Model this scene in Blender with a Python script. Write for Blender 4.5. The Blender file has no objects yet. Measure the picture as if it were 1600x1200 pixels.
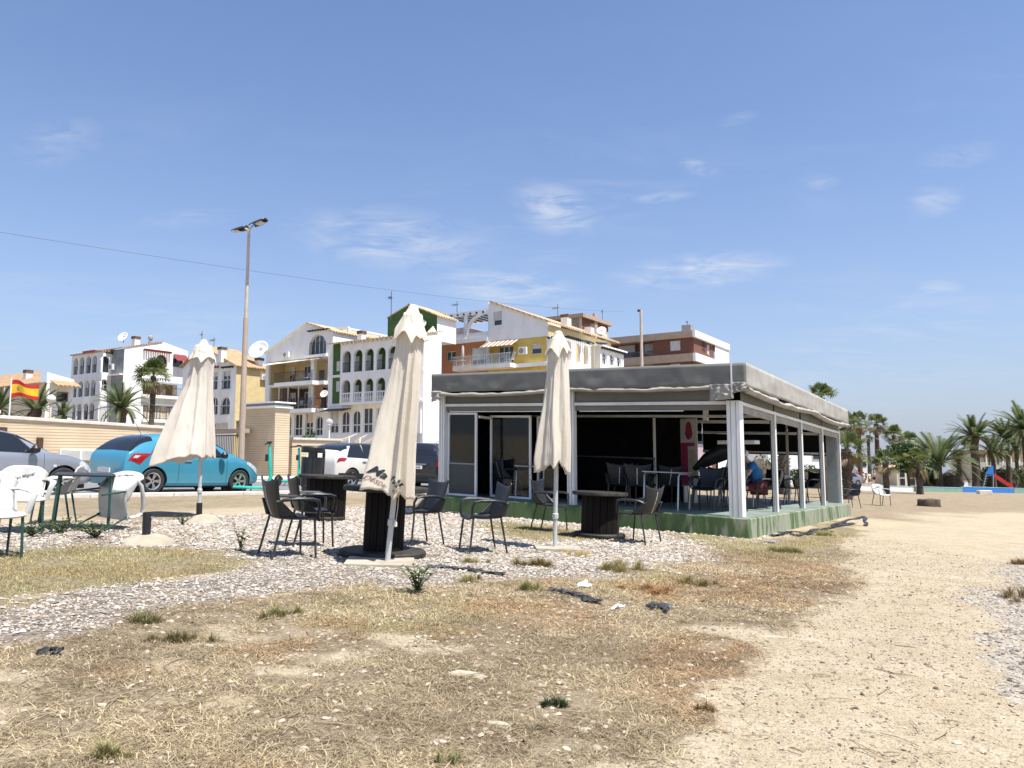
import bpy, bmesh, math, random
import numpy as np
from mathutils import Vector, Matrix, Quaternion, geometry, noise as mnoise
random.seed(7); np.random.seed(7)
PI = math.pi
SC = bpy.context.scene
COL = SC.collection

# ------------------------------------------------------------------ camera, sky, sun, exposure
F = 1174.0; TH = math.atan(114.0 / F); EYE = 1.15
cam_d = bpy.data.cameras.new('camera'); cam_d.sensor_width = 36.0; cam_d.lens = F / 1600 * 36
cam_d.clip_start = 0.05; cam_d.clip_end = 6000
cam = bpy.data.objects.new('camera', cam_d); COL.objects.link(cam)
cam.location = (0, 0, EYE); cam.rotation_euler = (PI / 2 + TH, 0, 0); SC.camera = cam

SUN_EL = math.radians(66); SUN_AZ = math.radians(-38)          # azimuth from +X towards +Y
to_sun = Vector((math.cos(SUN_EL) * math.cos(SUN_AZ), math.cos(SUN_EL) * math.sin(SUN_AZ), math.sin(SUN_EL)))
sd = bpy.data.lights.new('sun', 'SUN'); sd.energy = 5.0; sd.angle = math.radians(0.53); sd.color = (1.0, 0.955, 0.88)
sun = bpy.data.objects.new('sun', sd); COL.objects.link(sun)
sun.rotation_euler = to_sun.to_track_quat('Z', 'Y').to_euler()

W = bpy.data.worlds.new('World'); SC.world = W; W.use_nodes = True
nt = W.node_tree; nt.nodes.clear()
def N(t, tree=None, **kw):
    n = (tree or nt).nodes.new(t)
    for k, v in kw.items(): setattr(n, k, v)
    return n
L = nt.links.new
sky = N('ShaderNodeTexSky', sky_type='NISHITA', sun_disc=False, sun_elevation=SUN_EL,
        sun_rotation=PI / 2 - SUN_AZ, altitude=5.0, air_density=1.0, dust_density=0.6, ozone_density=2.6)
tc = N('ShaderNodeTexCoord')
sep = N('ShaderNodeSeparateXYZ'); L(tc.outputs['Generated'], sep.inputs[0])
addz = N('ShaderNodeMath', operation='ADD'); L(sep.outputs[2], addz.inputs[0]); addz.inputs[1].default_value = 0.12
dx = N('ShaderNodeMath', operation='DIVIDE'); L(sep.outputs[0], dx.inputs[0]); L(addz.outputs[0], dx.inputs[1])
dy = N('ShaderNodeMath', operation='DIVIDE'); L(sep.outputs[1], dy.inputs[0]); L(addz.outputs[0], dy.inputs[1])
cmb = N('ShaderNodeCombineXYZ'); L(dx.outputs[0], cmb.inputs[0]); L(dy.outputs[0], cmb.inputs[1])
cmap = N('ShaderNodeMapping'); L(cmb.outputs[0], cmap.inputs[0]); cmap.inputs['Rotation'].default_value = (0, 0, 0.35)
cmap.inputs['Scale'].default_value = (1.1, 2.4, 1)
nz = N('ShaderNodeTexNoise'); L(cmap.outputs[0], nz.inputs['Vector'])
nz.inputs['Scale'].default_value = 1.9; nz.inputs['Detail'].default_value = 9; nz.inputs['Roughness'].default_value = 0.63; nz.inputs['Distortion'].default_value = 0.7
nz2 = N('ShaderNodeTexNoise'); L(cmb.outputs[0], nz2.inputs['Vector'])
nz2.inputs['Scale'].default_value = 0.75; nz2.inputs['Detail'].default_value = 3
def ramp(tree, src, stops, interp='LINEAR'):
    r = tree.nodes.new('ShaderNodeValToRGB'); r.color_ramp.interpolation = interp
    el = r.color_ramp.elements
    while len(el) < len(stops): el.new(0.5)
    for e, (p, c) in zip(el, stops):
        e.position = p; e.color = (c if len(c) == 4 else (*c, 1)) if isinstance(c, tuple) else (c, c, c, 1)
    tree.links.new(src, r.inputs[0]); return r
r1 = ramp(nt, nz.outputs['Fac'], [(0.46, 0.0), (0.76, 1.0)])
r2 = ramp(nt, nz2.outputs['Fac'], [(0.42, 0.0), (0.64, 1.0)])
band = ramp(nt, sep.outputs[2], [(0.0, 0.35), (0.14, 1.0), (0.30, 0.9), (0.42, 0.12), (1.0, 0.05)])
m1 = N('ShaderNodeMath', operation='MULTIPLY'); L(r1.outputs[0], m1.inputs[0]); L(r2.outputs[0], m1.inputs[1])
m2 = N('ShaderNodeMath', operation='MULTIPLY'); L(m1.outputs[0], m2.inputs[0]); L(band.outputs[0], m2.inputs[1])
m3 = N('ShaderNodeMath', operation='MULTIPLY'); L(m2.outputs[0], m3.inputs[0]); m3.inputs[1].default_value = 0.35
# individual wisps: (bearing tan, height tan, half width, half height, tilt, strength)
uu = N('ShaderNodeMath', operation='DIVIDE'); L(sep.outputs[0], uu.inputs[0]); L(sep.outputs[1], uu.inputs[1])
ww = N('ShaderNodeMath', operation='DIVIDE'); L(sep.outputs[2], ww.inputs[0]); L(sep.outputs[1], ww.inputs[1])
uw = N('ShaderNodeCombineXYZ'); L(uu.outputs[0], uw.inputs[0]); L(ww.outputs[0], uw.inputs[1])
wn = N('ShaderNodeTexNoise'); wmap = N('ShaderNodeMapping'); wmap.inputs['Scale'].default_value = (11, 42, 1); wmap.inputs['Rotation'].default_value = (0, 0, -.25); L(uw.outputs[0], wmap.inputs[0]); L(wmap.outputs[0], wn.inputs['Vector'])
wn.inputs['Scale'].default_value = 1.0; wn.inputs['Detail'].default_value = 8; wn.inputs['Roughness'].default_value = .62; wn.inputs['Distortion'].default_value = .9
wr = ramp(nt, wn.outputs['Fac'], [(0.38, 0.0), (0.74, 1.0)])
front = N('ShaderNodeMath', operation='GREATER_THAN'); L(sep.outputs[1], front.inputs[0]); front.inputs[1].default_value = 0.05
wsum = m3.outputs[0]
for (cx_, cy_, sx_, sy_, rot_, st_) in ((870, 318, 85, 48, -.3, .95), (610, 368, 190, 60, -.12, .7), (790, 446, 140, 40, -.1, .85), (1095, 420, 160, 34, .1, .95), (1480, 450, 42, 20, 0, .8), (1105, 250, 42, 16, -.3, .6), (1045, 297, 60, 12, .1, .5), (1478, 305, 60, 30, .3, .5), (1292, 272, 45, 18, 0, .4), (65, 205, 90, 50, .2, .3), (1165, 168, 40, 12, .3, .35), (1520, 230, 80, 25, .2, .35), (270, 335, 120, 20, .1, .25)):
    k_ = 1 / 1174.0; mp_ = N('ShaderNodeMapping', vector_type='TEXTURE'); mp_.inputs['Location'].default_value = ((cx_ - 800) * k_, (714 - cy_) * k_, 0); mp_.inputs['Rotation'].default_value = (0, 0, rot_); mp_.inputs['Scale'].default_value = (sx_ * k_, sy_ * k_, 1); L(uw.outputs[0], mp_.inputs[0])
    ln = N('ShaderNodeVectorMath', operation='LENGTH'); L(mp_.outputs[0], ln.inputs[0]); fo = N('ShaderNodeMapRange', interpolation_type='SMOOTHSTEP'); L(ln.outputs['Value'], fo.inputs[0]); fo.inputs[1].default_value = 1.15; fo.inputs[2].default_value = 0.1; fo.inputs[3].default_value = 0; fo.inputs[4].default_value = st_
    ml = N('ShaderNodeMath', operation='MULTIPLY'); L(fo.outputs[0], ml.inputs[0]); L(wr.outputs[0], ml.inputs[1]); mf = N('ShaderNodeMath', operation='MULTIPLY'); L(ml.outputs[0], mf.inputs[0]); L(front.outputs[0], mf.inputs[1])
    mx_ = N('ShaderNodeMath', operation='MAXIMUM'); L(wsum, mx_.inputs[0]); L(mf.outputs[0], mx_.inputs[1]); wsum = mx_.outputs[0]
mixc = N('ShaderNodeMix', data_type='RGBA'); L(wsum, mixc.inputs[0])
hsv = N('ShaderNodeMix', data_type='RGBA', blend_type='MULTIPLY'); hsv.inputs[0].default_value = 1.0; hsv.inputs[7].default_value = (.86, .89, .98, 1)
L(sky.outputs[0], hsv.inputs[6])
hz1 = N('ShaderNodeMath', operation='MULTIPLY'); L(sep.outputs[2], hz1.inputs[0]); hz1.inputs[1].default_value = -5.5
hz2 = N('ShaderNodeMath', operation='EXPONENT'); L(hz1.outputs[0], hz2.inputs[0])
hz3 = N('ShaderNodeMath', operation='MULTIPLY', use_clamp=True); L(hz2.outputs[0], hz3.inputs[0]); hz3.inputs[1].default_value = .92
haze = N('ShaderNodeMix', data_type='RGBA'); L(hz3.outputs[0], haze.inputs[0]); L(hsv.outputs[2], haze.inputs[6]); haze.inputs[7].default_value = (2.30, 2.55, 3.30, 1)
L(haze.outputs[2], mixc.inputs[6]); mixc.inputs[7].default_value = (4.2, 4.4, 4.8, 1)
bg = N('ShaderNodeBackground'); bg.inputs[1].default_value = 0.114; L(mixc.outputs[2], bg.inputs[0])
wo = N('ShaderNodeOutputWorld'); L(bg.outputs[0], wo.inputs[0])

SC.view_settings.view_transform = 'Standard'; SC.view_settings.look = 'None'
SC.view_settings.exposure = 0.74; SC.view_settings.gamma = 1.0; SC.view_settings.use_curve_mapping = False
SC.render.engine = 'CYCLES'; SC.cycles.use_denoising = True
SC.cycles.max_bounces = 7; SC.cycles.transparent_max_bounces = 12

# ------------------------------------------------------------------ place: one gently falling ground plane, one street grid
GA, GB = 0.040, 0.006
def gz(x, y): return -GA * x - GB * y
def ray(px, py):
    u = (px - 800) / F; v = (600 - py) / F
    return Vector((u, math.cos(TH) - v * math.sin(TH), math.sin(TH) + v * math.cos(TH)))
def gp(px, py):
    d = ray(px, py); t = -EYE / (d.z + GA * d.x + GB * d.y); return Vector((0, 0, EYE)) + d * t
def pt(px, py, Y):
    d = ray(px, py); return Vector((0, 0, EYE)) + d * (Y / d.y)
def proj(x, y, z):
    z = z - EYE; c = y * math.cos(TH) + z * math.sin(TH); v = -y * math.sin(TH) + z * math.cos(TH)
    return 800 + F * x / c, 600 - F * v / c
E1 = Vector((-0.841, 0.541, 0)); E2 = Vector((0.541, 0.841, 0))
GRID = math.atan2(-0.541, 0.841)                                   # local x = -E1, local y = E2
GN = Vector((GA, GB, 1)).normalized(); GQ = Vector((0, 0, 1)).rotation_difference(GN)

# ------------------------------------------------------------------ objects
def tag(o, label=None, cat=None, group=None, kind=None):
    if label: o['label'] = label
    if cat: o['category'] = cat
    if group: o['group'] = group
    if kind or cat: o['kind'] = kind or 'thing'
    return o
def empty(name, label, cat, loc=(0, 0, 0), rz=0.0, group=None, tilt=False):
    o = bpy.data.objects.new(name, None); COL.objects.link(o); o.empty_display_size = 0.1
    o.location = loc
    if tilt:
        o.rotation_mode = 'QUATERNION'; o.rotation_quaternion = GQ @ Quaternion((0, 0, 1), rz)
    else: o.rotation_euler = (0, 0, rz)
    return tag(o, label, cat, group)
def link(name, me, parent=None):
    o = bpy.data.objects.new(name, me); COL.objects.link(o); o.parent = parent; return o
def children(o): return [c for c in COL.objects if c.parent == o]
def copy_tree(o, parent=None, kids=None):
    c = o.copy(); COL.objects.link(c); c.parent = parent
    for ch in KIDS.get(o.name, []): copy_tree(ch, c)
    return c
KIDS = {}
def index_kids():
    KIDS.clear()
    for o in COL.objects:
        if o.parent: KIDS.setdefault(o.parent.name, []).append(o)
class MB:
    def __init__(s): s.v = []; s.f = []
    def add(s, vs, fs):
        b = len(s.v); s.v.extend([tuple(p) for p in vs]); s.f.extend([tuple(i + b for i in f) for f in fs]); return s
    def box(s, c, d, rot=None):
        x, y, z = d[0] / 2, d[1] / 2, d[2] / 2
        vs = [Vector((i * x, j * y, k * z)) for k in (-1, 1) for i, j in ((-1, -1), (1, -1), (1, 1), (-1, 1))]
        if rot is not None: vs = [rot @ p for p in vs]
        c = Vector(c)
        return s.add([p + c for p in vs], [(3, 2, 1, 0), (4, 5, 6, 7), (0, 1, 5, 4), (1, 2, 6, 5), (2, 3, 7, 6), (3, 0, 4, 7)])
    def b2(s, x0, x1, y0, y1, z0, z1): return s.box(((x0 + x1) / 2, (y0 + y1) / 2, (z0 + z1) / 2), (abs(x1 - x0), abs(y1 - y0), abs(z1 - z0)))
    def bar(s, p, q, w, h=None, up=(0, 0, 1)):
        p, q = Vector(p), Vector(q); d = q - p; l = d.length; d = d.normalized(); up = Vector(up)
        if abs(d.dot(up)) > 0.98: up = Vector((0, 1, 0))
        a = d.cross(up).normalized(); b = a.cross(d)
        return s.box((p + q) / 2, (w, l, h or w), Matrix((a, d, b)).transposed())
    def tube(s, pts, r, n=8, cap=True, flat=1.0):
        pts = [Vector(p) for p in pts]; k = len(pts)
        rs = r if isinstance(r, (list, tuple)) else [r] * k
        vs = []; a = None
        for i, p in enumerate(pts):
            d = (pts[min(i + 1, k - 1)] - pts[max(i - 1, 0)]).normalized()
            if a is None:
                t = Vector((0, 0, 1)) if abs(d.z) < 0.9 else Vector((0, 1, 0)); a = d.cross(t).normalized()
            else: a = (a - d * a.dot(d)).normalized()
            b = d.cross(a)
            for j in range(n):
                th = 2 * PI * j / n; vs.append(p + a * rs[i] * math.cos(th) + b * rs[i] * flat * math.sin(th))
        fs = [(i * n + j, i * n + (j + 1) % n, (i + 1) * n + (j + 1) % n, (i + 1) * n + j) for i in range(k - 1) for j in range(n)]
        if cap: fs += [tuple(reversed(range(n))), tuple(range((k - 1) * n, k * n))]
        return s.add(vs, fs)
    def lathe(s, prof, n=24, c=(0, 0, 0), cap=True, fn=None):
        vs = []; c = Vector(c)
        for (r, z) in prof:
            for j in range(n):
                th = 2 * PI * j / n; p = Vector((r * math.cos(th), r * math.sin(th), z))
                vs.append(c + (fn(p) if fn else p))
        k = len(prof)
        fs = [(i * n + j, i * n + (j + 1) % n, (i + 1) * n + (j + 1) % n, (i + 1) * n + j) for i in range(k - 1) for j in range(n)]
        if cap: fs += [tuple(reversed(range(n))), tuple(range((k - 1) * n, k * n))]
        return s.add(vs, fs)
    def grid(s, fn, nu, nv, closed=False):
        vs = [fn(i / (nu if closed else nu - 1), j / (nv - 1)) for j in range(nv) for i in range(nu)]
        m = nu if closed else nu - 1
        return s.add(vs, [(j * nu + i, j * nu + (i + 1) % nu, (j + 1) * nu + (i + 1) % nu, (j + 1) * nu + i) for j in range(nv - 1) for i in range(m)])
    def xf(s, M, start=0): s.v = s.v[:start] + [tuple(M @ Vector(p)) for p in s.v[start:]]; return s
    def fn(s, f): s.v = [tuple(f(Vector(p))) for p in s.v]; return s
    def mesh(s, name, mat, smooth=False, ang=40):
        me = bpy.data.meshes.new(name); me.from_pydata(s.v, [], s.f); me.update()
        if mat: me.materials.append(mat)
        if smooth: me.shade_smooth(); me.set_sharp_from_angle(angle=math.radians(ang))
        return me
    def build(s, name, mat, parent=None, smooth=False, ang=40, bevel=0, solid=0, fix=False):
        me = s.mesh(name, mat, smooth, ang)
        if fix:
            bm = bmesh.new(); bm.from_mesh(me); bmesh.ops.recalc_face_normals(bm, faces=bm.faces); bm.to_mesh(me); bm.free()
        o = link(name, me, parent)
        if solid:
            m = o.modifiers.new('solid', 'SOLIDIFY'); m.thickness = solid; m.offset = 0
        if bevel:
            m = o.modifiers.new('bevel', 'BEVEL'); m.width = bevel; m.segments = 2; m.limit_method = 'ANGLE'
        return o
def text_mesh(s, size=1.0, shear=0.0, offset=0.0, extrude=0.0):
    c = bpy.data.curves.new('lettering', 'FONT'); c.body = s; c.size = size; c.shear = shear; c.offset = offset; c.extrude = extrude
    c.align_x = 'CENTER'; c.align_y = 'CENTER'; c.resolution_u = 4
    o = bpy.data.objects.new('lettering', c); COL.objects.link(o)
    dg = bpy.context.evaluated_depsgraph_get(); dg.update()
    me = o.evaluated_get(dg).to_mesh()
    vs = [v.co.copy() for v in me.vertices]; fs = [tuple(p.vertices) for p in me.polygons]
    bpy.data.objects.remove(o); bpy.data.curves.remove(c)
    return vs, fs

# ------------------------------------------------------------------ materials
def mat(name, col, rough=0.6, col2=None, scale=4.0, bump=0.0, bscale=None, metal=0.0, detail=5, spec=0.5, stretch=None, coat=0.0, mixpos=(0.38, 0.62), trans=0.0, alpha=1.0, rvar=0.0, coord='Object', sub=0.0):
    m = bpy.data.materials.new(name); m.use_nodes = True; t = m.node_tree; b = t.nodes['Principled BSDF']
    b.inputs['Roughness'].default_value = rough; b.inputs['Metallic'].default_value = metal
    b.inputs['Specular IOR Level'].default_value = spec; b.inputs['Coat Weight'].default_value = coat
    b.inputs['Transmission Weight'].default_value = trans; b.inputs['Alpha'].default_value = alpha
    b.inputs['Base Color'].default_value = (*col, 1)
    if sub: b.inputs['Subsurface Weight'].default_value = sub
    if col2 or bump or rvar:
        tcn = t.nodes.new('ShaderNodeTexCoord'); src = tcn.outputs[coord]
        if stretch:
            mp = t.nodes.new('ShaderNodeMapping'); mp.inputs['Scale'].default_value = stretch; t.links.new(src, mp.inputs[0]); src = mp.outputs[0]
        n = t.nodes.new('ShaderNodeTexNoise'); n.inputs['Scale'].default_value = scale; n.inputs['Detail'].default_value = detail; n.inputs['Roughness'].default_value = 0.6
        t.links.new(src, n.inputs['Vector'])
        if col2:
            r = ramp(t, n.outputs['Fac'], [(mixpos[0], col), (mixpos[1], col2)]); t.links.new(r.outputs[0], b.inputs['Base Color'])
        if rvar:
            mr = t.nodes.new('ShaderNodeMapRange'); mr.inputs[3].default_value = rough - rvar; mr.inputs[4].default_value = rough + rvar
            t.links.new(n.outputs['Fac'], mr.inputs[0]); t.links.new(mr.outputs[0], b.inputs['Roughness'])
        if bump:
            n2 = t.nodes.new('ShaderNodeTexNoise'); n2.inputs['Scale'].default_value = bscale or scale * 6; n2.inputs['Detail'].default_value = 4
            t.links.new(src, n2.inputs['Vector']); bp = t.nodes.new('ShaderNodeBump'); bp.inputs['Strength'].default_value = bump; bp.inputs['Distance'].default_value = 0.02
            t.links.new(n2.outputs['Fac'], bp.inputs['Height']); t.links.new(bp.outputs[0], b.inputs['Normal'])
    return m
def attr_mat(name, rough=0.8, attr='Col', transl=0.0, spec=0.3):
    m = bpy.data.materials.new(name); m.use_nodes = True; t = m.node_tree; b = t.nodes['Principled BSDF']
    a = t.nodes.new('ShaderNodeAttribute'); a.attribute_name = attr; t.links.new(a.outputs['Color'], b.inputs['Base Color'])
    b.inputs['Roughness'].default_value = rough; b.inputs['Specular IOR Level'].default_value = spec
    if transl:
        tr = t.nodes.new('ShaderNodeBsdfTranslucent'); t.links.new(a.outputs['Color'], tr.inputs[0])
        mx = t.nodes.new('ShaderNodeMixShader'); mx.inputs[0].default_value = transl
        t.links.new(b.outputs[0], mx.inputs[1]); t.links.new(tr.outputs[0], mx.inputs[2]); t.links.new(mx.outputs[0], t.nodes['Material Output'].inputs[0])
    return m
def leaf_mat(name, c1, c2, scale=3.0, transl=0.3):
    m = mat(name, c1, 0.55, c2, scale, spec=0.35); t = m.node_tree; b = t.nodes['Principled BSDF']
    tr = t.nodes.new('ShaderNodeBsdfTranslucent'); lk = b.inputs['Base Color'].links[0].from_socket; t.links.new(lk, tr.inputs[0])
    mx = t.nodes.new('ShaderNodeMixShader'); mx.inputs[0].default_value = transl
    t.links.new(b.outputs[0], mx.inputs[1]); t.links.new(tr.outputs[0], mx.inputs[2]); t.links.new(mx.outputs[0], t.nodes['Material Output'].inputs[0])
    return m
def cloth_mat(name, c1, c2, scale, st, transl):
    m = mat(name, c1, .92, c2, scale, .22, 55, stretch=(1, 1, st), spec=.2, mixpos=(.40, .72)); t = m.node_tree; b = t.nodes['Principled BSDF']
    tr = t.nodes.new('ShaderNodeBsdfTranslucent'); t.links.new(b.inputs['Base Color'].links[0].from_socket, tr.inputs[0])
    mx = t.nodes.new('ShaderNodeMixShader'); mx.inputs[0].default_value = transl
    t.links.new(b.outputs[0], mx.inputs[1]); t.links.new(tr.outputs[0], mx.inputs[2]); t.links.new(mx.outputs[0], t.nodes['Material Output'].inputs[0])
    return m
M = dict(
    white_wall=mat('white_render', (.84, .84, .82), .8, (.71, .705, .68), 1.3, .15, 30, stretch=(1, 1, .3), mixpos=(.45, .78)),
    white_paint=mat('white_paint', (.78, .78, .76), .45, (.68, .68, .65), 3, .05),
    alu=mat('powder_coated_aluminium', (.82, .82, .80), .45, (.70, .70, .675), 2.5, rvar=.08, stretch=(1, 1, .3)),
    yellow_wall=mat('yellow_render', (.66, .53, .28), .85, (.58, .46, .235), 1.2, .1, 30),
    ochre_wall=mat('ochre_render', (.66, .48, .13), .85, (.56, .40, .10), 1.2, .1, 30),
    orange_wall=mat('terracotta_render', (.50, .20, .095), .85, (.43, .165, .075), 1.2, .1, 30),
    green_wall=mat('green_render', (.070, .150, .040), .85, (.055, .120, .032), 1.4, .1, 30),
    cream_wall=mat('cream_render', (.72, .63, .48), .85, (.62, .53, .40), 1.0, .1, 30),
    pink_wall=mat('pale_pink_render', (.70, .52, .52), .85, (.62, .45, .45), 1.0, .1, 30),
    brick=mat('red_brick', (.20, .085, .055), .85, (.15, .06, .04), 6, .2, 60),
    beige_band=mat('beige_concrete_shaded_band', (.42, .32, .24), .85, (.36, .27, .20), 1.5, .1, 30),
    glass=mat('window_glass', (.035, .045, .055), .06, spec=.7),
    glass_blue=mat('bluish_window_glass', (.07, .10, .13), .08, spec=.7),
    shutter=mat('roller_shutter', (.62, .62, .60), .6, (.52, .52, .50), 2),
    dark_iron=mat('dark_iron', (.025, .025, .028), .5, (.05, .045, .04), 8),
    tar=mat('black_timber', (.03, .025, .022), .7),
    red_trim=mat('dark_red_timber', (.22, .02, .02), .6, (.16, .015, .015), 4),
    wood=mat('varnished_wood', (.34, .15, .05), .5, (.22, .09, .03), 5),
    brown=mat('brown_panel', (.10, .05, .03), .6, (.07, .035, .02), 3),
    grey_panel=mat('grey_panel', (.30, .31, .31), .6, (.24, .25, .25), 2),
    concrete=mat('concrete', (.48, .44, .38), .9, (.38, .34, .28), 3, .3, 25),
    chimney_cap=mat('clay_chimney_cap', (.16, .09, .06), .8, (.10, .06, .04), 4),
    antenna=mat('antenna_metal', (.12, .12, .13), .5, metal=.4),
    dish=mat('satellite_dish', (.74, .74, .72), .5, (.64, .64, .62), 3),
    asphalt=mat('asphalt', (.20, .195, .19), .9, (.15, .148, .145), 3, .3, 60),
    kerbstone=mat('kerb_concrete', (.62, .58, .52), .85, (.52, .48, .42), 4, .2, 40),
    rubber=mat('rubber', (.018, .018, .019), .8, (.03, .029, .028), 8),
    rim=mat('alloy_rim', (.62, .63, .65), .3, metal=.85),
    steel=mat('brushed_steel', (.52, .53, .54), .38, (.42, .43, .44), 6, metal=.75),
    dark_plastic=mat('dark_grey_plastic', (.012, .0145, .0175), .42, (.021, .0245, .029), 3.5, .08, 40, spec=.5, rvar=.08),
    black_plastic=mat('black_plastic', (.010, .0105, .011), .45, (.019, .019, .020), 5),
    leg_paint=mat('dark_leg_paint', (.022, .023, .025), .4, (.07, .065, .058), 9, metal=.3),
    white_resin=mat('white_resin', (.54, .54, .52), .42, (.42, .41, .385), 3, .05),
    green_leg=mat('green_leg_paint', (.010, .055, .042), .4, (.02, .075, .06), 8),
    print_dark=mat('dark_print', (.02, .022, .03), .6),
    print_grey=mat('pale_print', (.62, .62, .60), .6),
    print_red=mat('faded_red_print', (.24, .10, .08), .7),
    canvas=cloth_mat('cream_canvas', (.88, .83, .73), (.80, .74, .63), 2.6, .55, .40),
    canvas_old=cloth_mat('weathered_canvas', (.85, .80, .72), (.68, .61, .52), 2.3, .4, .36),
    pole_grey=mat('pale_grey_pole', (.55, .57, .57), .35, (.46, .47, .47), 6, metal=.2),
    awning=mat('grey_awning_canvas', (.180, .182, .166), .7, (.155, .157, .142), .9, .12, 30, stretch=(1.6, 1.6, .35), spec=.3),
    awning_light=mat('pale_and_sunlit_canvas', (.36, .345, .31), .7, (.29, .275, .245), 2.0, .15, 22, spec=.3),  # paler canvas for folds and flaps, also carries the right side's sunlight
    kiosk_floor=mat('green_grey_floor', (.20, .24, .215), .7, (.15, .19, .165), 1.5, .1, 30),
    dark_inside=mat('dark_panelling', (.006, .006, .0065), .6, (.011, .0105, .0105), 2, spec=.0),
    green_panel=mat('dark_green_panel', (.045, .06, .055), .5, (.035, .048, .044), 1.4),
    blind=mat('black_blind', (.008, .008, .009), .6, (.013, .013, .014), 2, spec=.1),
    spool=mat('black_stained_wood', (.006, .0048, .0042), .7, (.012, .009, .008), 5, .3, 24, stretch=(1, 1, .12), spec=.15),
    spool_edge=mat('worn_table_edge', (.018, .017, .016), .6, (.05, .045, .038), 7, .3, 30, spec=.25),
    slab=mat('cream_slab', (.42, .38, .30), .85, (.32, .28, .21), 4, .2, 30),
    stone=mat('pale_limestone', (.47, .41, .32), .9, (.34, .285, .21), 5, .5, 18),
    plastic_sheet=mat('black_plastic_sheet', (.018, .019, .021), .55, (.07, .07, .073), 9, .4, 24, spec=.3),
    trunk=mat('palm_trunk', (.115, .085, .06), .9, (.065, .047, .034), 5, .7, 9, stretch=(1, 1, 2.2)),
    bark=mat('tree_bark', (.10, .075, .05), .9, (.06, .045, .03), 6, .6, 14),
    date_leaf=leaf_mat('date_palm_leaf', (.085, .120, .045), (.175, .205, .095), 2.6, .4),
    fan_leaf=leaf_mat('fan_palm_leaf', (.080, .115, .030), (.175, .195, .066), 2.2, .4),
    dry_leaf=leaf_mat('dead_palm_leaf', (.27, .20, .115), (.42, .33, .20), 3.0, .25),
    hedge=leaf_mat('hedge_leaf', (.030, .062, .016), (.065, .105, .026), 2.4, .25),
    weed=leaf_mat('weed_leaf', (.055, .095, .028), (.10, .14, .045), 12, .25),
    skin=mat('skin', (.52, .30, .22), .6, (.46, .25, .18), 8),
)
# ------------------------------------------------------------------ ground
def axis(dense0, dense1, step, far0, far1, grow=1.16):
    a = list(np.arange(dense0, dense1 + 1e-6, step)); s = step; x = a[-1]
    while x < far1: s *= grow; x += s; a.append(x)
    s = step; x = a[0]; pre = []
    while x > far0: s *= grow; x -= s; pre.append(x)
    return np.array(pre[::-1] + a)
GX = axis(-8.0, 7.5, 0.05, -1500, 1500); GY = axis(1.6, 14.5, 0.05, -40, 2500)
def vnoise(x, y, s, seed=0, octv=3):
    """smooth value noise, numpy"""
    out = np.zeros_like(x, dtype=float); amp = 1.0; tot = 0.0
    for o in range(octv):
        xs = x * s * 2 ** o + 17.3 * seed + 91.7 * o; ys = y * s * 2 ** o - 9.1 * seed + 33.1 * o
        xi = np.floor(xs); yi = np.floor(ys); xf = xs - xi; yf = ys - yi
        xf = xf * xf * (3 - 2 * xf); yf = yf * yf * (3 - 2 * yf)
        def h(a, b): q = np.sin(a * 127.1 + b * 311.7 + seed * 74.7) * 43758.5453; return q - np.floor(q)
        v = (h(xi, yi) * (1 - xf) + h(xi + 1, yi) * xf) * (1 - yf) + (h(xi, yi + 1) * (1 - xf) + h(xi + 1, yi + 1) * xf) * yf
        out += amp * v; tot += amp; amp *= 0.5
    return out / tot
def in_poly(px, py, poly):
    c = np.zeros(px.shape, bool); n = len(poly)
    for i in range(n):
        x0, y0 = poly[i]; x1, y1 = poly[(i + 1) % n]
        if y0 == y1: continue
        k = ((y0 > py) != (y1 > py)) & (px < (x1 - x0) * (py - y0) / (y1 - y0) + x0); c ^= k
    return c
def world_poly(p): return [(q.x, q.y) for q in (gp(*a) for a in p)]
GRAVEL = world_poly([(-500, 1090), (0, 1018), (60, 1005), (180, 985), (250, 966), (330, 952), (440, 936), (560, 916), (640, 926), (760, 906), (860, 902), (960, 905), (1050, 890), (1130, 868), (1190, 846), (1150, 836), (900, 800), (690, 786), (560, 792), (420, 800), (330, 812), (100, 818), (-500, 835)])
DRY = world_poly([(-500, 1100), (0, 1012), (60, 1000), (180, 980), (250, 960), (330, 945), (440, 930), (560, 908), (640, 915), (760, 897), (860, 892), (960, 895), (1050, 880), (1130, 860), (1190, 842), (1340, 806), (1325, 850), (1300, 880), (1340, 930), (1250, 960), (1190, 1000), (1150, 1035), (1172, 1070), (1130, 1120), (1080, 1200), (1000, 1400), (-700, 1400)])
TURFS = [world_poly(p) for p in (
    [(-500, 905), (0, 862), (120, 846), (330, 856), (400, 868), (380, 885), (300, 898), (230, 908), (120, 925), (40, 928), (0, 925), (-500, 960)],
    [(735, 826), (800, 812), (900, 826), (980, 838), (900, 846), (800, 842)],
    [(1050, 828), (1120, 836), (1170, 848), (1230, 846), (1330, 806), (1345, 812), (1290, 862), (1240, 880), (1190, 868), (1120, 852), (1040, 838)],
    [(480, 948), (560, 925), (660, 930), (790, 940), (800, 965), (700, 985), (560, 990), (490, 970)],
    [(20, 925), (90, 922), (95, 940), (30, 948)], [(930, 905), (1010, 880), (1075, 905), (1060, 930), (960, 930)])]
GREY = world_poly([(1600, 862), (1572, 900), (1545, 955), (1535, 1020), (1560, 1080), (1585, 1140), (1600, 1250), (2600, 1250), (2600, 872)])
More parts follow.
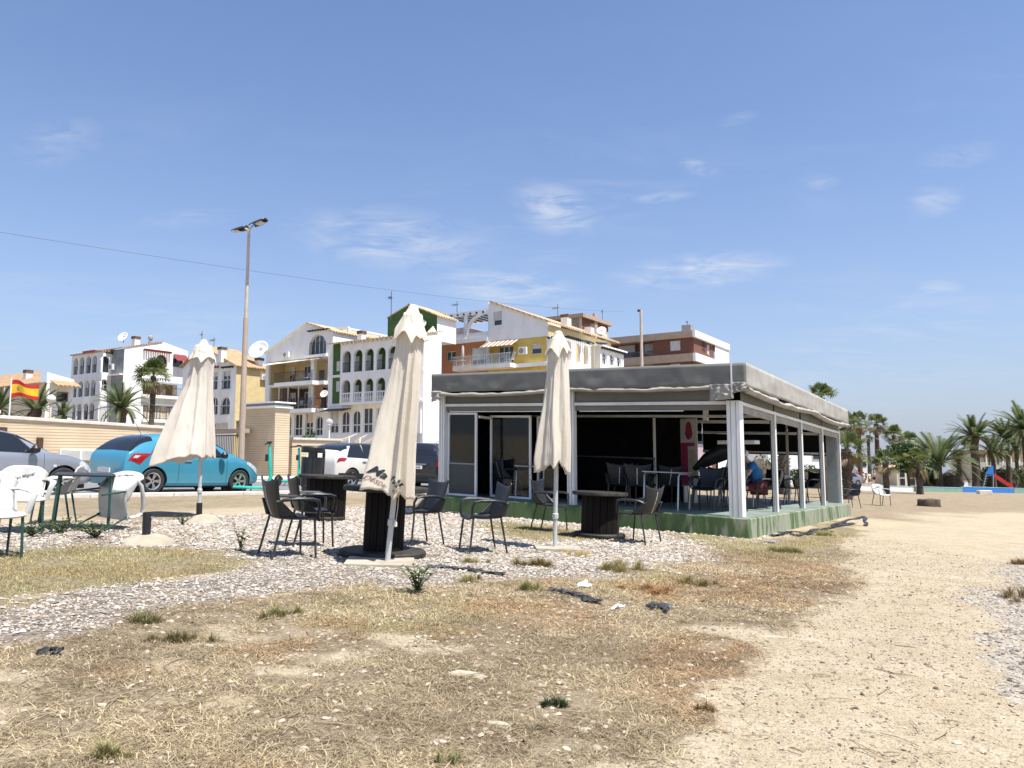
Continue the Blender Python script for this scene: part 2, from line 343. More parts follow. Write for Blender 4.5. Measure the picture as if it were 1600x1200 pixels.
def zones(x, y):
    a_ = np.clip(y / 8, .4, 1.6); wx = x + ((vnoise(x, y, 0.9, 3) - .5) * .9 + (vnoise(x, y, 5.5, 13, 2) - .5) * .55) * a_; wy = y + ((vnoise(x, y, 0.9, 5) - .5) * .9 + (vnoise(x, y, 5.5, 15, 2) - .5) * .55) * a_
    gr = in_poly(wx, wy, GRAVEL); dr = in_poly(wx, wy, DRY) & ~gr; gy = in_poly(wx, wy, GREY)
    tu = np.zeros(x.shape, bool)
    for p in TURFS: tu |= in_poly(wx, wy, p)
    bare = (vnoise(x, y, 3.4, 11) > .67) & (y < 8)
    return gr & ~tu, dr & ~bare, tu, gy
XX, YY = np.meshgrid(GX, GY)
near = np.clip(1 - np.maximum(0, YY - 9) / 6, 0, 1) * np.clip(1 - np.maximum(0, np.abs(XX) - 7) / 3, 0, 1)
def micro(x, y): return (vnoise(x, y, .8, 1) - .5) * .035 + (vnoise(x, y, 5, 2) - .5) * .022 + (vnoise(x, y, 16, 4, 2) - .5) * .010
ZZ = -GA * XX - GB * YY + near * micro(XX, YY) - .004
def gzn(x, y):
    n = np.clip(1 - np.maximum(0, y - 9) / 6, 0, 1) * np.clip(1 - np.maximum(0, np.abs(x) - 7) / 3, 0, 1)
    return -GA * x - GB * y + n * micro(x, y) - .004
nx, ny = len(GX), len(GY)
gm = bpy.data.meshes.new('ground')
V = np.stack([XX, YY, ZZ], -1).reshape(-1, 3)
idx = np.arange(nx * ny).reshape(ny, nx)
Q = np.stack([idx[:-1, :-1], idx[:-1, 1:], idx[1:, 1:], idx[1:, :-1]], -1).reshape(-1, 4)
def np_mesh(me, V, Q, k=4):
    me.vertices.add(len(V)); me.vertices.foreach_set('co', np.ascontiguousarray(V, dtype=np.float32).ravel())
    me.loops.add(Q.size); me.loops.foreach_set('vertex_index', np.ascontiguousarray(Q, dtype=np.int32).ravel())
    me.polygons.add(len(Q)); me.polygons.foreach_set('loop_start', np.arange(0, Q.size, k, dtype=np.int32))
    me.update(calc_edges=True); return me
np_mesh(gm, V, Q); gm.shade_smooth()
def soft_zones(x, y, k=9):
    acc = 0
    for i in range(k):
        a = i * 2.399; r = .20 * math.sqrt((i + .5) / k) * np.clip(y / 6, .6, 2.5); acc = acc + np.stack([b.astype(np.float32) for b in zones(x + r * math.cos(a), y + r * math.sin(a))], -1)
    return acc / k
z4 = soft_zones(XX.ravel(), YY.ravel()).astype(np.float32)
_x, _y = XX.ravel(), YY.ravel()
z4[:, 1] = np.maximum(z4[:, 1], .62 * np.clip((_y - 15 + (vnoise(_x, _y, .28, 51) - .5) * 22 - np.clip(_x - 9, -4, 6) * .9) / 7, 0, 1))
at = gm.attributes.new('zone', 'FLOAT_COLOR', 'POINT'); at.data.foreach_set('color', np.ascontiguousarray(z4).ravel())
def ground_material():
    m = bpy.data.materials.new('dry_ground'); m.use_nodes = True; t = m.node_tree; b = t.nodes['Principled BSDF']; l = t.links.new
    b.inputs['Roughness'].default_value = .95; b.inputs['Specular IOR Level'].default_value = .15
    geo = t.nodes.new('ShaderNodeNewGeometry'); pos = geo.outputs['Position']
    a = t.nodes.new('ShaderNodeAttribute'); a.attribute_name = 'zone'; sp = t.nodes.new('ShaderNodeSeparateColor'); l(a.outputs['Color'], sp.inputs[0])
    def nz(s, d=5, r=.6):
        n = t.nodes.new('ShaderNodeTexNoise'); n.inputs['Scale'].default_value = s; n.inputs['Detail'].default_value = d; n.inputs['Roughness'].default_value = r; l(pos, n.inputs['Vector']); return n.outputs['Fac']
    def mix(f, c1, c2, mode='MIX'):
        x = t.nodes.new('ShaderNodeMix'); x.data_type = 'RGBA'; x.blend_type = mode
        if hasattr(f, 'is_linked'): l(f, x.inputs[0])
        else: x.inputs[0].default_value = f
        for s, c in ((6, c1), (7, c2)):
            if isinstance(c, tuple): x.inputs[s].default_value = (*c, 1)
            else: l(c, x.inputs[s])
        return x.outputs[2]
    def math_(op, p, q):
        x = t.nodes.new('ShaderNodeMath'); x.operation = op
        for i, c in ((0, p), (1, q)):
            if hasattr(c, 'is_linked'): l(c, x.inputs[i])
            else: x.inputs[i].default_value = c
        return x.outputs[0]
    n_big, n_mid, n_fine, n_grain = nz(.45, 4), nz(2.6, 6), nz(22, 5, .7), nz(90, 3)
    sand = ramp(t, n_mid, [(.30, (.40, .32, .21)), (.5, (.47, .39, .27)), (.72, (.54, .465, .345))]).outputs[0]
    sand = mix(ramp(t, n_big, [(.42, 0.0), (.62, .55)]).outputs[0], sand, (.42, .355, .25))
    sand = mix(ramp(t, n_fine, [(.33, .75), (.47, 0.0)]).outputs[0], sand, (.24, .185, .12)); sand = mix(ramp(t, nz(64, 4, .7), [(.34, .85), (.44, 0.0)]).outputs[0], sand, (.13, .10, .07))
    v2 = t.nodes.new('ShaderNodeTexVoronoi'); v2.inputs['Scale'].default_value = 55; l(pos, v2.inputs['Vector']); v2s = t.nodes.new('ShaderNodeSeparateColor'); l(v2.outputs['Color'], v2s.inputs[0])
    pk = math_('MULTIPLY', ramp(t, v2.outputs['Distance'], [(.25, 1.0), (.38, 0.0)]).outputs[0], ramp(t, v2s.outputs[0], [(.62, 0.0), (.66, 1.0)]).outputs[0]); pk = math_('MULTIPLY', pk, ramp(t, n_mid, [(.35, .25), (.6, .95)]).outputs[0])
    sand = mix(pk, sand, ramp(t, v2s.outputs[1], [(0, (.10, .08, .065)), (.5, (.26, .22, .18)), (1, (.55, .50, .43))]).outputs[0])
    vor = t.nodes.new('ShaderNodeTexVoronoi'); vor.inputs['Scale'].default_value = 21; l(pos, vor.inputs['Vector'])
    vs = t.nodes.new('ShaderNodeSeparateColor'); l(vor.outputs['Color'], vs.inputs[0])
    grav = ramp(t, vs.outputs[0], [(0, (.10, .08, .062)), (.4, (.22, .185, .15)), (1, (.40, .355, .305))]).outputs[0]
    grav = mix(ramp(t, vor.outputs['Distance'], [(.35, 0.0), (.7, .75)]).outputs[0], grav, (.20, .165, .125))
    dry = ramp(t, nz(46, 6, .8), [(.32, (.035, .026, .018)), (.43, (.12, .088, .054)), (.55, (.27, .21, .135)), (.70, (.48, .405, .285))]).outputs[0]
    dry = mix(ramp(t, n_mid, [(.40, 0.0), (.60, .7)]).outputs[0], dry, mix(.55, dry, (.46, .38, .265)))
    turf = ramp(t, nz(40, 5, .7), [(.30, (.06, .05, .028)), (.48, (.20, .165, .09)), (.66, (.42, .355, .225))]).outputs[0]
    greyg = ramp(t, vs.outputs[1], [(0, (.16, .15, .145)), (.5, (.36, .34, .33)), (1, (.56, .54, .52))]).outputs[0]
    def edge(chan):
        s = math_('ADD', chan, math_('MULTIPLY', math_('SUBTRACT', n_mid, .5), 1.1)); s = math_('ADD', s, math_('MULTIPLY', math_('SUBTRACT', n_fine, .5), .9))
        return ramp(t, s, [(.38, 0.0), (.62, 1.0)]).outputs[0]
    dry = mix(ramp(t, nz(1.3, 4), [(.38, .30), (.54, 0.0)]).outputs[0], dry, (.10, .072, .045))
    c = mix(edge(sp.outputs[1]), sand, dry)
    c = mix(edge(sp.outputs[0]), c, grav)
    c = mix(edge(sp.outputs[2]), c, turf)
    c = mix(math_('MULTIPLY', edge(a.outputs['Alpha']), .35), c, greyg)
    l(c, b.inputs['Base Color'])
    hh = math_('ADD', math_('MULTIPLY', n_fine, .8), math_('MULTIPLY', n_grain, .45)); hh = math_('ADD', hh, math_('MULTIPLY', math_('MULTIPLY', vor.outputs['Distance'], -.9), sp.outputs[0]))
    bp = t.nodes.new('ShaderNodeBump'); bp.inputs['Strength'].default_value = 1.0; bp.inputs['Distance'].default_value = .03; l(hh, bp.inputs['Height']); l(bp.outputs[0], b.inputs['Normal'])
    return m
gm.materials.append(ground_material())
tag(link('ground', gm), 'sandy dry ground with dead grass and a trodden path', kind='structure')

# road, kerb and pavement along the parked cars
K0 = Vector((-8.25, 18.35, 0)); NR = Vector((0.841, -0.541, 0))
def along(u, v, dz=0.0):                                           # u metres along the street, v metres to its right
    p = K0 + E2 * u + NR * v; return Vector((p.x, p.y, gz(p.x, p.y) + dz))
def strip(name, label, u0, u1, v0, v1, dz, m):
    mb = MB(); n = 24
    for i in range(n):
        a, b = u0 + (u1 - u0) * i / n, u0 + (u1 - u0) * (i + 1) / n
        mb.add([along(a, v0, dz), along(a, v1, dz), along(b, v1, dz), along(b, v0, dz)], [(0, 1, 2, 3)])
    return tag(mb.build(name, m), label, kind='structure')
strip('road', 'grey asphalt street behind the parked cars', -16, 70, -6.4, -.14, .008, M['asphalt'])
strip('pavement', 'pale pavement along the tan boundary wall', -16, 70, -9.6, -6.55, .10, M['kerbstone'])
for k, (nm, v0, v1, lab) in enumerate((('kerb', -.14, .14, 'pale concrete kerb edge between parked cars and dry soil'), ('kerb', -6.55, -6.4, 'far kerb in front of the tan boundary wall'))):
    mb = MB()
    for i in range(44):
        a = -16 + i * 2
        vs = [along(a + q * 1.985, v, dz) for q in (0, 1) for v, dz in ((v0, -.05), (v1, -.05), (v1, .075), (v0, .075))]
        mb.add(vs, [(0, 1, 2, 3), (7, 6, 5, 4), (0, 4, 5, 1), (1, 5, 6, 2), (2, 6, 7, 3), (3, 7, 4, 0)])
    tag(mb.build(nm, M['kerbstone'], bevel=.012), lab, kind='structure')

# ------------------------------------------------------------------ loose ground cover: pebbles, straw, turf
def tri_noise_stones(P, R, col, name, label, flat=.62):
    base = np.array([(1, 0, 0), (.31, .95, 0), (-.81, .59, 0), (-.81, -.59, 0), (.31, -.95, 0), (.45, .1, .8), (-.5, .2, .72)])
    tris = np.array([(0, 1, 5), (1, 6, 5), (1, 2, 6), (2, 3, 6), (3, 4, 6), (4, 5, 6), (4, 0, 5)])
    n = len(P); th = np.random.rand(n) * 2 * PI; c, s = np.cos(th), np.sin(th)
    b = base[None] * (1 + (np.random.rand(n, 7, 1) - .5) * .5) * np.stack([.75 + .5 * np.random.rand(n), .75 + .5 * np.random.rand(n), flat * (.7 + .6 * np.random.rand(n))], -1)[:, None, :]
    tx = (np.random.rand(n) - .5) * .9
    x = b[..., 0] * c[:, None] - b[..., 1] * s[:, None]; y = b[..., 0] * s[:, None] + b[..., 1] * c[:, None]; z = b[..., 2] + x * tx[:, None] * .5
    V = np.stack([x, y, z], -1) * R[:, None, None] + P[:, None, :]
    T = (tris[None] + (np.arange(n) * 7)[:, None, None]).reshape(-1, 3)
    me = bpy.data.meshes.new(name); np_mesh(me, V.reshape(-1, 3), T, 3)
    ca = me.attributes.new('Col', 'FLOAT_COLOR', 'POINT'); cc = np.concatenate([np.repeat(col, 7, 0), np.ones((n * 7, 1))], 1).astype(np.float32); ca.data.foreach_set('color', cc.ravel())
    me.materials.append(attr_mat(name + '_surface', .9)); return tag(link(name, me), label, kind='stuff')
Z4 = z4.reshape(len(GY), len(GX), 4)
def zlook(x, y): return Z4[np.clip(np.searchsorted(GY, y), 0, len(GY) - 1), np.clip(np.searchsorted(GX, x), 0, len(GX) - 1)]
def sample(n, x0, x1, y0, y1, which, edge=.06):
    x = np.random.uniform(x0, x1, n); y = np.random.uniform(y0, y1, n)
    k = np.random.rand(n) < zlook(x, y)[:, which] ** 1.3
    # keep to the picture's field of view with a margin, so nothing is wasted
    k &= (np.abs(x) < y * .74 + .8)
    return x[k], y[k]
def lerp_col(t, a, b): return np.array(a)[None] * (1 - t[:, None]) + np.array(b)[None] * t[:, None]
x, y = sample(330000, -9.5, 7, 4.2, 17, 0); k = (vnoise(x, y, 2.2, 31) > .16 + np.random.rand(len(x)) * .14) & (np.random.rand(len(x)) < .95); x, y = x[k], y[k]
keep = np.random.rand(len(x)) < np.clip(1.15 - (y - 6) * .055, .35, 1); x, y = x[keep], y[keep]
R = np.random.uniform(.005, .0125, len(x)) * (1 + (np.random.rand(len(x)) < .14) * np.random.rand(len(x)) * 1.6) * np.clip(y / 8, .9, 1.5)
t_ = np.random.rand(len(x)); colr = lerp_col(t_, (.26, .23, .195), (.53, .485, .43)); dk = np.random.rand(len(x)) < .18; colr[dk] *= .5; wm = np.random.rand(len(x)) < .2; colr[wm] *= np.array([1.0, .88, .76])
tri_noise_stones(np.stack([x, y, gzn(x, y) + R * .25], -1), R, colr, 'gravel', 'pale crushed stone gravel spread around the outdoor tables')
x = np.random.uniform(-1, 7, 110000); y = np.random.uniform(2.2, 14, 110000); z = zones(x, y); k = ~z[0] & ~z[2] & (np.abs(x) < y * .74 + .5)
gw = zlook(x, y)[:, 3]; k &= (np.random.rand(len(x)) < gw * .6) | ((~z[1]) & (np.random.rand(len(x)) < .42)); x, y = x[k], y[k]; g3 = zones(x, y)[3]
R = np.random.uniform(.003, .010, len(x)) * np.where(g3, 1.5, 1.0) * (1 + (np.random.rand(len(x)) < .06))
colr = np.where(g3[:, None], lerp_col(np.random.rand(len(x)), (.10, .09, .08), (.42, .38, .33)), lerp_col(np.random.rand(len(x)), (.09, .07, .055), (.50, .42, .31)))
tri_noise_stones(np.stack([x, y, gzn(x, y) + R * .2], -1), R, colr, 'path_pebbles', 'small grey and brown pebbles scattered over the sandy path')
x, y = sample(9000, -5, 5, 2.0, 9, 1); R = np.random.uniform(.005, .02, len(x)) ** 1.0
tri_noise_stones(np.stack([x, y, gzn(x, y) + R * .1], -1), R, lerp_col(np.random.rand(len(x)), (.26, .21, .15), (.50, .43, .34)), 'soil_stones', 'pale stones lying among the dead grass')

def blades(x, y, length, lean, width, c1, c2, name, label, transl=.2, curl=.5, zoff=0.0, az=None):
    n = len(x); th = np.random.rand(n) * 2 * PI if az is None else az; d = np.stack([np.cos(th), np.sin(th), np.zeros(n)], -1)
    sidev = np.stack([-np.sin(th + np.random.normal(0, .5, n)), np.cos(th), np.zeros(n)], -1) * width[:, None] * .5
    P0 = np.stack([x, y, gzn(x, y) + zoff], -1); up = np.array([0, 0, 1.0])
    P1 = P0 + d * (length * np.sin(lean) * .5)[:, None] + up * (length * np.cos(lean) * .55)[:, None]
    cv = np.stack([-np.sin(th), np.cos(th), np.zeros(n)], -1) * (np.random.normal(0, .18, n) * length)[:, None]
    P2 = P0 + d * (length * np.sin(np.minimum(lean + curl, 1.5)))[:, None] + up * np.maximum(.002, length * np.cos(np.minimum(lean + curl * np.random.rand(n), 1.5)))[:, None] + cv
    V = np.stack([P0 - sidev, P0 + sidev, P1 + sidev * .8, P1 - sidev * .8, P2], 1).reshape(-1, 3)
    o = (np.arange(n) * 5)[:, None, None]; T = (np.array([(0, 1, 2), (0, 2, 3), (3, 2, 4)])[None] + o).reshape(-1, 3)
    me = bpy.data.meshes.new(name); np_mesh(me, V, T, 3)
    t = np.random.rand(n) ** 1.1; colr = lerp_col(t, c1, c2) * (.8 + .4 * np.random.rand(n))[:, None]; b_ = np.clip((vnoise(x, y, 1.5, 41) - .36) * 4.2, 0, 1)[:, None]; r_ = np.clip((vnoise(x, y, .9, 43) - .52) * 6, 0, 1)[:, None]; colr = colr * (.78 + .34 * b_) * (1 - r_ * np.array([[.12, .25, .34]]))
    ca = me.attributes.new('Col', 'FLOAT_COLOR', 'POINT'); ca.data.foreach_set('color', np.concatenate([np.repeat(colr, 5, 0), np.ones((n * 5, 1))], 1).astype(np.float32).ravel())
    me.materials.append(attr_mat(name + '_blades', .75, transl=transl)); return tag(link(name, me), label, kind='stuff') if label else me
def dens(x, y, s, seed, lo): return vnoise(x, y, s, seed) > lo + np.random.rand(len(x)) * .22
x, y = sample(1500000, -6.5, 5.6, 1.9, 11.5, 1, .12); k = dens(x, y, 2.8, 21, .26) & (np.random.rand(len(x)) < np.clip(3.4 / y, .22, 1) ** 1.2); x, y = x[k], y[k]
cx, cy = sample(2600, -6, 5.6, 1.9, 10.5, 1); cx, cy = cx[:620], cy[:620]; m_ = 46; rr_ = np.abs(np.random.normal(0, .06, (len(cx), m_))); aa_ = np.random.rand(len(cx), m_) * 2 * PI
x = np.concatenate([x, (cx[:, None] + rr_ * np.cos(aa_)).ravel()]); y = np.concatenate([y, (cy[:, None] + rr_ * np.sin(aa_)).ravel()])
n = len(x); blades(x, y, np.random.uniform(.02, .11, n) * np.random.uniform(.5, 1.1, n), np.random.uniform(1.05, 1.55, n), np.random.uniform(.0014, .0036, n) * np.clip(y / 4, 1, 2.0), (.17, .12, .068), (.64, .53, .335), 'dead_grass', 'trampled dead grass and straw litter covering the foreground', curl=.5, zoff=.001)
x, y = sample(600000, -9.5, 6.5, 3.2, 16, 2, .22); k = dens(x, y, 2.6, 8, .28); x, y = x[k], y[k]; n = len(x)
blades(x, y, np.random.uniform(.015, .055, n), np.random.uniform(.4, 1.45, n), np.random.uniform(.0025, .005, n) * np.clip(y / 7, .8, 1.5), (.19, .175, .06), (.60, .51, .29), 'grass', 'patchy yellowing grass between gravel and dirt')
# ------------------------------------------------------------------ kiosk bar
KS = .915; KO = Vector((4.36 * KS, 14.62 * KS, 0)); KO.z = gz(KO.x, KO.y) + .335
KX, KY = -.030, -.0267                                             # floor falls with the ground
KW, KD, KP = 7.24, 10.85, [0, 2.71, 5.42, 8.13, 10.85]
kiosk = empty('kiosk_bar', 'open kiosk bar with grey awnings and white posts on a green plinth', 'kiosk', KO, GRID); kiosk.scale = (KS, KS, KS)
def shear(p): return Vector((p.x, p.y, p.z + KX * p.x + KY * p.y))
def kb(mb, name, m, parent=kiosk, **kw): return mb.fn(shear).build(name, m, parent, **kw)
def klocal(px, py, y=None, x=None, z=None):
    """photo point on one of the kiosk's own planes, in kiosk coordinates"""
    d = ray(px, py); c = Vector((0, 0, EYE)) - KO; ex = -E1
    o = Vector((c.dot(ex), c.dot(E2), c.z)); r = Vector((d.dot(ex), d.dot(E2), d.z))
    if y is not None: t = (y - o.y) / r.y
    elif x is not None: t = (x - o.x) / r.x
    else: t = (z + KX * o.x + KY * o.y - o.z) / (r.z - KX * r.x - KY * r.y)
    p = (o + r * t) / KS; return Vector((p.x, p.y, p.z - KX * p.x - KY * p.y))
def kworld(x, y, z=0.0): p = shear(Vector((x, y, z))) * KS; return KO - E1 * p.x + E2 * p.y + Vector((0, 0, p.z))

# plinth, with its own stained green paint
def plinth_mat():
    m = mat('stained_green_plinth', (.055, .105, .032), .85, (.095, .145, .06), 2.2, .25, 20, stretch=(1, 1, .25)); t = m.node_tree; b = t.nodes['Principled BSDF']; l = t.links.new
    prev = b.inputs['Base Color'].links[0].from_socket
    tcn = t.nodes.new('ShaderNodeTexCoord'); mp = t.nodes.new('ShaderNodeMapping'); mp.inputs['Scale'].default_value = (2.1, 2.1, .55); l(tcn.outputs['Object'], mp.inputs[0])
    n = t.nodes.new('ShaderNodeTexNoise'); n.inputs['Scale'].default_value = 1.9; n.inputs['Detail'].default_value = 7; n.inputs['Distortion'].default_value = .5; l(mp.outputs[0], n.inputs['Vector'])
    sx = t.nodes.new('ShaderNodeSeparateXYZ'); l(tcn.outputs['Object'], sx.inputs[0])
    mr = t.nodes.new('ShaderNodeMapRange'); mr.inputs[1].default_value = -2.0; mr.inputs[2].default_value = .25; mr.inputs[3].default_value = -.16; mr.inputs[4].default_value = .13; l(sx.outputs[0], mr.inputs[0])
    ad = t.nodes.new('ShaderNodeMath'); ad.operation = 'ADD'; l(n.outputs['Fac'], ad.inputs[0]); l(mr.outputs[0], ad.inputs[1])
    r = ramp(t, ad.outputs[0], [(.53, 0.0), (.64, .62)])
    x = t.nodes.new('ShaderNodeMix'); x.data_type = 'RGBA'; l(r.outputs[0], x.inputs[0]); l(prev, x.inputs[6]); x.inputs[7].default_value = (.36, .36, .28, 1); l(x.outputs[2], b.inputs['Base Color'])
    return m
mb = MB(); n = 30
ring = [(-KW - .25 + (KW + .5) * i / n, -.27 + .012 * math.sin(i * 1.7)) for i in range(n + 1)] + [(.27 + .012 * math.sin(i * 2.1), -.27 + (KD + .55) * i / n) for i in range(1, n + 1)] + [(-KW - .25, KD + .3)]
top = [Vector((x, y, 0)) for x, y in ring]; bot = [Vector((x * 1.0 + (.025 if x > 0 else 0), y - (.025 if y < 0 else 0), -.52)) for x, y in ring]
mb.add(top + bot, [tuple(range(len(ring)))] + [(i + len(ring), (i + 1) % len(ring) + len(ring), (i + 1) % len(ring), i) for i in range(len(ring))])
kb(mb, 'plinth', plinth_mat(), bevel=.02)
mb = MB().b2(-KW - .1, .20, -.18, KD + .2, .002, .006); kb(mb, 'floor_covering', M['kiosk_floor'])
def post(x, y, w, d, z1=2.24, nm='post'):
    mb = MB().b2(x - w / 2, x + w / 2, y - d / 2, y + d / 2, .004, z1); o = kb(mb, nm, M['alu'], bevel=.008)
    m2 = MB()
    for s in (-1, 1): m2.b2(x + s * w * .2 - .006, x + s * w * .2 + .006, y - d / 2 - .003, y - d / 2 + .002, .02, z1 - .02)
    kb(m2, 'groove', M['grey_panel'], o); return o
post(-.02, 0, .26, .24); post(-3.62, 0, .17, .16, 2.52); post(-KW + .05, 0, .17, .16, 2.52)
for y in KP[1:]: post(.05, y, .10, .10)
for y in KP[1:]:
    kb(MB().b2(-.022, -.003, y - .05, y + .05, .01, 2.16), 'post_dark_strip', M['black_plastic'])  # thin black strip along the left edge of each side post
for x in (-1.5, -3.4, -5.2, -7.1): post(x, KD, .08, .08)
# roof and fascia canvas
FZ0, FZ1 = 2.50, 2.94
kb(MB().b2(-KW - .04, .28, -.30, KD + .3, 2.80, 2.90), 'roof', M['awning'])
def sheet(p0, p1, z0, z1, nrm, wob=.018, seed=0, sag=0.0, nu=70, nv=8):
    p0, p1 = Vector(p0), Vector(p1); nrm = Vector(nrm)
    def f(u, v):
        p = p0.lerp(p1, u); z = z0 + (z1 - z0) * v - sag * math.sin(PI * u) * (1 - v)
        w = mnoise.noise(Vector((u * 9 + seed, v * 1.6, seed))) * wob + mnoise.noise(Vector((u * 26 + seed, v * 3.0 + u * 4, seed + 3))) * wob * .45
        return p + nrm * w * (1.15 - v) + Vector((0, 0, z + w * .25 * (1 - v)))
    return MB().grid(f, nu, nv)
kb(sheet((-KW - .06, -.34, 0), (-3.55, -.34, 0), FZ0, FZ1, (0, -1, 0), .022, 1), 'fascia_canvas', M['awning'], smooth=True, solid=.006)
kb(sheet((-3.54, -.345, 0), (.31, -.345, 0), FZ0, FZ1, (0, -1, 0), .02, 2), 'fascia_canvas', M['awning'], smooth=True, solid=.006)
kb(sheet((.315, -.34, 0), (.315, KD + .35, 0), FZ0 - .02, FZ1, (1, 0, 0), .03, 3, nu=120), 'fascia_canvas', M['awning_light'], smooth=True, solid=.006)  # right side: the sun's brightness is put into a paler canvas colour
kb(sheet((-KW - .06, -.34, 0), (-KW - .06, KD + .3, 0), FZ0, FZ1, (-1, 0, 0), .02, 4), 'fascia_canvas', M['awning'], smooth=True, solid=.006)
kb(sheet((-KW - .06, KD + .33, 0), (.31, KD + .33, 0), FZ0, FZ1, (0, 1, 0), .02, 5), 'fascia_canvas', M['awning'], smooth=True, solid=.006)
# rolled fold hanging under the fascia
def roll(a, b, r, seed, sag, nrm, drop=.0):
    a, b = Vector(a), Vector(b); pts = []; rs = []
    for i in range(60):
        u = i / 59; w = mnoise.noise(Vector((u * 8, seed, 0))); w2 = mnoise.noise(Vector((u * 22, seed, 5)))
        pts.append(a.lerp(b, u) + Vector((0, 0, -sag * math.sin(PI * u) + .022 * w)) + Vector(nrm) * .015 * w2); rs.append(r * (1 + .3 * w + .18 * w2))
    return MB().tube(pts, rs, 10, flat=.75)
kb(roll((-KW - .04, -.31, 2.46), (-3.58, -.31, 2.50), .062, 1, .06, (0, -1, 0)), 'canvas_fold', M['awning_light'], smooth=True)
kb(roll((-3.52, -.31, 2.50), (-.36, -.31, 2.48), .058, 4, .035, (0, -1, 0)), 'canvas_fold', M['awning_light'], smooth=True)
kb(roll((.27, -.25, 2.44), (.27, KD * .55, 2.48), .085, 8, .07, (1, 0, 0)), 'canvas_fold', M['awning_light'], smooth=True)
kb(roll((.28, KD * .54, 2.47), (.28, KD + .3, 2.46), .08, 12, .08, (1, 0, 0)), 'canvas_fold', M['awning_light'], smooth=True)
# folded corner flaps
def flap(cx, w, y, z0, z1, seed):
    def f(u, v):
        wob = mnoise.noise(Vector((u * 5 + seed, v * 4, seed))) * .05
        return Vector((cx - w / 2 + w * u, y - .03 - .06 * math.sin(PI * u) + wob, z0 + (z1 - z0) * v - .05 * (1 - u) * (1 - v)))
    return MB().grid(f, 24, 16)
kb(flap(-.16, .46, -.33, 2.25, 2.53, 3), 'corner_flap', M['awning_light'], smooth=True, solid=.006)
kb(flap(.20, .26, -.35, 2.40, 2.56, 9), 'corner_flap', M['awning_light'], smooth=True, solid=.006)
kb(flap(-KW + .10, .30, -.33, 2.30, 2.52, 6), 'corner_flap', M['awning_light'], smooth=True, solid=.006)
kb(MB().b2(.03, .055, -.39, -.365, 2.28, 2.95), 'drain_pipe', M['alu'])
# blinds, rails
for (x0, x1, s) in ((-KW + .14, -3.72, 1), (-3.52, -.16, 2)):
    kb(sheet((x0, -.02, 0), (x1, -.02, 0), 2.24, 2.50, (0, -1, 0), .012, 20 + s), 'roller_blind', M['awning'], smooth=True, solid=.005)
    kb(MB().b2(x0, x1, -.07, .03, 2.17, 2.235), 'rail', M['alu'], bevel=.006)
    kb(sheet((x0, .0, 0), (x1, .0, 0), 2.06, 2.165, (0, -1, 0), .01, 30 + s), 'blind_hem', M['awning'], smooth=True, solid=.005)
    kb(MB().b2(x0 + .1, x1 - .9 * (s - 1), -.012, .012, 2.04, 2.058), 'hem_bar', M['alu'])
for i in range(4):
    y0, y1 = KP[i] + (.13 if i == 0 else .06), KP[i + 1] - .06
    kb(sheet((.06, y0, 0), (.06, y1, 0), 2.24, 2.60, (1, 0, 0), .012, 40 + i), 'roller_blind', M['awning'], smooth=True, solid=.005)
    kb(MB().b2(.01, .10, y0, y1, 2.17, 2.235), 'rail', M['alu'], bevel=.006)
    kb(sheet((.05, y0, 0), (.05, y1, 0), 2.02, 2.165, (1, 0, 0), .008, 50 + i), 'blind_hem', M['awning_light'], smooth=True, solid=.005)  # side hems take the same paler, sunlit colour
# far side: black blinds half drawn, rails, open below
for i, (x0, x1) in enumerate(((-1.46, -.04), (-3.36, -1.54), (-4.30, -3.44), (-5.16, -4.34), (-7.1, -5.2))):
    kb(MB().b2(x0, x1, KD - .02, KD + .02, 1.46 if i != 3 else 1.86, 2.12) if i < 4 else MB().b2(x0, x1, KD - .02, KD + .02, .02, 2.12), 'far_blind', M['blind'])
    kb(MB().b2(x0, x1, KD - .06, KD - .025, 1.50 if i != 3 else 1.80, 1.56 if i != 3 else 1.85), 'rail', M['alu'])
    kb(MB().b2(x0, x1, KD - .06, KD + .03, 2.125, 2.20), 'rail', M['alu'])
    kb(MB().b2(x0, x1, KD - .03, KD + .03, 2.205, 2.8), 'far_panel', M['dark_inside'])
kb(MB().b2(-.30, .0, KD - .12, KD - .085, .004, 2.2), 'far_panel', M['grey_panel'])
# inner beams
kb(MB().b2(-3.0, .0, 5.3, 5.4, 2.14, 2.22), 'beam', M['alu']); kb(MB().b2(-6.9, .0, 2.9, 2.98, 2.12, 2.18), 'beam', M['steel'])
kb(MB().b2(-1.62, -1.52, 2.88, 3.0, 2.05, 2.3), 'bracket', M['alu'])
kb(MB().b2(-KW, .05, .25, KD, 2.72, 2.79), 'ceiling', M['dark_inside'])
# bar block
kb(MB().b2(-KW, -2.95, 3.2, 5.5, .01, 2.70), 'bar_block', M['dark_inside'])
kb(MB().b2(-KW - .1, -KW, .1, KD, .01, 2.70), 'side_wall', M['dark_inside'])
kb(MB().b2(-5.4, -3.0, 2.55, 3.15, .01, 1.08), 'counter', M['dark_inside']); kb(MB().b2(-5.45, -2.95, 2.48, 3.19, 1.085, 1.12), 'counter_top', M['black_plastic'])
kb(MB().b2(-2.99, -2.94, 3.12, 3.17, .01, 2.12), 'post', M['alu'])
kb(MB().b2(-3.9, -3.05, 3.14, 3.19, .25, 1.05), 'pale_panel', M['grey_panel'])
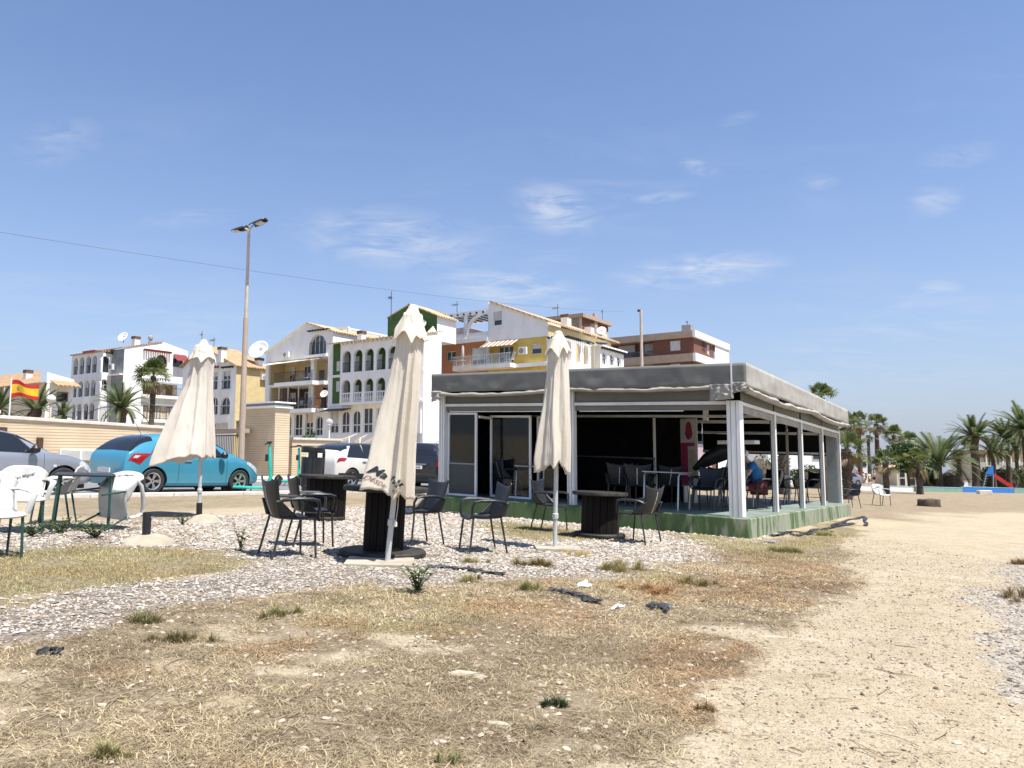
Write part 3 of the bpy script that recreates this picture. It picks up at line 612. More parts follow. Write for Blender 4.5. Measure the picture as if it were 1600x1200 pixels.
# glazed corner on the left
pane = mat('kiosk_glass', (.03, .04, .045), .03, alpha=.22, spec=1.0)
def framed(x0, x1, y, z0, z1, solid_to=None, fr=.05):
    mb = MB(); mb.b2(x0, x0 + fr, y - .025, y + .025, z0, z1).b2(x1 - fr, x1, y - .025, y + .025, z0, z1).b2(x0 + fr, x1 - fr, y - .025, y + .025, z0, z0 + fr).b2(x0 + fr, x1 - fr, y - .025, y + .025, z1 - fr, z1)
    o = kb(mb, 'glazed_panel', M['alu']); zz = z0 + fr
    if solid_to:
        kb(MB().b2(x0 + fr, x1 - fr, y - .012, y + .012, zz, solid_to), 'lower_panel', M['green_panel'], o); kb(MB().b2(x0 + fr, x1 - fr, y - .02, y + .02, solid_to, solid_to + .03), 'mid_rail', M['grey_panel'], o); zz = solid_to + .03
    kb(MB().b2(x0 + fr, x1 - fr, y - .004, y + .004, zz, z1 - fr), 'pane', pane, o)
framed(-KW + .15, -KW + 1.02, .06, .02, 2.03, .78); framed(-KW + 1.03, -KW + 2.2, .62, .02, 2.0)
framed(-KW + 2.2, -KW + 2.75, .9, .02, 2.0)
kb(MB().b2(-KW + 1.03, -KW + 1.08, .1, .6, 1.9, 1.96), 'rail', M['alu'])
index = 0
# ------------------------------------------------------------------ closed parasols
def lin(tab, t):
    for (a, va), (b, vb) in zip(tab, tab[1:]):
        if t <= b: q = (t - a) / (b - a); return va + (vb - va) * q
    return tab[-1][1]
def parasol(label, foot, height, lean, left, right, ribs=8, hem=None, cape_z=.16, cmat='canvas', seed=1, amp=.30, canopy_bottom=.27, phase=0.0, pole_r=.030, tip=.06, cape_w=1.25, slits=()):
    root = empty('parasol', label, 'parasol', foot, 0, 'closed parasols in front of the kiosk')
    q = Matrix.Rotation(lean, 4, 'Y')
    Z1 = height; Z0 = height * canopy_bottom
    def surf(th, t, extra=0.0):
        """t = 0 at the crown, 1 at the hem; th measured from +x"""
        rl, rr = lin(left, t), lin(right, t)
        R = (rl + rr) / 2; c = math.cos(th); base = R + (rr - rl) / 2 * c
        base *= 1 + .10 * math.sin(th) ** 2 * (0 if t < .1 else 1) * (-.9)
        tw = th + .22 * math.sin(2 * th + seed) + .11 * math.sin(3 * th + seed * 1.7); k = tw * ribs / 2 + phase + .35 * mnoise.noise(Vector((math.cos(th), math.sin(th), t * 1.2 + seed))) * 1.6
        fold = 1 - abs(math.sin(k)) ** .9                          # sharp ridges at the ribs, hollows between
        a = amp * min(1, .12 + t * 1.15) * (1 + .55 * math.sin(th * 2 + seed * 2.3) * math.sin(th + seed))
        w = mnoise.noise(Vector((math.cos(th) * 2.4, math.sin(th) * 2.4, t * 1.1 + seed * 5))) * .22 * t + mnoise.noise(Vector((math.cos(th) * 6.5, math.sin(th) * 6.5, t * 1.4 + seed))) * .075 + mnoise.noise(Vector((math.cos(th) * 5, math.sin(th) * 5, t * 9 + seed))) * .022
        r = base * (1 - a + 1.25 * a * fold + w) + extra
        L = (hem(th) if hem else 0.0)
        flap_ = .055 * (fold - .45) + .075 * mnoise.noise(Vector((math.cos(th) * 3, math.sin(th) * 3, seed)))
        z = Z1 - (Z1 - Z0) * t * (1 + (L + flap_) * max(0, t - .5) * 2 * .5)
        return Vector((r * math.cos(th), r * math.sin(th), z))
    NU, NV = 150, 64
    o = MB().grid(lambda u, v: surf(2 * PI * u, .03 + .97 * v), NU, NV, closed=True).xf(q).build('canopy', M[cmat], root, smooth=True, ang=75, solid=.004)
    def cape(u, v):
        th = 2 * PI * u; k = (th + .30 * math.sin(2 * th + seed) + .16 * math.sin(3 * th + seed)) * ribs / 2 + phase; fold = 1 - abs(math.sin(k)) ** .8
        rl, rr = lin(left, cape_z), lin(right, cape_z); R = ((rl + rr) / 2 + (rr - rl) / 2 * math.cos(th)) * cape_w
        r = tip * .75 + (R - tip * .75) * v ** .9; r *= 1 + v * (.10 * (fold - .5) + .10 * mnoise.noise(Vector((math.cos(th) * 2, math.sin(th) * 2, seed + 9))))
        zz = Z1 + .012 - (Z1 - Z0) * cape_z * v * (.86 + (.30 + .22 * math.sin(th * 2 + seed * 3)) * (fold - .3) * v + .26 * mnoise.noise(Vector((math.cos(th) * 1.5, math.sin(th) * 1.5, seed + 20))))
        return Vector((r * math.cos(th), r * math.sin(th), zz))
    MB().grid(cape, 120, 18, closed=True).xf(q).build('vent_cape', M[cmat], root, smooth=True, ang=75, solid=.004)
    MB().lathe([(.001, Z1 + .045), (tip * .6, Z1 + .04), (tip * .95, Z1 + .015), (tip, Z1 - .02), (tip * .8, Z1 - .03)][::-1], 20).xf(q).build('finial_cap', M[cmat], root, smooth=True)
    MB().tube([(0, 0, -.02), (0, 0, Z1 * .5), (0, 0, Z1 - .06)], pole_r, 14).xf(q).build('pole', M['pole_grey'], root, smooth=True)
    c = MB().lathe([(pole_r + .002, .40), (pole_r + .012, .41), (pole_r + .012, .47), (pole_r + .002, .48)], 14).xf(q).build('collar', M['pole_grey'], root, smooth=True)
    mb = MB()
    for j in range(ribs):
        th = (j - phase / PI) * 2 * PI / ribs; p = surf(th, .97, -.03); mb.tube([(pole_r * 1.3 * math.cos(th), pole_r * 1.3 * math.sin(th), Z1 - .12), (p.x * .75, p.y * .75, p.z + .12)], .008, 5)
    mb.xf(q).build('ribs', M['pole_grey'], root)
    def printed(s, th0, t0, size, rot, m, name, shear=0.0, bold=0.0):
        vs, fs = text_mesh(s, size, shear, bold); c, sn = math.cos(rot), math.sin(rot)
        bm = bmesh.new(); bv = [bm.verts.new(v) for v in vs]
        for f in fs:
            try: bm.faces.new([bv[i] for i in f])
            except ValueError: pass
        bmesh.ops.triangulate(bm, faces=bm.faces); bmesh.ops.subdivide_edges(bm, edges=[e for e in bm.edges if e.calc_length() > size * .15], cuts=1)
        rr = (lin(left, t0) + lin(right, t0)) / 2; me = bpy.data.meshes.new(name)
        for v in bm.verts:
            x, y = v.co.x * c - v.co.y * sn, v.co.x * sn + v.co.y * c
            th = th0 + x / rr; t = t0 - y / (Z1 - Z0)
            p = surf(th, t); e = .02; n = (surf(th + e, t) - surf(th - e, t)).cross(surf(th, t - e) - surf(th, t + e)).normalized()
            if n.dot(Vector((math.cos(th), math.sin(th), 0))) < 0: n = -n
            v.co = q @ (p + n * .006)
        bm.to_mesh(me); bm.free(); me.materials.append(m); return link(name, me, o)
    root['pole_q'] = 0; return root, q, surf, printed
# middle parasol, leaning
S = 8.15 / F
f0 = gp(605, 881)
P2, q2, s2, print2 = parasol('tall closed cream parasol leaning right with dark lettering on its hem', f0, 2.80, .088,
    [(0, .085), (.06, .11), (.15, .155), (.20, .15), (.40, .185), (.60, .25), (.80, .31), (1, .37)], [(0, .085), (.06, .12), (.15, .155), (.25, .16), (.5, .175), (.8, .20), (1, .225)],
    hem=lambda th: .02 - .12 * max(0, -math.cos(th)), cape_z=.20, seed=2, amp=.30, canopy_bottom=.265, phase=.35, cape_w=1.28)
print2('Ma', math.radians(-122), .905, .125, math.radians(-28), M['print_dark'], 'lettering', .12, .003)
print2('hou', math.radians(-76), .925, .120, math.radians(-28), M['print_dark'], 'lettering', .12, .003)
print2('DESDE', math.radians(-124), .955, .062, math.radians(-32), M['print_red'], 'lettering')
print2('890', math.radians(-78), .965, .058, math.radians(-34), M['print_red'], 'lettering')
cord = MB().tube([(.055, -.05, .80), (.06, -.055, .62), (.055, -.05, .46)], .004, 5); cord.lathe([(.001, .40), (.02, .41), (.016, .45), (.001, .47)], 8, (.053, -.05, 0)); cord.xf(q2).build('pull_cord', M['canvas'], P2, smooth=True)
# left parasol, skirt pulled out to the left
P1, q1, s1, print1 = parasol('closed weathered parasol with wide slanting skirt beside the blue car', gp(311, 808), 3.0, -.012,
    [(0, .10), (.06, .15), (.14, .22), (.22, .20), (.40, .30), (.60, .50), (.80, .68), (1, .86)], [(0, .10), (.06, .14), (.14, .20), (.25, .18), (.5, .17), (.8, .175), (1, .18)],
    hem=lambda th: .12 * max(0, -math.cos(th)) - .03, cape_z=.19, seed=5, amp=.20, canopy_bottom=.33, phase=.9, cmat='canvas_old', cape_w=1.12)
MB().tube([(0, 0, -.02), (0, 0, .24)], .048, 14).xf(q1).build('sleeve', M['black_plastic'], P1, smooth=True)
# right parasol
P3, q3, s3, print3 = parasol('closed cream parasol standing before the kiosk centre post', gp(867, 858), 2.93, .022,
    [(0, .075), (.06, .10), (.15, .155), (.22, .15), (.45, .20), (.7, .27), (.9, .315), (1, .31)], [(0, .075), (.06, .11), (.15, .155), (.25, .15), (.5, .17), (.8, .19), (1, .185)],
    hem=lambda th: -.04 + .06 * math.cos(th * 2), cape_z=.17, seed=8, amp=.27, canopy_bottom=.355, phase=1.3, cape_w=1.18)
# bases
def slab(label, px, py, sx, sy, rz):
    o = MB().box((0, 0, .012), (sx, sy, .05)).build('base_slab', M['slab'], None, bevel=.008); p = gp(px, py); o.location = p
    o.rotation_mode = 'QUATERNION'; o.rotation_quaternion = GQ @ Quaternion((0, 0, 1), rz); return tag(o, label, 'slab')
slab('square cream base slab under the leaning parasol', 594, 881, .72, .60, .12); slab('pale base slab at the foot of the right parasol', 872, 859, .62, .42, .05)
def mound(label, px, py, r, h, seed):
    def f(p): n = mnoise.noise(p * 3 + Vector((seed, 0, 0))); return p * (1 + .18 * n)
    o = MB().lathe([(r * .02, h), (r * .35, h * .95), (r * .65, h * .72), (r * .88, h * .4), (r, 0), (r * .96, -.05)][::-1], 22, fn=f).build('concrete_mound', M['slab'], None, smooth=True)
    o.location = gp(px, py); return tag(o, label, 'parasol base')
mound('round pale concrete base under the left parasol', 316, 816, .29, .12, 2)
b_ = empty('parasol_stand', 'empty concrete parasol base with a short dark sleeve', 'parasol base', gp(228, 848), 0)
MB().lathe([(.01, .10), (.12, .095), (.22, .07), (.29, .03), (.31, -.03)][::-1], 22, fn=lambda p: p * (1 + .15 * mnoise.noise(p * 3))).build('concrete_foot', M['slab'], b_, smooth=True)
MB().lathe([(.048, .07), (.05, .36), (.040, .365), (.038, .1)], 16).build('sleeve', M['dark_plastic'], b_, smooth=True); MB().tube([(.05, 0, .3), (.09, 0, .3)], .012, 6).build('bolt', M['steel'], b_)

# ------------------------------------------------------------------ dark moulded armchairs
def make_chair(label, cat='chair', dark=True, logo=True):
    root = empty('armchair', label, cat); pm = M['dark_plastic'] if dark else M['white_resin']; lm = M['leg_paint'] if dark else M['green_leg']
    def seat(u, v):
        x = (u - .5) * 2; return Vector((x * (.215 + .02 * v), -.215 + .44 * v, .435 + .022 * abs(x) ** 3 - .018 * math.sin(PI * v) + (.012 if v < .05 else 0) - (.03 * max(0, v - .86) / .14)))
    MB().grid(seat, 15, 13).build('seat', pm, root, smooth=True, solid=.022)
    def back(u, v):
        x = (u - .5) * 2; w = .215 + .06 * v - .015 * math.sin(PI * v)
        z = .44 + .40 * v + (.05 * abs(x) ** 2.2 - .012) * v ** 3 if dark else .44 + .40 * v - .11 * abs(x) ** 4 * v ** 2
        return Vector((x * w, -.205 - .12 * v - .02 * math.sin(PI * v) + .055 * x * x * (1 - .2 * v), z))
    bk = MB().grid(back, 17, 15).build('backrest', pm, root, smooth=True, solid=.02)
    for s in (-1, 1):
        if dark: MB().tube([(s * .225, -.245, .60), (s * .265, -.20, .635), (s * .285, -.05, .65), (s * .285, .12, .648), (s * .278, .19, .63), (s * .262, .215, .57), (s * .245, .21, .44)], [.026, .031, .034, .034, .031, .027, .024], 8, flat=.6).build('armrest', pm, root, smooth=True)
        else: MB().tube([(s * .22, -.27, .66), (s * .285, -.20, .665), (s * .31, -.05, .655), (s * .31, .10, .65), (s * .30, .185, .625), (s * .275, .205, .56), (s * .25, .19, .44)], [.03, .034, .038, .038, .034, .03, .028], 8, flat=.5).build('armrest', pm, root, smooth=True)
        MB().grid(lambda u, v: Vector((s * (.212 + .03 * v), -.225 - .05 * v + .21 * u * (1 - .75 * v), .45 + .18 * v)), 6, 8).build('side_panel', pm, root, smooth=True, solid=.014)
        for (y0, y1) in ((.19, .215), (-.19, -.275)):
            MB().tube([(s * .215, y0 * .95, .44), (s * .235, y1, .0)], [.0145, .0125], 8).build('leg', lm, root, smooth=True)
    if dark and logo:
        mb = MB(); rr = random.Random(3); z = .05
        while z < .90:
            h = rr.choice((.035, .05, .028, .045)); v = min(1, z + h / 2)
            a = back(.5, z); b2 = back(.5, min(1, z + h)); mb.bar(a + Vector((0, -.0135, 0)), b2 + Vector((0, -.0135, 0)), rr.uniform(.012, .022), .003, up=(0, -1, 0)); z += h + .012
            if z > .86: break
        mb.build('vertical_print', M['print_grey'], bk)
    if not dark:
        for s_, sz, zz, bold in (('San Miguel', .056, .70, .0006),):
            vs, fs = text_mesh(s_, sz, .28 if bold else 0, bold)
            if bold: vs = [Vector((p.x * math.cos(.3) - p.y * math.sin(.3), p.x * math.sin(.3) + p.y * math.cos(.3), 0)) for p in vs]
            for side in (1, -1):
                out = []
                for p in vs:
                    v = (zz + p.y - .44) / .40; w = .215 + .06 * v; u = .5 + (-side * p.x) / (2 * w); q = back(u, v); out.append(q + Vector((0, side * .0135, 0)))
                MB().add(out, fs if side > 0 else [tuple(reversed(f)) for f in fs]).build('lettering', M['print_dark'], bk)
    return root
chair_d = make_chair('x'); chair_w = make_chair('x', dark=False); index_kids()
used = set()
def chair(label, loc, face, kind='d', group='dark armchairs around the outdoor tables', tilt=True, quat=None, name='armchair'):
    """face: heading in degrees of the sitter's look, 0 = right, 90 = away from the camera"""
    src = chair_d if kind == 'd' else chair_w
    if kind in used: o = copy_tree(src)
    else: o = src; used.add(kind)
    rz = math.radians(face - 90); o.location = loc; o.rotation_mode = 'QUATERNION'
    o.rotation_quaternion = quat if quat else ((GQ if tilt else Quaternion()) @ Quaternion((0, 0, 1), rz))
    o['label'] = label; o['category'] = 'chair'; o['group'] = group; return o
CH = [('dark armchair nearest the camera, its printed back turned to the left', (452, 869), 36), ('bluish dark armchair right behind the nearest dark armchair', (486, 852), 28),
      ('dark armchair behind the front spool table, right of the leaning parasol', (652, 850), 215), ('lone dark armchair on open gravel, facing left towards the leaning parasol', (751, 861), 200),
      ('dark armchair half hidden behind the right parasol', (860, 829), 335), ('dark armchair with printed back, right of the spool table by the kiosk', (996, 848), 140)]
for lab, p, a in CH: chair(lab, gp(*p), a)
chair('black armchair on the dirt just past the kiosk end', gp(1328, 793), 190); 
wf = chair('white armchair alone on the dirt beyond the kiosk end', gp(1378, 790), 282, 'w', 'white armchairs')
# white chairs of the left group
chair('white lettered armchair cut off by the left picture edge', gp(-20, 872), 318, 'w', 'white armchairs')
chair('white lettered armchair facing right between the left edge and the square table', gp(30, 832), 305, 'w', 'white armchairs')
chair('white armchair pushed behind the dark square table', gp(80, 818), 200, 'w', 'white armchairs')
tp = gp(158, 828)
qt = Quaternion((0, 0, 1), math.radians(-14)) @ Quaternion((1, 0, 0), math.radians(-75)) @ Quaternion((0, 0, 1), math.radians(6))
chair('white lettered armchair lying tipped over against the square table', tp + Vector((-.02, -.30, .25)), 0, 'w', 'white armchairs', quat=qt)
# square table of that group
sq = empty('square_table', 'dark square table with green legs among the white chairs', 'table', gp(126, 826), 0, tilt=True); sq.rotation_quaternion = GQ @ Quaternion((0, 0, 1), .5)
MB().box((0, 0, .735), (.72, .72, .03)).build('tabletop', M['dark_plastic'], sq, bevel=.01)
for i in (-1, 1):
    for j in (-1, 1): MB().tube([(i * .30, j * .30, .72), (i * .33, j * .33, 0)], .017, 8).build('leg', M['green_leg'], sq, smooth=True)

# ------------------------------------------------------------------ cable-spool tables
def spool(label, px, py, top_r, drum_r, h, base_r, seed, rz=0.0):
    root = empty('spool_table', label, 'table', gp(px, py), 0, 'black cable-spool tables', tilt=True); root.rotation_quaternion = GQ @ Quaternion((0, 0, 1), rz)
    MB().lathe([(top_r * .985, h - .055), (top_r, h - .045), (top_r, h - .012), (top_r * .985, h)], 40).build('tabletop', M['spool_edge'], root, smooth=True, ang=30)
    MB().lathe([(base_r * .985, .0), (base_r, .015), (base_r, .055), (base_r * .97, .07)], 40).build('base_disc', M['spool_edge'], root, smooth=True, ang=30)
    n = 16; me = None
    for i in range(n):
        a = 2 * PI * i / n; w = 2 * drum_r * math.tan(PI / n) * .96
        if me is None: me = MB().box((0, 0, 0), (w, .03, h - .13)).mesh('stave', M['spool'])
        o = link('stave', me, root); o.location = (drum_r * math.cos(a), drum_r * math.sin(a), (h - .13) / 2 + .072); o.rotation_euler = (0, 0, a + PI / 2)
    MB().lathe([(drum_r * .93, .072), (drum_r * .93, h - .06)], 24).build('drum_core', M['spool'], root)
    return root
spool('black spool table standing right behind the leaning parasol', 598, 868, .50, .215, .80, .50, 1)
spool('black spool table farther left, near the litter bin', 507, 812, .50, .33, .78, .36, 2, .3)
spool('dark spool table with worn round top in front of the kiosk', 936, 839, .45, .275, .72, .42, 3, .1)
# ------------------------------------------------------------------ furniture inside the kiosk
def kq(face): return Quaternion((0, 0, 1), math.radians(face - 90))
KC = [('dark printed armchair behind the kiosk glass, left of the steel table', -5.75, .75, 20), ('dark armchair deep in the kiosk behind the corner post', -1.35, 2.3, 215),
      ('dark armchair in the first side bay of the kiosk', .0 - .72, 1.9, 150), ('black armchair with its back to the camera in the first side bay', -1.15, 3.6, 75), ('dark armchair turned sideways in the second side bay', -.55, 4.35, 160),
      ('dark armchair in the third side bay of the kiosk', -.75, 7.1, 20), ('dark armchair beside the last side post of the kiosk', -.6, 9.1, 200), ('dark armchair left of the corner post near the folded parasols', -1.05, 1.25, 235),
      ('pale-backed dark armchair in the shade of the bar', -3.1, 1.6, 262), ('dark armchair against the bar beside the steel frame table', -2.35, 2.2, 100)]
for lab, x, y, a in KC: chair(lab, kworld(x, y, .007), a, 'd', 'armchairs inside the kiosk', tilt=True)
chair('armchair with its back turned in the dark of the kiosk, beside the centre post', kworld(-3.0, 1.05, .007), 82, 'd', 'armchairs inside the kiosk')
chair('armchair with its back turned in the dark of the kiosk, nearer the steel table', kworld(-2.45, .85, .007), 75, 'd', 'armchairs inside the kiosk')
def steel_table(label, x, y, rz, w=.75, d=.75):
    t = empty('steel_table', label, 'table', kworld(x, y, .007), rz, 'steel-legged tables inside the kiosk', tilt=True)
    MB().box((0, 0, .72), (w, d, .025)).build('tabletop', M['steel'], t, bevel=.008)
    for s in (-1, 1):
        pts = [(s * w * .46, -d * .42, 0), (s * w * .46, -d * .42, .64), (s * w * .46, -d * .36, .695), (s * w * .46, d * .36, .695), (s * w * .46, d * .42, .64), (s * w * .46, d * .42, 0)]
        MB().tube(pts, .016, 8).build('leg_frame', M['steel'], t, smooth=True)
steel_table('steel-legged table behind the kiosk glass', -5.1, .95, GRID); steel_table('steel-legged table in the open front bay of the kiosk', -1.75, .75, GRID)
steel_table('steel-legged table in the second side bay of the kiosk', -1.3, 4.6, GRID + .1); steel_table('steel-legged table in the last side bay of the kiosk', -1.3, 8.0, GRID)
# advertising banner, drawn as flat ice-cream shapes
bn = empty('advertising_banner', 'tall pink and white ice cream banner inside the kiosk', 'banner', kworld(-2.55, 4.5, .007), GRID)
MB().box((0, 0, 1.20), (.42, .03, 1.62)).build('panel', M['white_paint'], bn, bevel=.006)
pk = mat('pink_print', (.42, .035, .10), .6, (.50, .06, .14), 4); cr = mat('cream_print', (.74, .52, .26), .6, (.80, .66, .44), 6)
mb = MB(); mb.b2(-.205, -.03, -.0195, -.0165, .42, 1.36); mb.add([(.0 + .10 * math.cos(a) * (1 if math.sin(a) < 0 else .8), -.0196, 1.72 + .22 * math.sin(a)) for a in [i * PI / 10 for i in range(20)]], [tuple(range(20))]); mb.b2(-.205, .14, -.0195, -.0165, 1.345, 1.43).build('pink_shapes', pk, bn)
mb = MB()
for i in range(6): mb.lathe([(.001, .0), (.11 - .01 * i, .004), (.001, .006)], 12, (0, 0, 0)); s0 = len(mb.v) - 36; mb.xf(Matrix.Translation((.09 + .02 * (-1) ** i, -.0215 - .0005 * i, .66 + .11 * i)) @ Matrix.Rotation(PI / 2, 4, 'X'), s0)
mb.build('cream_swirls', cr, bn)
for s in (-.12, .12): MB().b2(s - .015, s + .015, -.12, .12, 0, .40).build('foot', M['steel'], bn)
# folded black parasols leaning inside, on a pale crate edge
fp = empty('folded_parasol', 'bundle of folded black cloth leaning behind the corner post', 'parasol', kworld(-1.35, 3.1, .007), GRID)
MB().tube([(-.55, 0, .82), (-.25, 0, 1.02), (.15, 0, 1.22), (.55, 0, 1.30)], [.05, .15, .20, .16], 12).build('canopy', M['black_plastic'], fp, smooth=True)
MB().tube([(-.05, 0, .0), (.30, 0, 1.28)], .03, 8).build('pole', M['steel'], fp, smooth=True); MB().b2(.05, .85, -.2, .2, 1.36, 1.44).build('pale_board', M['white_paint'], fp, bevel=.01)
lamp = empty('stage_lamp', 'small dark ceiling spotlights with red lens inside the kiosk', 'spotlight', kworld(-2.9, 1.2, 2.35), GRID)
MB().tube([(0, 0, .36), (0, 0, .1)], .012, 6).build('stem', M['dark_iron'], lamp); MB().lathe([(.05, -.06), (.07, .02), (.04, .1)], 12).build('housing', M['dark_iron'], lamp, smooth=True); MB().lathe([(.045, -.064), (.02, -.066)], 12).build('lens', M['red_trim'], lamp)

# ------------------------------------------------------------------ people
def skinned(name, pts, edges, m, parent, root=0, sub=2):
    me = bpy.data.meshes.new(name); me.from_pydata([p[0] for p in pts], edges, []); o = link(name, me, parent)
    o.modifiers.new('skin', 'SKIN'); sv = me.skin_vertices[0].data
    for i, p in enumerate(pts): r = p[1]; sv[i].radius = (r, r) if not isinstance(r, tuple) else r
    sv[root].use_root = True; mm = o.modifiers.new('sub', 'SUBSURF'); mm.levels = mm.render_levels = sub
    dg = bpy.context.evaluated_depsgraph_get(); dg.update(); ev = bpy.data.meshes.new_from_object(o.evaluated_get(dg))
    o.modifiers.clear(); o.data = ev; ev.name = name; ev.materials.clear(); ev.materials.append(m); ev.shade_smooth(); return o
def person(label, loc, rz, shirt, shorts, hair=(.08, .05, .03), pose='stand', h=1.72, cap=None, group='people strolling beyond the kiosk', phase=1):
    root = empty('person', label, 'person', loc, rz, group); k = h / 1.72
    if pose == 'stand':
        a = .13 * phase
        J = dict(pel=(0, 0, .95), waist=(0, .01, 1.08), chest=(0, .0, 1.30), neck=(0, 0, 1.47), head=(0, .02, 1.58), crown=(0, .01, 1.69), hl=(-.10, 0, .92), kl=(-.11, a, .50), al=(-.11, a * .5 - .05, .07), tl=(-.12, a * .5 + .11, .03),
                 hr=(.10, 0, .92), kr=(.11, -a + .04, .50), ar=(.11, -a - .12, .08), tr=(.12, -a + .04, .03), sl=(-.19, 0, 1.41), el=(-.25, -.04 - a, 1.14), wl=(-.26, .06 - a, .90), fl=(-.25, .09 - a, .80), sr=(.19, 0, 1.41), er=(.25, -.04 + a, 1.14), wr=(.26, .06 + a, .90), fr=(.25, .09 + a, .80))
    else:
        J = dict(pel=(0, 0, .52), waist=(0, .04, .66), chest=(0, .16, .90), neck=(0, .27, 1.05), head=(0, .34, 1.13), crown=(0, .35, 1.24), hl=(-.10, .03, .50), kl=(-.13, .44, .50), al=(-.13, .40, .08), tl=(-.14, .52, .03),
                 hr=(.10, .03, .50), kr=(.13, .44, .50), ar=(.13, .36, .08), tr=(.14, .48, .03), sl=(-.19, .22, .99), el=(-.26, .38, .78), wl=(-.14, .58, .76), fl=(-.08, .66, .76), sr=(.19, .22, .99), er=(.26, .38, .78), wr=(.14, .58, .76), fr=(.08, .66, .76))
    J = {a: tuple(c * k for c in b) for a, b in J.items()}
    rad = dict(pel=.125, waist=.115, chest=.135, neck=.052, head=.088, crown=.062, hl=.088, kl=.055, al=.036, tl=.032, hr=.088, kr=.055, ar=.036, tr=.032, sl=.058, el=.040, wl=.028, fl=.030, sr=.058, er=.040, wr=.028, fr=.030)
    names = list(J); ix = {a: i for i, a in enumerate(names)}
    E = [('pel', 'waist'), ('waist', 'chest'), ('chest', 'neck'), ('neck', 'head'), ('head', 'crown'), ('pel', 'hl'), ('hl', 'kl'), ('kl', 'al'), ('al', 'tl'), ('pel', 'hr'), ('hr', 'kr'), ('kr', 'ar'), ('ar', 'tr'), ('chest', 'sl'), ('sl', 'el'), ('el', 'wl'), ('wl', 'fl'), ('chest', 'sr'), ('sr', 'er'), ('er', 'wr'), ('wr', 'fr')]
    skinned('body', [(J[a], rad[a] * k) for a in names], [(ix[a], ix[b]) for a, b in E], M['skin'], root)
    def sub(name, keys, edges, grow, m, cut=()):
        P = [(J[a], (rad[a] + grow) * k) for a in keys]; ii = {a: i for i, a in enumerate(keys)}
        for (a, b, f, r) in cut: P.append((tuple(J[a][c] * (1 - f) + J[b][c] * f for c in range(3)), r * k)); ii[a + b] = len(P) - 1
        skinned(name, P, [(ii[a], ii[b]) for a, b in edges], m, root)
    sm = mat('shirt_cloth', shirt, .85, tuple(c * .8 for c in shirt), 12); pm = mat('shorts_cloth', shorts, .85, tuple(c * .8 for c in shorts), 12)
    sub('shirt', ['pel', 'waist', 'chest', 'sl', 'sr'], [('pel', 'waist'), ('waist', 'chest'), ('chest', 'sl'), ('sl', 'slel'), ('chest', 'sr'), ('sr', 'srer'), ('chest', 'chestneck')], .022, sm, (('sl', 'el', .6, .062), ('sr', 'er', .6, .062), ('chest', 'neck', .75, .075)))
    sub('shorts', ['pel', 'hl', 'hr'], [('pel', 'hl'), ('hl', 'hlkl'), ('pel', 'hr'), ('hr', 'hrkr')], .026, pm, (('hl', 'kl', .85, .085), ('hr', 'kr', .85, .085)))
    hx = Vector(J['head']).lerp(Vector(J['crown']), .62) + Vector((0, -.012 * k, .012 * k))
    hm = mat('hair', hair, .7, tuple(c * .7 for c in hair), 20) if not cap else mat('cap_cloth', cap, .8, tuple(c * .85 for c in cap), 10)
    mb = MB().lathe([(.094 * k, -.03 * k), (.102 * k, .02 * k), (.088 * k, .065 * k), (.05 * k, .092 * k), (.002, .10 * k)], 14, hx)
    if cap: mb.box(hx + Vector((0, .12 * k, -.01)), (.13 * k, .10 * k, .012 * k))
    mb.build('hair' if not cap else 'cap', hm, root, smooth=True)
    hd = Vector(J['head']); mb = MB().lathe([(.001, -.02), (.014, -.012), (.010, .012), (.001, .02)], 6, hd + Vector((0, .092, .01)) * k)
    for s in (-1, 1): mb.lathe([(.001, -.02), (.014, 0), (.001, .02)], 6, hd + Vector((s * .088, 0, .01)) * k)
    mb.build('nose_and_ears', M['skin'], root, smooth=True); mb = MB()
    for s in (-1, 1): mb.lathe([(.001, -.008), (.009, 0), (.001, .008)], 6, hd + Vector((s * .03, .084, .03)) * k)
    mb.box(hd + Vector((0, .086, -.035)) * k, (.04 * k, .01, .006)); mb.build('eyes_and_mouth', M['brown'], root); return root
pc = chair('dark armchair the seated person in blue sits on', kworld(-.52, 3.55, .007), 188, 'd', 'armchairs inside the kiosk')
person('seated person in blue shirt and white cap leaning over a kiosk table', kworld(-.52, 3.55, -.03), math.radians(188 - 90), (.02, .16, .42), (.12, .02, .025), pose='sit', cap=(.74, .70, .62), group='person in the kiosk')
def far_person(lab, px, py, *a, **k): p = gp(px, py); person(lab, p, *a, **k)
far_person('walking person in a red shirt and dark shorts', 1340, 757.5, 2.6, (.55, .03, .02), (.03, .03, .04), h=1.78)
far_person('person in a pale pink top beside the red shirt', 1350, 757, .4, (.66, .46, .44), (.62, .52, .48), (.20, .12, .06), h=1.62, phase=-1)
far_person('person in a pale yellow shirt in the middle of the strollers', 1359, 757, .2, (.70, .66, .42), (.55, .50, .42), h=1.60)
far_person('bare-armed person in dark shorts at the right of the strollers', 1366, 757, -.3, (.48, .28, .21), (.02, .02, .03), h=1.75, phase=-1)
far_person('person in a dark grey shirt behind the strollers', 1371, 756.5, .5, (.09, .09, .10), (.03, .03, .05), h=1.78)
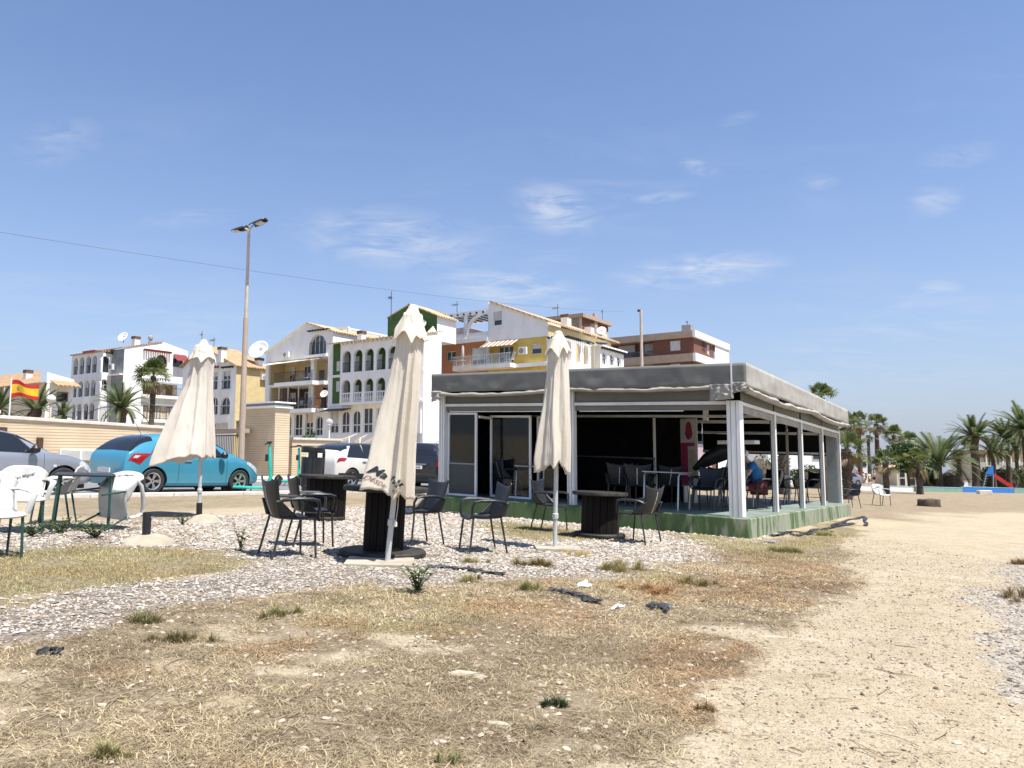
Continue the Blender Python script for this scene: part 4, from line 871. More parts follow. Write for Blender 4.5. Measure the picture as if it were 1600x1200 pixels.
# ------------------------------------------------------------------ buildings on the street grid
def tile_mat(name, c1, c2):
    m = mat(name, c1, .85, c2, 1.6); t = m.node_tree; b = t.nodes['Principled BSDF']; tcn = t.nodes.new('ShaderNodeTexCoord')
    w = t.nodes.new('ShaderNodeTexWave'); w.inputs['Scale'].default_value = 1.6; w.inputs['Distortion'].default_value = .6; w.bands_direction = 'DIAGONAL'; t.links.new(tcn.outputs['Object'], w.inputs['Vector'])
    bp = t.nodes.new('ShaderNodeBump'); bp.inputs['Distance'].default_value = .08; t.links.new(w.outputs['Fac'], bp.inputs['Height']); t.links.new(bp.outputs[0], b.inputs['Normal']); return m
M['tiles'] = tile_mat('clay_roof_tiles', (.48, .31, .17), (.38, .235, .125)); M['tiles_pale'] = tile_mat('pale_roof_tiles', (.60, .43, .26), (.50, .34, .19))
class Bldg:
    def __init__(s, name, label, px, Y, cat='building', group=None):
        p = pt(px, 714, Y); s.o = Vector((p.x, p.y, gz(p.x, p.y) - .3)); s.root = empty(name, label, cat, s.o, GRID, group); s.zb = 0.0
    def at(s, px, py, face, off=0.0):
        d = ray(px, py); c = Vector((0, 0, EYE)) - s.o; o = Vector((c.dot(-E1), c.dot(E2), c.z)); r = Vector((d.dot(-E1), d.dot(E2), d.z))
        t = (off - o.y) / r.y if face == 'f' else (off - o.x) / r.x
        p = o + r * t; return (p.x if face == 'f' else p.y), p.z
    def P(s, face, a, z, off, d=0.0): return Vector((a, off + d, z)) if face == 'f' else Vector((off - d, a, z))
    def hole(s, face, px0, px1, py0, py1, arch=False, off=0.0, ref=None):
        """opening from picture columns px0..px1 and rows py0..py1 read at column ref"""
        ref = ref or (px0 + px1) / 2; pm = (py0 + py1) / 2
        a0, a1 = s.at(px0, pm, face, off)[0], s.at(px1, pm, face, off)[0]; z1, z0 = s.at(ref, py0, face, off)[1], s.at(ref, py1, face, off)[1]
        return (min(a0, a1), max(a0, a1), z0, z1, arch)
    @staticmethod
    def outline(h, g=0.0):
        a0, a1, z0, z1, arch = h; a0 += g; a1 -= g; z0 += g; z1 -= g
        if not arch: return [(a0, z0), (a1, z0), (a1, z1), (a0, z1)]
        r = min((a1 - a0) / 2, (z1 - z0) * .6); c = (a0 + a1) / 2; n = 10
        return [(a0, z0), (a1, z0)] + [(c + (a1 - a0) / 2 * math.cos(PI * i / n), z1 - r + r * math.sin(PI * i / n)) for i in range(n + 1)]
    def wall(s, face, outer, holes, m, off=0.0, reveal=.22, name='wall', thick=True):
        loops = [[Vector((a, z, 0)) for a, z in outer]] + [[Vector((a, z, 0)) for a, z in s.outline(h)] for h in holes]
        flat = [p for l_ in loops for p in l_]; tris = geometry.tessellate_polygon(loops)
        mb = MB(); mb.add([s.P(face, p.x, p.y, off) for p in flat], [tuple(t) for t in tris])
        for h in holes:
            ol = s.outline(h); n = len(ol); mb.add([s.P(face, a, z, off) for a, z in ol] + [s.P(face, a, z, off, reveal) for a, z in ol], [(i, (i + 1) % n, n + (i + 1) % n, n + i) for i in range(n)])
        return mb.build(name, M[m], s.root)
    def window(s, face, h, off=0.0, depth=.18, m='glass', frame='white_paint', fw=.07, mull=1, trans=None, name='window'):
        a0, a1, z0, z1, arch = h; mb = MB(); d = depth - .05; box = lambda u0, u1, w0, w1: mb.add([s.P(face, a, z, off, q) for q in (d, d + .05) for a, z in ((u0, w0), (u1, w0), (u1, w1), (u0, w1))], [(0, 1, 2, 3), (4, 5, 6, 7), (0, 1, 5, 4), (1, 2, 6, 5), (2, 3, 7, 6), (3, 0, 4, 7)])
        o1, o2 = s.outline(h), s.outline(h, fw); n = len(o1)
        mb.add([s.P(face, a, z, off, d) for a, z in o1 + o2], [(i, (i + 1) % n, n + (i + 1) % n, n + i) for i in range(n)])
        for i in range(mull): c = a0 + (a1 - a0) * (i + 1) / (mull + 1); box(c - fw * .45, c + fw * .45, z0 + fw, z1 - fw * 1.2)
        if trans: zt = z0 + (z1 - z0) * trans; box(a0 + fw, a1 - fw, zt - fw * .5, zt + fw * .5)
        w = mb.build(name, M[frame], s.root); MB().add([s.P(face, a, z, off, depth + .02) for a, z in o1], [tuple(range(n))]).build('pane', M[m], w)
        rd = random.Random(int(a0 * 37 + z0 * 91 + off * 7))
        if not arch and m.startswith('glass') and rd.random() < .55: s.panel(face, a0 + fw, a1 - fw, z1 - (z1 - z0) * rd.uniform(.2, .6), z1 - fw, off, rd.choice(('shutter', 'cream_wall')), 'blind', depth + .002, depth + .012, w)
        return w
    def panel(s, face, a0, a1, z0, z1, off, m, name, d0=0.0, d1=.06, parent=None, bevel=0):
        return MB().add([s.P(face, a, z, off, q) for q in (d0, d1) for a, z in ((a0, z0), (a1, z0), (a1, z1), (a0, z1))], [(3, 2, 1, 0), (4, 5, 6, 7), (0, 1, 5, 4), (1, 2, 6, 5), (2, 3, 7, 6), (3, 0, 4, 7)]).build(name, M[m], parent or s.root, bevel=bevel)
    def railing(s, face, a0, a1, z0, z1, off, m='dark_iron', n=10, white=False, name='railing'):
        mb = MB(); r = .05 if white else .025
        mb.bar(s.P(face, a0, z1, off), s.P(face, a1, z1, off), r * 2, r * 2); mb.bar(s.P(face, a0, z0 + .06, off), s.P(face, a1, z0 + .06, off), r * 1.6, r * 1.6)
        for i in range(n):
            a = a0 + (a1 - a0) * (i + .5) / n
            if white: mb.tube([s.P(face, a, z0 + .06, off), s.P(face, a, z0 + (z1 - z0) * .35, off), s.P(face, a, z0 + (z1 - z0) * .7, off), s.P(face, a, z1, off)], [.05, .10, .05, .07], 6)
            else: mb.bar(s.P(face, a, z0 + .06, off), s.P(face, a, z1, off), .022)
        return mb.build(name, M[m], s.root)
    def box(s, x0, x1, y0, y1, z0, z1, m, name, bevel=0): return MB().b2(x0, x1, y0, y1, z0, z1).build(name, M[m], s.root, bevel=bevel)
    def tri_roof(s, pts, m, name='roof', th=.12):
        n = len(pts); return MB().add([Vector(p) for p in pts] + [Vector(p) - Vector((0, 0, th)) for p in pts], [tuple(range(n)), tuple(range(2 * n - 1, n - 1, -1))] + [(i, (i + 1) % n, n + (i + 1) % n, n + i) for i in range(n)]).build(name, M[m], s.root)
    def chimney(s, p, h=1.3, w=.55, parent=None):
        o = MB().box((p[0], p[1], p[2] + h / 2), (w, w, h)).build('chimney', M['white_wall'], parent or s.root); MB().box((p[0], p[1], p[2] + h + .16), (w * 1.15, w * 1.15, .32)).build('cap', M['chimney_cap'], o if not parent else parent)
    def dish(s, p, r=.5, pole=.9):
        mb = MB().lathe([(.02, 0), (r * .5, r * .06), (r * .85, r * .2), (r, r * .3)], 18, cap=False); mb.xf(Matrix.Translation(Vector(p) + Vector((0, 0, pole))) @ Matrix.Rotation(math.radians(200), 4, 'Z') @ Matrix.Rotation(math.radians(-62), 4, 'X')); o = mb.build('satellite_dish', M['dish'], s.root, smooth=True, solid=.02); MB().bar(p, Vector(p) + Vector((0, 0, pole)), .05).build('bracket', M['antenna'], o)
    def antenna(s, p, h=2.5, n=5, w=.9):
        mb = MB().bar(p, Vector(p) + Vector((0, 0, h)), .05); q = Vector(p) + Vector((0, 0, h * .78)); mb.bar(q + Vector((-w, 0, 0)), q + Vector((w * .3, 0, 0)), .035)
        for i in range(n): x = -w + 1.3 * w * i / n; mb.bar(q + Vector((x, -.25, 0)), q + Vector((x, .25, 0)), .025); mb.bar(q + Vector((x, 0, -.16)), q + Vector((x, 0, .16)), .025)
        mb.build('antenna', M['antenna'], s.root)
    def aircon(s, face, a, z, off, w=.85, h=.62):
        o = s.panel(face, a - w / 2, a + w / 2, z, z + h, off, 'white_paint', 'air_conditioner', -.38, -.02, bevel=.02)
        ctr = s.P(face, a - w * .12, z + h / 2, off, -.39); rot = Matrix.Rotation(PI / 2, 4, 'X') if face == 'f' else Matrix.Rotation(PI / 2, 4, 'Y')
        MB().lathe([(h * .38, 0), (h * .38, .012), (.01, .014)], 16).xf(Matrix.Translation(ctr) @ rot).build('fan_grille', M['grey_panel'], o)
    def tails(s, face, a0, a1, z, off, n, m='tar', l=.5, w=.13, name='pergola_beam'):
        me = None
        for i in range(n):
            a = a0 + (a1 - a0) * (i + .5) / n; d = (w, l, w * 1.15) if face == 'f' else (l, w, w * 1.15)
            if me is None: me = MB().box((0, 0, 0), d).mesh(name, M[m])
            o = link(name, me, s.root); o.location = s.P(face, a, z, off, -l * .5 + .1)

# --- green house with the white arcade
g = Bldg('green_house', 'green house with white two-storey arcade and tan tiled eaves', 661, 66)
A = -1.1; aL = g.at(531, 600, 'f', A)[0]; aR = g.at(643, 600, 'f', A)[0]; zt = g.at(595, 529, 'f', A)[1]; zb_ = g.at(595, 630, 'f', A)[1]
xl = g.at(515, 600, 'f')[0]; zc = g.at(595, 531, 'f')[1] + .1
cols = [(534.2, 547.6), (552.3, 565.7), (569.8, 583.4), (587.8, 602), (606, 620), (624, 638.5)]
r_top = g.at(595, 542.5, 'f', A)[1]; r_top0 = g.at(595, 577.5, 'f', A)[1]; r_mid = g.at(595, 589.5, 'f', A)[1]; r_mid0 = g.at(595, 625.5, 'f', A)[1]; rail_m = g.at(595, 611, 'f', A)[1]; rail_t = g.at(595, 562, 'f', A)[1]
holes = []
for c0, c1 in cols:
    a0, a1 = g.at(c0, 585, 'f', A)[0], g.at(c1, 585, 'f', A)[0]; holes += [(a0, a1, r_top0, r_top, True), (a0, a1, r_mid0, r_mid, True)]
g.wall('f', [(aL, zb_), (aR, zb_), (aR, zt), (aL, zt)], holes, 'white_wall', A, .28, 'arcade')
for a in (aL, aR): MB().add([(a, A, zb_), (a, 0, zb_), (a, 0, zt), (a, A, zt)], [(0, 1, 2, 3)]).build('arcade_end', M['white_wall'], g.root)
g.box(aL, aR, A + .02, -.02, zb_, zb_ + .15, 'white_wall', 'arcade_floor'); g.box(aL + .02, aR - .02, A + .3, -.02, r_top0 - .35, r_top0 - .15, 'white_wall', 'arcade_floor')
for h in holes:
    up = h[3] == r_top
    if up: g.railing('f', h[0], h[1], h[2] + .03, rail_t, A + .12, n=7)
    else: g.railing('f', h[0], h[1], h[2] + .03, rail_m, A + .12, 'white_paint', 4, True, 'balustrade')
    w = h[1] - h[0]; g.panel('f', h[0] + w * .45, h[0] + w * 1.05, h[2] - .1, h[3] - .45, -.06, 'shutter', 'shutter', 0, .05)
g.wall('f', [(xl, 0), (0, 0), (0, zc), (xl, zc)], [], 'green_wall', 0, .1, 'wall')
g.panel('f', xl - .02, xl + .45, 0, zc, -.05, 'white_wall', 'corner_band', -.03, .04); g.panel('f', -.5, .02, 0, zc, -.05, 'white_wall', 'corner_band', -.03, .04)
for py in (588.5, 633): z = g.at(522, py, 'f')[1]; g.panel('f', xl, aL, z - .12, z + .12, 0, 'white_wall', 'string_course', -.16, -.02); g.panel('f', aR, 0, z - .12, z + .12, 0, 'white_wall', 'string_course', -.16, -.02)
for py0, py1 in ((565, 572), (596, 604)): a, b_0 = g.at(526, 600, 'f')[0], g.at(531, 600, 'f')[0]; g.panel('f', a, b_0, g.at(526, py1 + 8, 'f')[1], g.at(526, py0, 'f')[1], 0, 'shutter', 'shutter', -.05, -.01)
gz0 = g.at(560, 632, 'f')[1]; gh = [g.hole('f', *c, off=-.2) for c in ((516, 529, 642, 677), (551, 563, 641, 677, True), (534, 546, 642, 677, True), (568, 582, 637, 677), (588, 600, 637, 677), (606, 618, 640, 677, True), (624, 637, 638, 677), (648, 657, 640, 677))]
g.wall('f', [(xl, 0), (-.55, 0), (-.55, gz0), (xl, gz0)], gh, 'white_wall', -.2, .15, 'ground_floor_wall')
for h in gh: g.window('f', h, -.2, .14, 'glass', fw=.09, mull=1, trans=.36)
z = g.at(528, 639.5, 'f')[1]; g.tri_roof([(xl, -1.3, z - .25), (xl + 3.2, -1.3, z - .25), (xl + 3.2, -.25, z + .05), (xl, -.25, z + .05)], 'brown', 'awning', .05)
g.tails('f', aL + .1, aR - .1, zt - .12, A, 16, 'white_paint', .42, .18, 'eaves_beam')
g.tri_roof([(xl + .9, A - .35, zt + .05), (.1, A - .35, zt + .05), (.1, 2.5, zt + .85), (xl - .2, 2.5, zt + .85)], 'tiles_pale')
D_ = g.at(689, 620, 'r')[0]; g.wall('r', [(0, 0), (D_, 0), (D_, zc - .3), (D_ * .5, zc + .9), (0, zc - .1)], [], 'white_wall', 0, .1, 'side_wall')
Q4 = 4.2; gb = [g.at(px, py, 'f', Q4) for px, py in ((606, 540), (606, 496), (639.5, 475.5), (683, 494), (683, 540))]
g.wall('f', gb, [], 'green_wall', Q4, .1, 'attic_gable'); (x0, z0), (x1, z1), (x2, z2) = gb[1], gb[2], gb[3]
g.tri_roof([(x1, Q4 - .2, z1 + .1), (x2 + .3, Q4 - .2, z2 + .05), (x2 + .3, Q4 + 3, z2 + .05), (x1, Q4 + 3, z1 + .1)], 'tiles_pale'); g.tri_roof([(x0 - .1, Q4 - .05, z0 + .03), (x1, Q4 - .05, z1 + .06), (x1, Q4 + 6, z1 + .06), (x0 - .1, Q4 + 6, z0 + .03)], 'tiles_pale')
MB().add([(x0, Q4, gb[0][1]), (x0, Q4 + 6, gb[0][1]), (x0, Q4 + 6, z0), (x0, Q4, z0)], [(0, 1, 2, 3)]).build('attic_side', M['green_wall'], g.root); MB().add([(x2, Q4, gb[0][1]), (x2, Q4 + 3, gb[0][1]), (x2, Q4 + 3, z2), (x2, Q4, z2)], [(0, 1, 2, 3)]).build('attic_side', M['white_wall'], g.root)
g.dish((g.at(658, 512, 'f', Q4 - .3)[0], Q4 - .3, g.at(658, 515, 'f', Q4)[1]), .55, .4); x, z = g.at(611, 500, 'f', Q4 - .2); g.antenna((x, Q4 - .2, z), 2.9, 5, .35)
x, z = g.at(565, 527, 'f', 2.0); g.chimney((x, 2.0, z - .9), 1.2, .6)

# --- white gabled block with wide balconies, left of the green house
h4 = Bldg('gabled_block', 'white gabled block with deep yellow and terracotta balconies left of the green house', 516, 77)
out = [h4.at(px, py, 'f') for px, py in ((416, 552), (481, 505), (516, 519))]; xl = out[0][0]
H4 = [h4.hole('f', 420, 512, 561, 598, ref=470), h4.hole('f', 421, 512, 602, 640, ref=470), h4.hole('f', 483, 509.5, 522.5, 554, True)]
G4 = [h4.hole('f', *c, ref=480) for c in ((460, 472, 646, 681), (477, 489, 645, 681))] + [h4.hole('f', 493, 504, 650, 681, True, ref=498), h4.hole('f', 447, 455, 650, 681, True, ref=450), h4.hole('f', 425, 441, 648, 681, False, ref=440)]
h4.wall('f', [(xl, 0), (0, 0), (0, out[2][1]), out[1], out[0]], H4 + G4, 'white_wall', 0, .25, 'front_wall')
for k in G4: h4.window('f', k, 0, .2, 'glass', fw=.1, mull=1, trans=.34)
h4.window('f', H4[2], 0, .35, 'glass_blue', fw=.1, mull=3); a0, a1, z0, z1, _ = H4[2]; h4.railing('f', a0, a1, z0 + .02, z0 + 1.3, .05, n=12)
h4.panel('f', a0 - .35, a1 + .35, z0 - .3, z0 - .02, 0, 'white_wall', 'sill', -.35, -.02); h4.tails('f', a0 - .1, a1 + .6, z1 + .42, 0, 8)
for k, (a0, a1, z0, z1, _) in enumerate(H4[:2]):
    xm = h4.at(486, 590, 'f')[0]; D = 2.2
    h4.panel('f', a0, xm, z0, z1, D, 'yellow_wall' if k == 0 else 'brown', 'balcony_back_wall', 0, .05); h4.panel('f', xm, a1, z0, z1, D, 'orange_wall', 'balcony_back_wall', 0, .05)  # lower balcony: deep shade is put into the brown of the back wall
    MB().add([(a0, .25, z0), (a0, D, z0), (a0, D, z1), (a0, .25, z1)], [(0, 1, 2, 3)]).build('balcony_side_wall', M['yellow_wall'], h4.root); MB().add([(a1, .25, z0), (a1, D, z0), (a1, D, z1), (a1, .25, z1)], [(0, 1, 2, 3)]).build('balcony_side_wall', M['orange_wall'], h4.root)
    h4.box(a0, a1, .02, D, z1 - .02, z1 + .05, 'white_wall', 'balcony_ceiling'); e = h4.at(488, 600, 'f', -1.3)[0]
    h4.box(h4.at(428, 600, 'f', -1.3)[0], e, -1.3, D, z0 - .42, z0 - .01, 'white_wall', 'balcony_slab'); h4.box(e, a1, -.5, D, z0 - .41, z0 - .015, 'white_wall', 'balcony_slab')
    h4.railing('f', h4.at(428, 600, 'f', -1.25)[0], e, z0, z0 + 1.05, -1.25, n=40); h4.railing('f', e, a1, z0, z0 + 1.05, -.42, n=16)
    for f0, f1 in ((.10, .20), (.36, .48), (.74, .90)):
        hh = (a0 + (a1 - a0) * f0, a0 + (a1 - a0) * f1, z0 + .02, z0 + 2.1, False); h4.window('f', hh, D - .2, .14, 'glass', 'white_paint', .1, 1, name='balcony_door')
    h4.panel('f', xm - .2, xm + .25, z0, z1, .1, 'white_wall', 'pillar', 0, .4)
    if k == 0: h4.tri_roof([(a0 + .3, -1.25, z1 - .55), (xm + .1, -1.25, z1 - .4), (xm + .1, .1, z1 - .05), (a0 + .3, .1, z1 - .05)], 'cream_wall', 'awning', .04); h4.tri_roof([(xm + .3, -.6, z1 - .3), (a1 - .9, -.6, z1 - .25), (a1 - .9, .1, z1 - .02), (xm + .3, .1, z1 - .02)], 'cream_wall', 'awning', .04)
    else:
        for f in (.18, .34, .52, .70): h4.panel('f', a0 + (a1 - a0) * f - .05, a0 + (a1 - a0) * f + .05, z0, z1, -.1, 'alu', 'frame_post', 0, .1)
        h4.panel('f', a0 + (a1 - a0) * .2, a0 + (a1 - a0) * .33, z0 + .9, z1 - .1, .3, 'brown', 'blind', 0, .04); h4.panel('f', h4.at(492, 612, 'f', -.45)[0], h4.at(504, 612, 'f', -.45)[0], z1 - 1.5, z1 - .2, -.45, 'wood', 'bamboo_blind', 0, .04)
        h4.panel('f', h4.at(492, 612, 'f', -.45)[0], h4.at(502, 612, 'f', -.45)[0], z0 + .05, z0 + 1.0, -.47, 'wood', 'wood_panel', 0, .04)
    for q in range(3):
        xx = a0 + (a1 - a0) * (.45 + .13 * q); h4.box(xx - .25, xx + .25, -.6, -.1, z0 + .4, z0 + .46, 'white_resin' if q else 'wood', 'balcony_seat'); h4.box(xx - .25, xx + .25, -.12, -.06, z0 + .46, z0 + .95, 'white_resin' if q else 'wood', 'balcony_seat_back')
x, z = h4.at(450, 559, 'f'); h4.aircon('f', x, z, 0, .95, .6); x, z = h4.at(507, 616, 'f', -.6); h4.dish((x, -.6, z - .3), .42, .3)
h4.tri_roof([(xl - .2, -.25, out[0][1] + .05), (out[1][0], -.25, out[1][1] + .1), (out[1][0], 11, out[1][1] + .1), (xl - .2, 11, out[0][1] + .05)], 'white_wall'); h4.tri_roof([(out[1][0], -.25, out[1][1] + .1), (.2, -.25, out[2][1] + .1), (.2, 11, out[2][1] + .1), (out[1][0], 11, out[1][1] + .1)], 'tiles_pale')
h4.wall('r', [(0, 0), (11, 0), (11, out[2][1]), (0, out[2][1])], [], 'white_wall', 0, .1, 'side_wall')
# roof terrace frame seen right of the gable
x0, z0 = h4.at(517, 540, 'f', 3.0); x1, z1 = h4.at(545, 512, 'f', 3.0)
mb = MB(); mb.bar((x0, 3, z1), (x1, 3, z1), .25).bar((x1, 3, z0 - 2), (x1, 3, z1), .3); mb.bar((x1, 3, z1 - .1), (x1, 12, z1 - .1), .2).bar((x1, 8, z0 - 2), (x1, 8, z1), .25).bar((x1, 12, z0 - 2), (x1, 12, z1), .25).bar((x0, 3, z1 - 1.1), (x1, 3, z1 - 1.1), .12).bar((x1, 3, z1 - 1.2), (x1, 12, z1 - 1.2), .12); mb.build('roof_terrace_frame', M['white_paint'], h4.root)
h4.box(x0 - 1, x1 + .3, 3.5, 12, z0 - 2, z0 + .3, 'white_wall', 'terrace_parapet')

# --- terracotta and ochre house behind the kiosk
h6 = Bldg('ochre_house', 'terracotta and ochre house with white gable rising behind the kiosk roof', 857.5, 73)
xl = h6.at(690, 560, 'f')[0]; xm = h6.at(763, 540, 'f')[0]; zy = h6.at(857, 525, 'f')[1]; zo = h6.at(700, 538, 'f')[1]; zf = h6.at(757, 573, 'f')[1]
W6 = dict(w1=h6.hole('f', 698, 712, 549, 564), w2=h6.hole('f', 737, 762, 543, 573), w3=h6.hole('f', 779, 802, 541, 570), w4=h6.hole('f', 830.5, 846, 537, 553))
h6.wall('f', [(xl, 0), (xm, 0), (xm, zo), (xl, zo)], [W6['w1'], W6['w2']], 'orange_wall', 0, .2, 'terracotta_wall'); h6.wall('f', [(xm, 0), (0, 0), (0, zy), (xm, zy)], [W6['w3'], W6['w4']], 'ochre_wall', 0, .2, 'ochre_wall')
h6.window('f', W6['w1'], 0, .15, 'glass_blue', mull=1); o = h6.window('f', W6['w2'], 0, .15, 'glass_blue', mull=1); a0, a1, z0, z1, _ = W6['w2']; h6.panel('f', a0 + .08, a1 - .08, z0 + (z1 - z0) * .36, z1 - .05, 0, 'shutter', 'shutter', .04, .09, o)
h6.window('f', W6['w3'], 0, .18, 'glass_blue', mull=2); h6.window('f', W6['w4'], 0, .15, 'glass', mull=0)
gp_ = [h6.at(px, py, 'f') for px, py in ((767.5, 472), (857.5, 503))]; hu = h6.hole('f', 771.5, 784.5, 487, 508.5)
h6.wall('f', [(xm, zy), (0, zy), (0, gp_[1][1]), (gp_[0][0], gp_[0][1]), (xm, gp_[0][1] - .15)], [hu], 'white_wall', -.06, .25, 'gable_wall'); o = h6.window('f', hu, -.06, .2, 'glass', mull=0); h6.panel('f', hu[0] + .06, hu[1] - .06, hu[2] + (hu[3] - hu[2]) * .38, hu[3] - .05, 0, 'shutter', 'shutter', .02, .08, o)
h6.tri_roof([(gp_[0][0], -.3, gp_[0][1] + .12), (.35, -.3, gp_[1][1] + .05), (.35, 16, gp_[1][1] + .05), (gp_[0][0], 16, gp_[0][1] + .12)], 'tiles_pale', 'roof', .18)
MB().add([(xm, -.06, zy), (xm, 16, zy), (xm, 16, gp_[0][1]), (xm, -.06, gp_[0][1])], [(0, 1, 2, 3)]).build('gable_side', M['white_wall'], h6.root)
# balcony in front of both halves
b0, b1 = h6.at(707, 575, 'f', -1.5)[0], h6.at(797, 575, 'f', -1.5)[0]; h6.box(b0, b1, -1.5, -.02, zf - .42, zf, 'white_wall', 'balcony_slab'); h6.box(b1, 0, -.5, -.07, zf - .4, zf - .02, 'white_wall', 'balcony_slab')
o = h6.panel('f', b0, b1, zf + .05, zf + 1.0, -1.45, 'glass_blue', 'glass_balustrade', 0, .02); o.data.materials[0] = mat('balustrade_glass', (.6, .68, .7), .05, alpha=.25)
h6.railing('f', b0, b1, zf, zf + 1.02, -1.45, 'alu', 8)
x, z = h6.at(819, 554, 'f'); h6.aircon('f', x, z, 0, .95, .72)
aw0, aw1 = h6.at(757, 533, 'f', -.6)[0], h6.at(806, 533, 'f', -.6)[0]; aw = h6.tri_roof([(aw0, -1.5, zy - .75), (aw1, -1.5, zy - .75), (aw1, -.1, zy - .02), (aw0, -.1, zy - .02)], 'cream_wall', 'awning', .05)
sm_ = M['red_trim']
for i in range(7): a = aw0 + (aw1 - aw0) * (i + .2) / 7; MB().add([(a, -1.51, zy - .745), (a + .2, -1.51, zy - .745), (a + .2, -.1, zy - .01), (a, -.1, zy - .01)], [(0, 1, 2, 3)]).build('stripe', sm_, aw)
h6.panel('f', xm - .12, xm + .2, zf, zy + .1, -.25, 'white_wall', 'pillar', 0, .25); h6.panel('f', xl, xm, zo - .05, zo + .35, -.25, 'white_wall', 'cornice', 0, .3)
mb = MB()
for xx, hgt in ((h6.at(716, 565, 'f', -.8)[0], .75), (h6.at(782, 565, 'f', -.8)[0], .75)): mb.box((xx, -.8, zf + hgt), (1.3, .8, .05)).bar((xx - .5, -.8, zf), (xx - .5, -.8, zf + hgt), .05).bar((xx + .5, -.8, zf), (xx + .5, -.8, zf + hgt), .05)
mb.build('balcony_table', M['white_resin'], h6.root); x = h6.at(723, 560, 'f', -.8)[0]; MB().lathe([(.05, zf + .8), (.16, zf + 1.2), (.14, zf + 2.0), (.05, zf + 2.3)], 10, (x, -.8, 0)).build('folded_balcony_parasol', M['white_resin'], h6.root, smooth=True)
x = h6.at(798, 560, 'f', -.8)[0]; mb = MB().box((x, -.8, zf + .42), (.55, .5, .06)); mb.bar((x + .2, -.8, zf + .45), (x + .5, -.8, zf + 1.15), .5, .05).bar((x - .2, -.8, zf), (x + .2, -.8, zf + .42), .06).bar((x + .25, -.8, zf), (x - .2, -.8, zf + .42), .06).build('balcony_chair', M['white_resin'], h6.root)
# roof terrace with pergola
zp = h6.at(763, 486, 'f')[1]; mb = MB().bar((xl, 0, zp), (xm, 0, zp), .3, .38)
for px in (692, 728): x = h6.at(px, 510, 'f')[0]; mb.bar((x, 0, zo + .3), (x, 0, zp), .32)
mb.bar((xl, 4.5, zp), (xm, 4.5, zp), .25).bar((xl + .2, 4.5, zo + .3), (xl + .2, 4.5, zp), .25); mb.build('pergola_frame', M['white_wall'], h6.root)
h6.tails('f', xl + .2, xm - .1, zp - .08, 4.2, 7, 'tar', 4.6, .15); h6.panel('f', xl, xm, zo + .3, zo + .95, 0, 'white_wall', 'parapet', 0, .2); h6.box(xl, h6.at(728, 510, 'f')[0], .3, 6, zo + .9, zo + 1.7, 'pink_wall', 'terrace_block')
mb = MB(); c0, c1, zz = h6.at(730, 505, 'f')[0], xm, zp - .1
for i in range(12):
    t0, t1 = PI * i / 24, PI * (i + 1) / 24; mb.bar((c0 + (c1 - c0) * (1 - math.cos(t0)), -.02, zz - 2.2 + 2.2 * math.sin(t0)), (c0 + (c1 - c0) * (1 - math.cos(t1)), -.02, zz - 2.2 + 2.2 * math.sin(t1)), .28, .28)
mb.build('terrace_arch', M['white_wall'], h6.root)
# right side: ochre wall, white arcade, chimneys, dishes
DD = h6.at(955, 560, 'r')[0]; zr = gp_[1][1]; h6.wall('r', [(0, 0), (DD, 0), (DD, zr - .2), (0, zr - .2)], [], 'yellow_wall', 0, .1, 'side_wall')
O = 1.9; y0, y1 = h6.at(881, 560, 'r', O)[0], h6.at(923, 560, 'r', O)[0]; z2 = h6.at(900, 530, 'r', O)[1]; zs = h6.at(900, 566, 'r', O)[1]
ha = [h6.hole('r', *c, True, off=O) for c in ((884, 893, 531, 566), (900, 907, 537, 568), (911.5, 919.5, 540, 570))]; ha = [(a, b, zs, min(d, z2 - .35), True) for a, b, c, d, e in ha]
h6.wall('r', [(y0, 0), (y1, 0), (y1, z2), (y0, z2)], ha, 'white_wall', O, .3, 'arcade'); h6.tails('r', y0, y1, z2 - .08, O, 14, 'tar', .6, .16); MB().add([(0, y0, 0), (O, y0, 0), (O, y0, z2), (0, y0, z2)], [(0, 1, 2, 3)]).build('arcade_end', M['white_wall'], h6.root); h6.tails('f', .1, O - .1, z2 - .08, y0, 4, 'tar', .4, .16)
y2, y3 = h6.at(938, 560, 'r', O)[0], h6.at(974.5, 560, 'r', O)[0]; z4 = h6.at(957, 547, 'r', O)[1]; hb = [h6.hole('r', *c, True, off=O) for c in ((941, 948, 550, 570), (952.5, 960, 553, 572), (963.5, 970, 556, 574))]
h6.wall('r', [(y2, 0), (y3, 0), (y3, z4), (y2, z4)], hb, 'white_wall', O, .25, 'bay_wall'); [h6.window('r', k, O, .2, 'glass_blue', fw=.12, mull=1, trans=.6) for k in hb]; h6.tails('r', y2, y3, z4 - .1, O, 9, 'tar', .5, .16); h6.box(0, O + .35, y2 - .1, y3 + .3, z4 + .02, z4 + .18, 'white_wall', 'bay_roof')
MB().add([(0, y2, 0), (O, y2, 0), (O, y2, z4), (0, y2, z4)], [(0, 1, 2, 3)]).build('bay_end', M['white_wall'], h6.root)
for px, py in ((884.5, 510), (921, 524)): y, z = h6.at(px, py, 'r', -.6); h6.chimney((-.6, y, z - .6), 1.5, .8)
for px, py in ((940, 519), (941, 531)): y, z = h6.at(px, py, 'r', -.4); h6.dish((-.4, y, z - .4), .55, .5)
y, z = h6.at(871.5, 495, 'r', -2.5); h6.antenna((-2.5, y, z - .5), 1.9, 4, .6); x, z = h6.at(714, 490, 'f', 3.0); h6.antenna((x, 3.0, z - .3), 1.7, 4, .6)

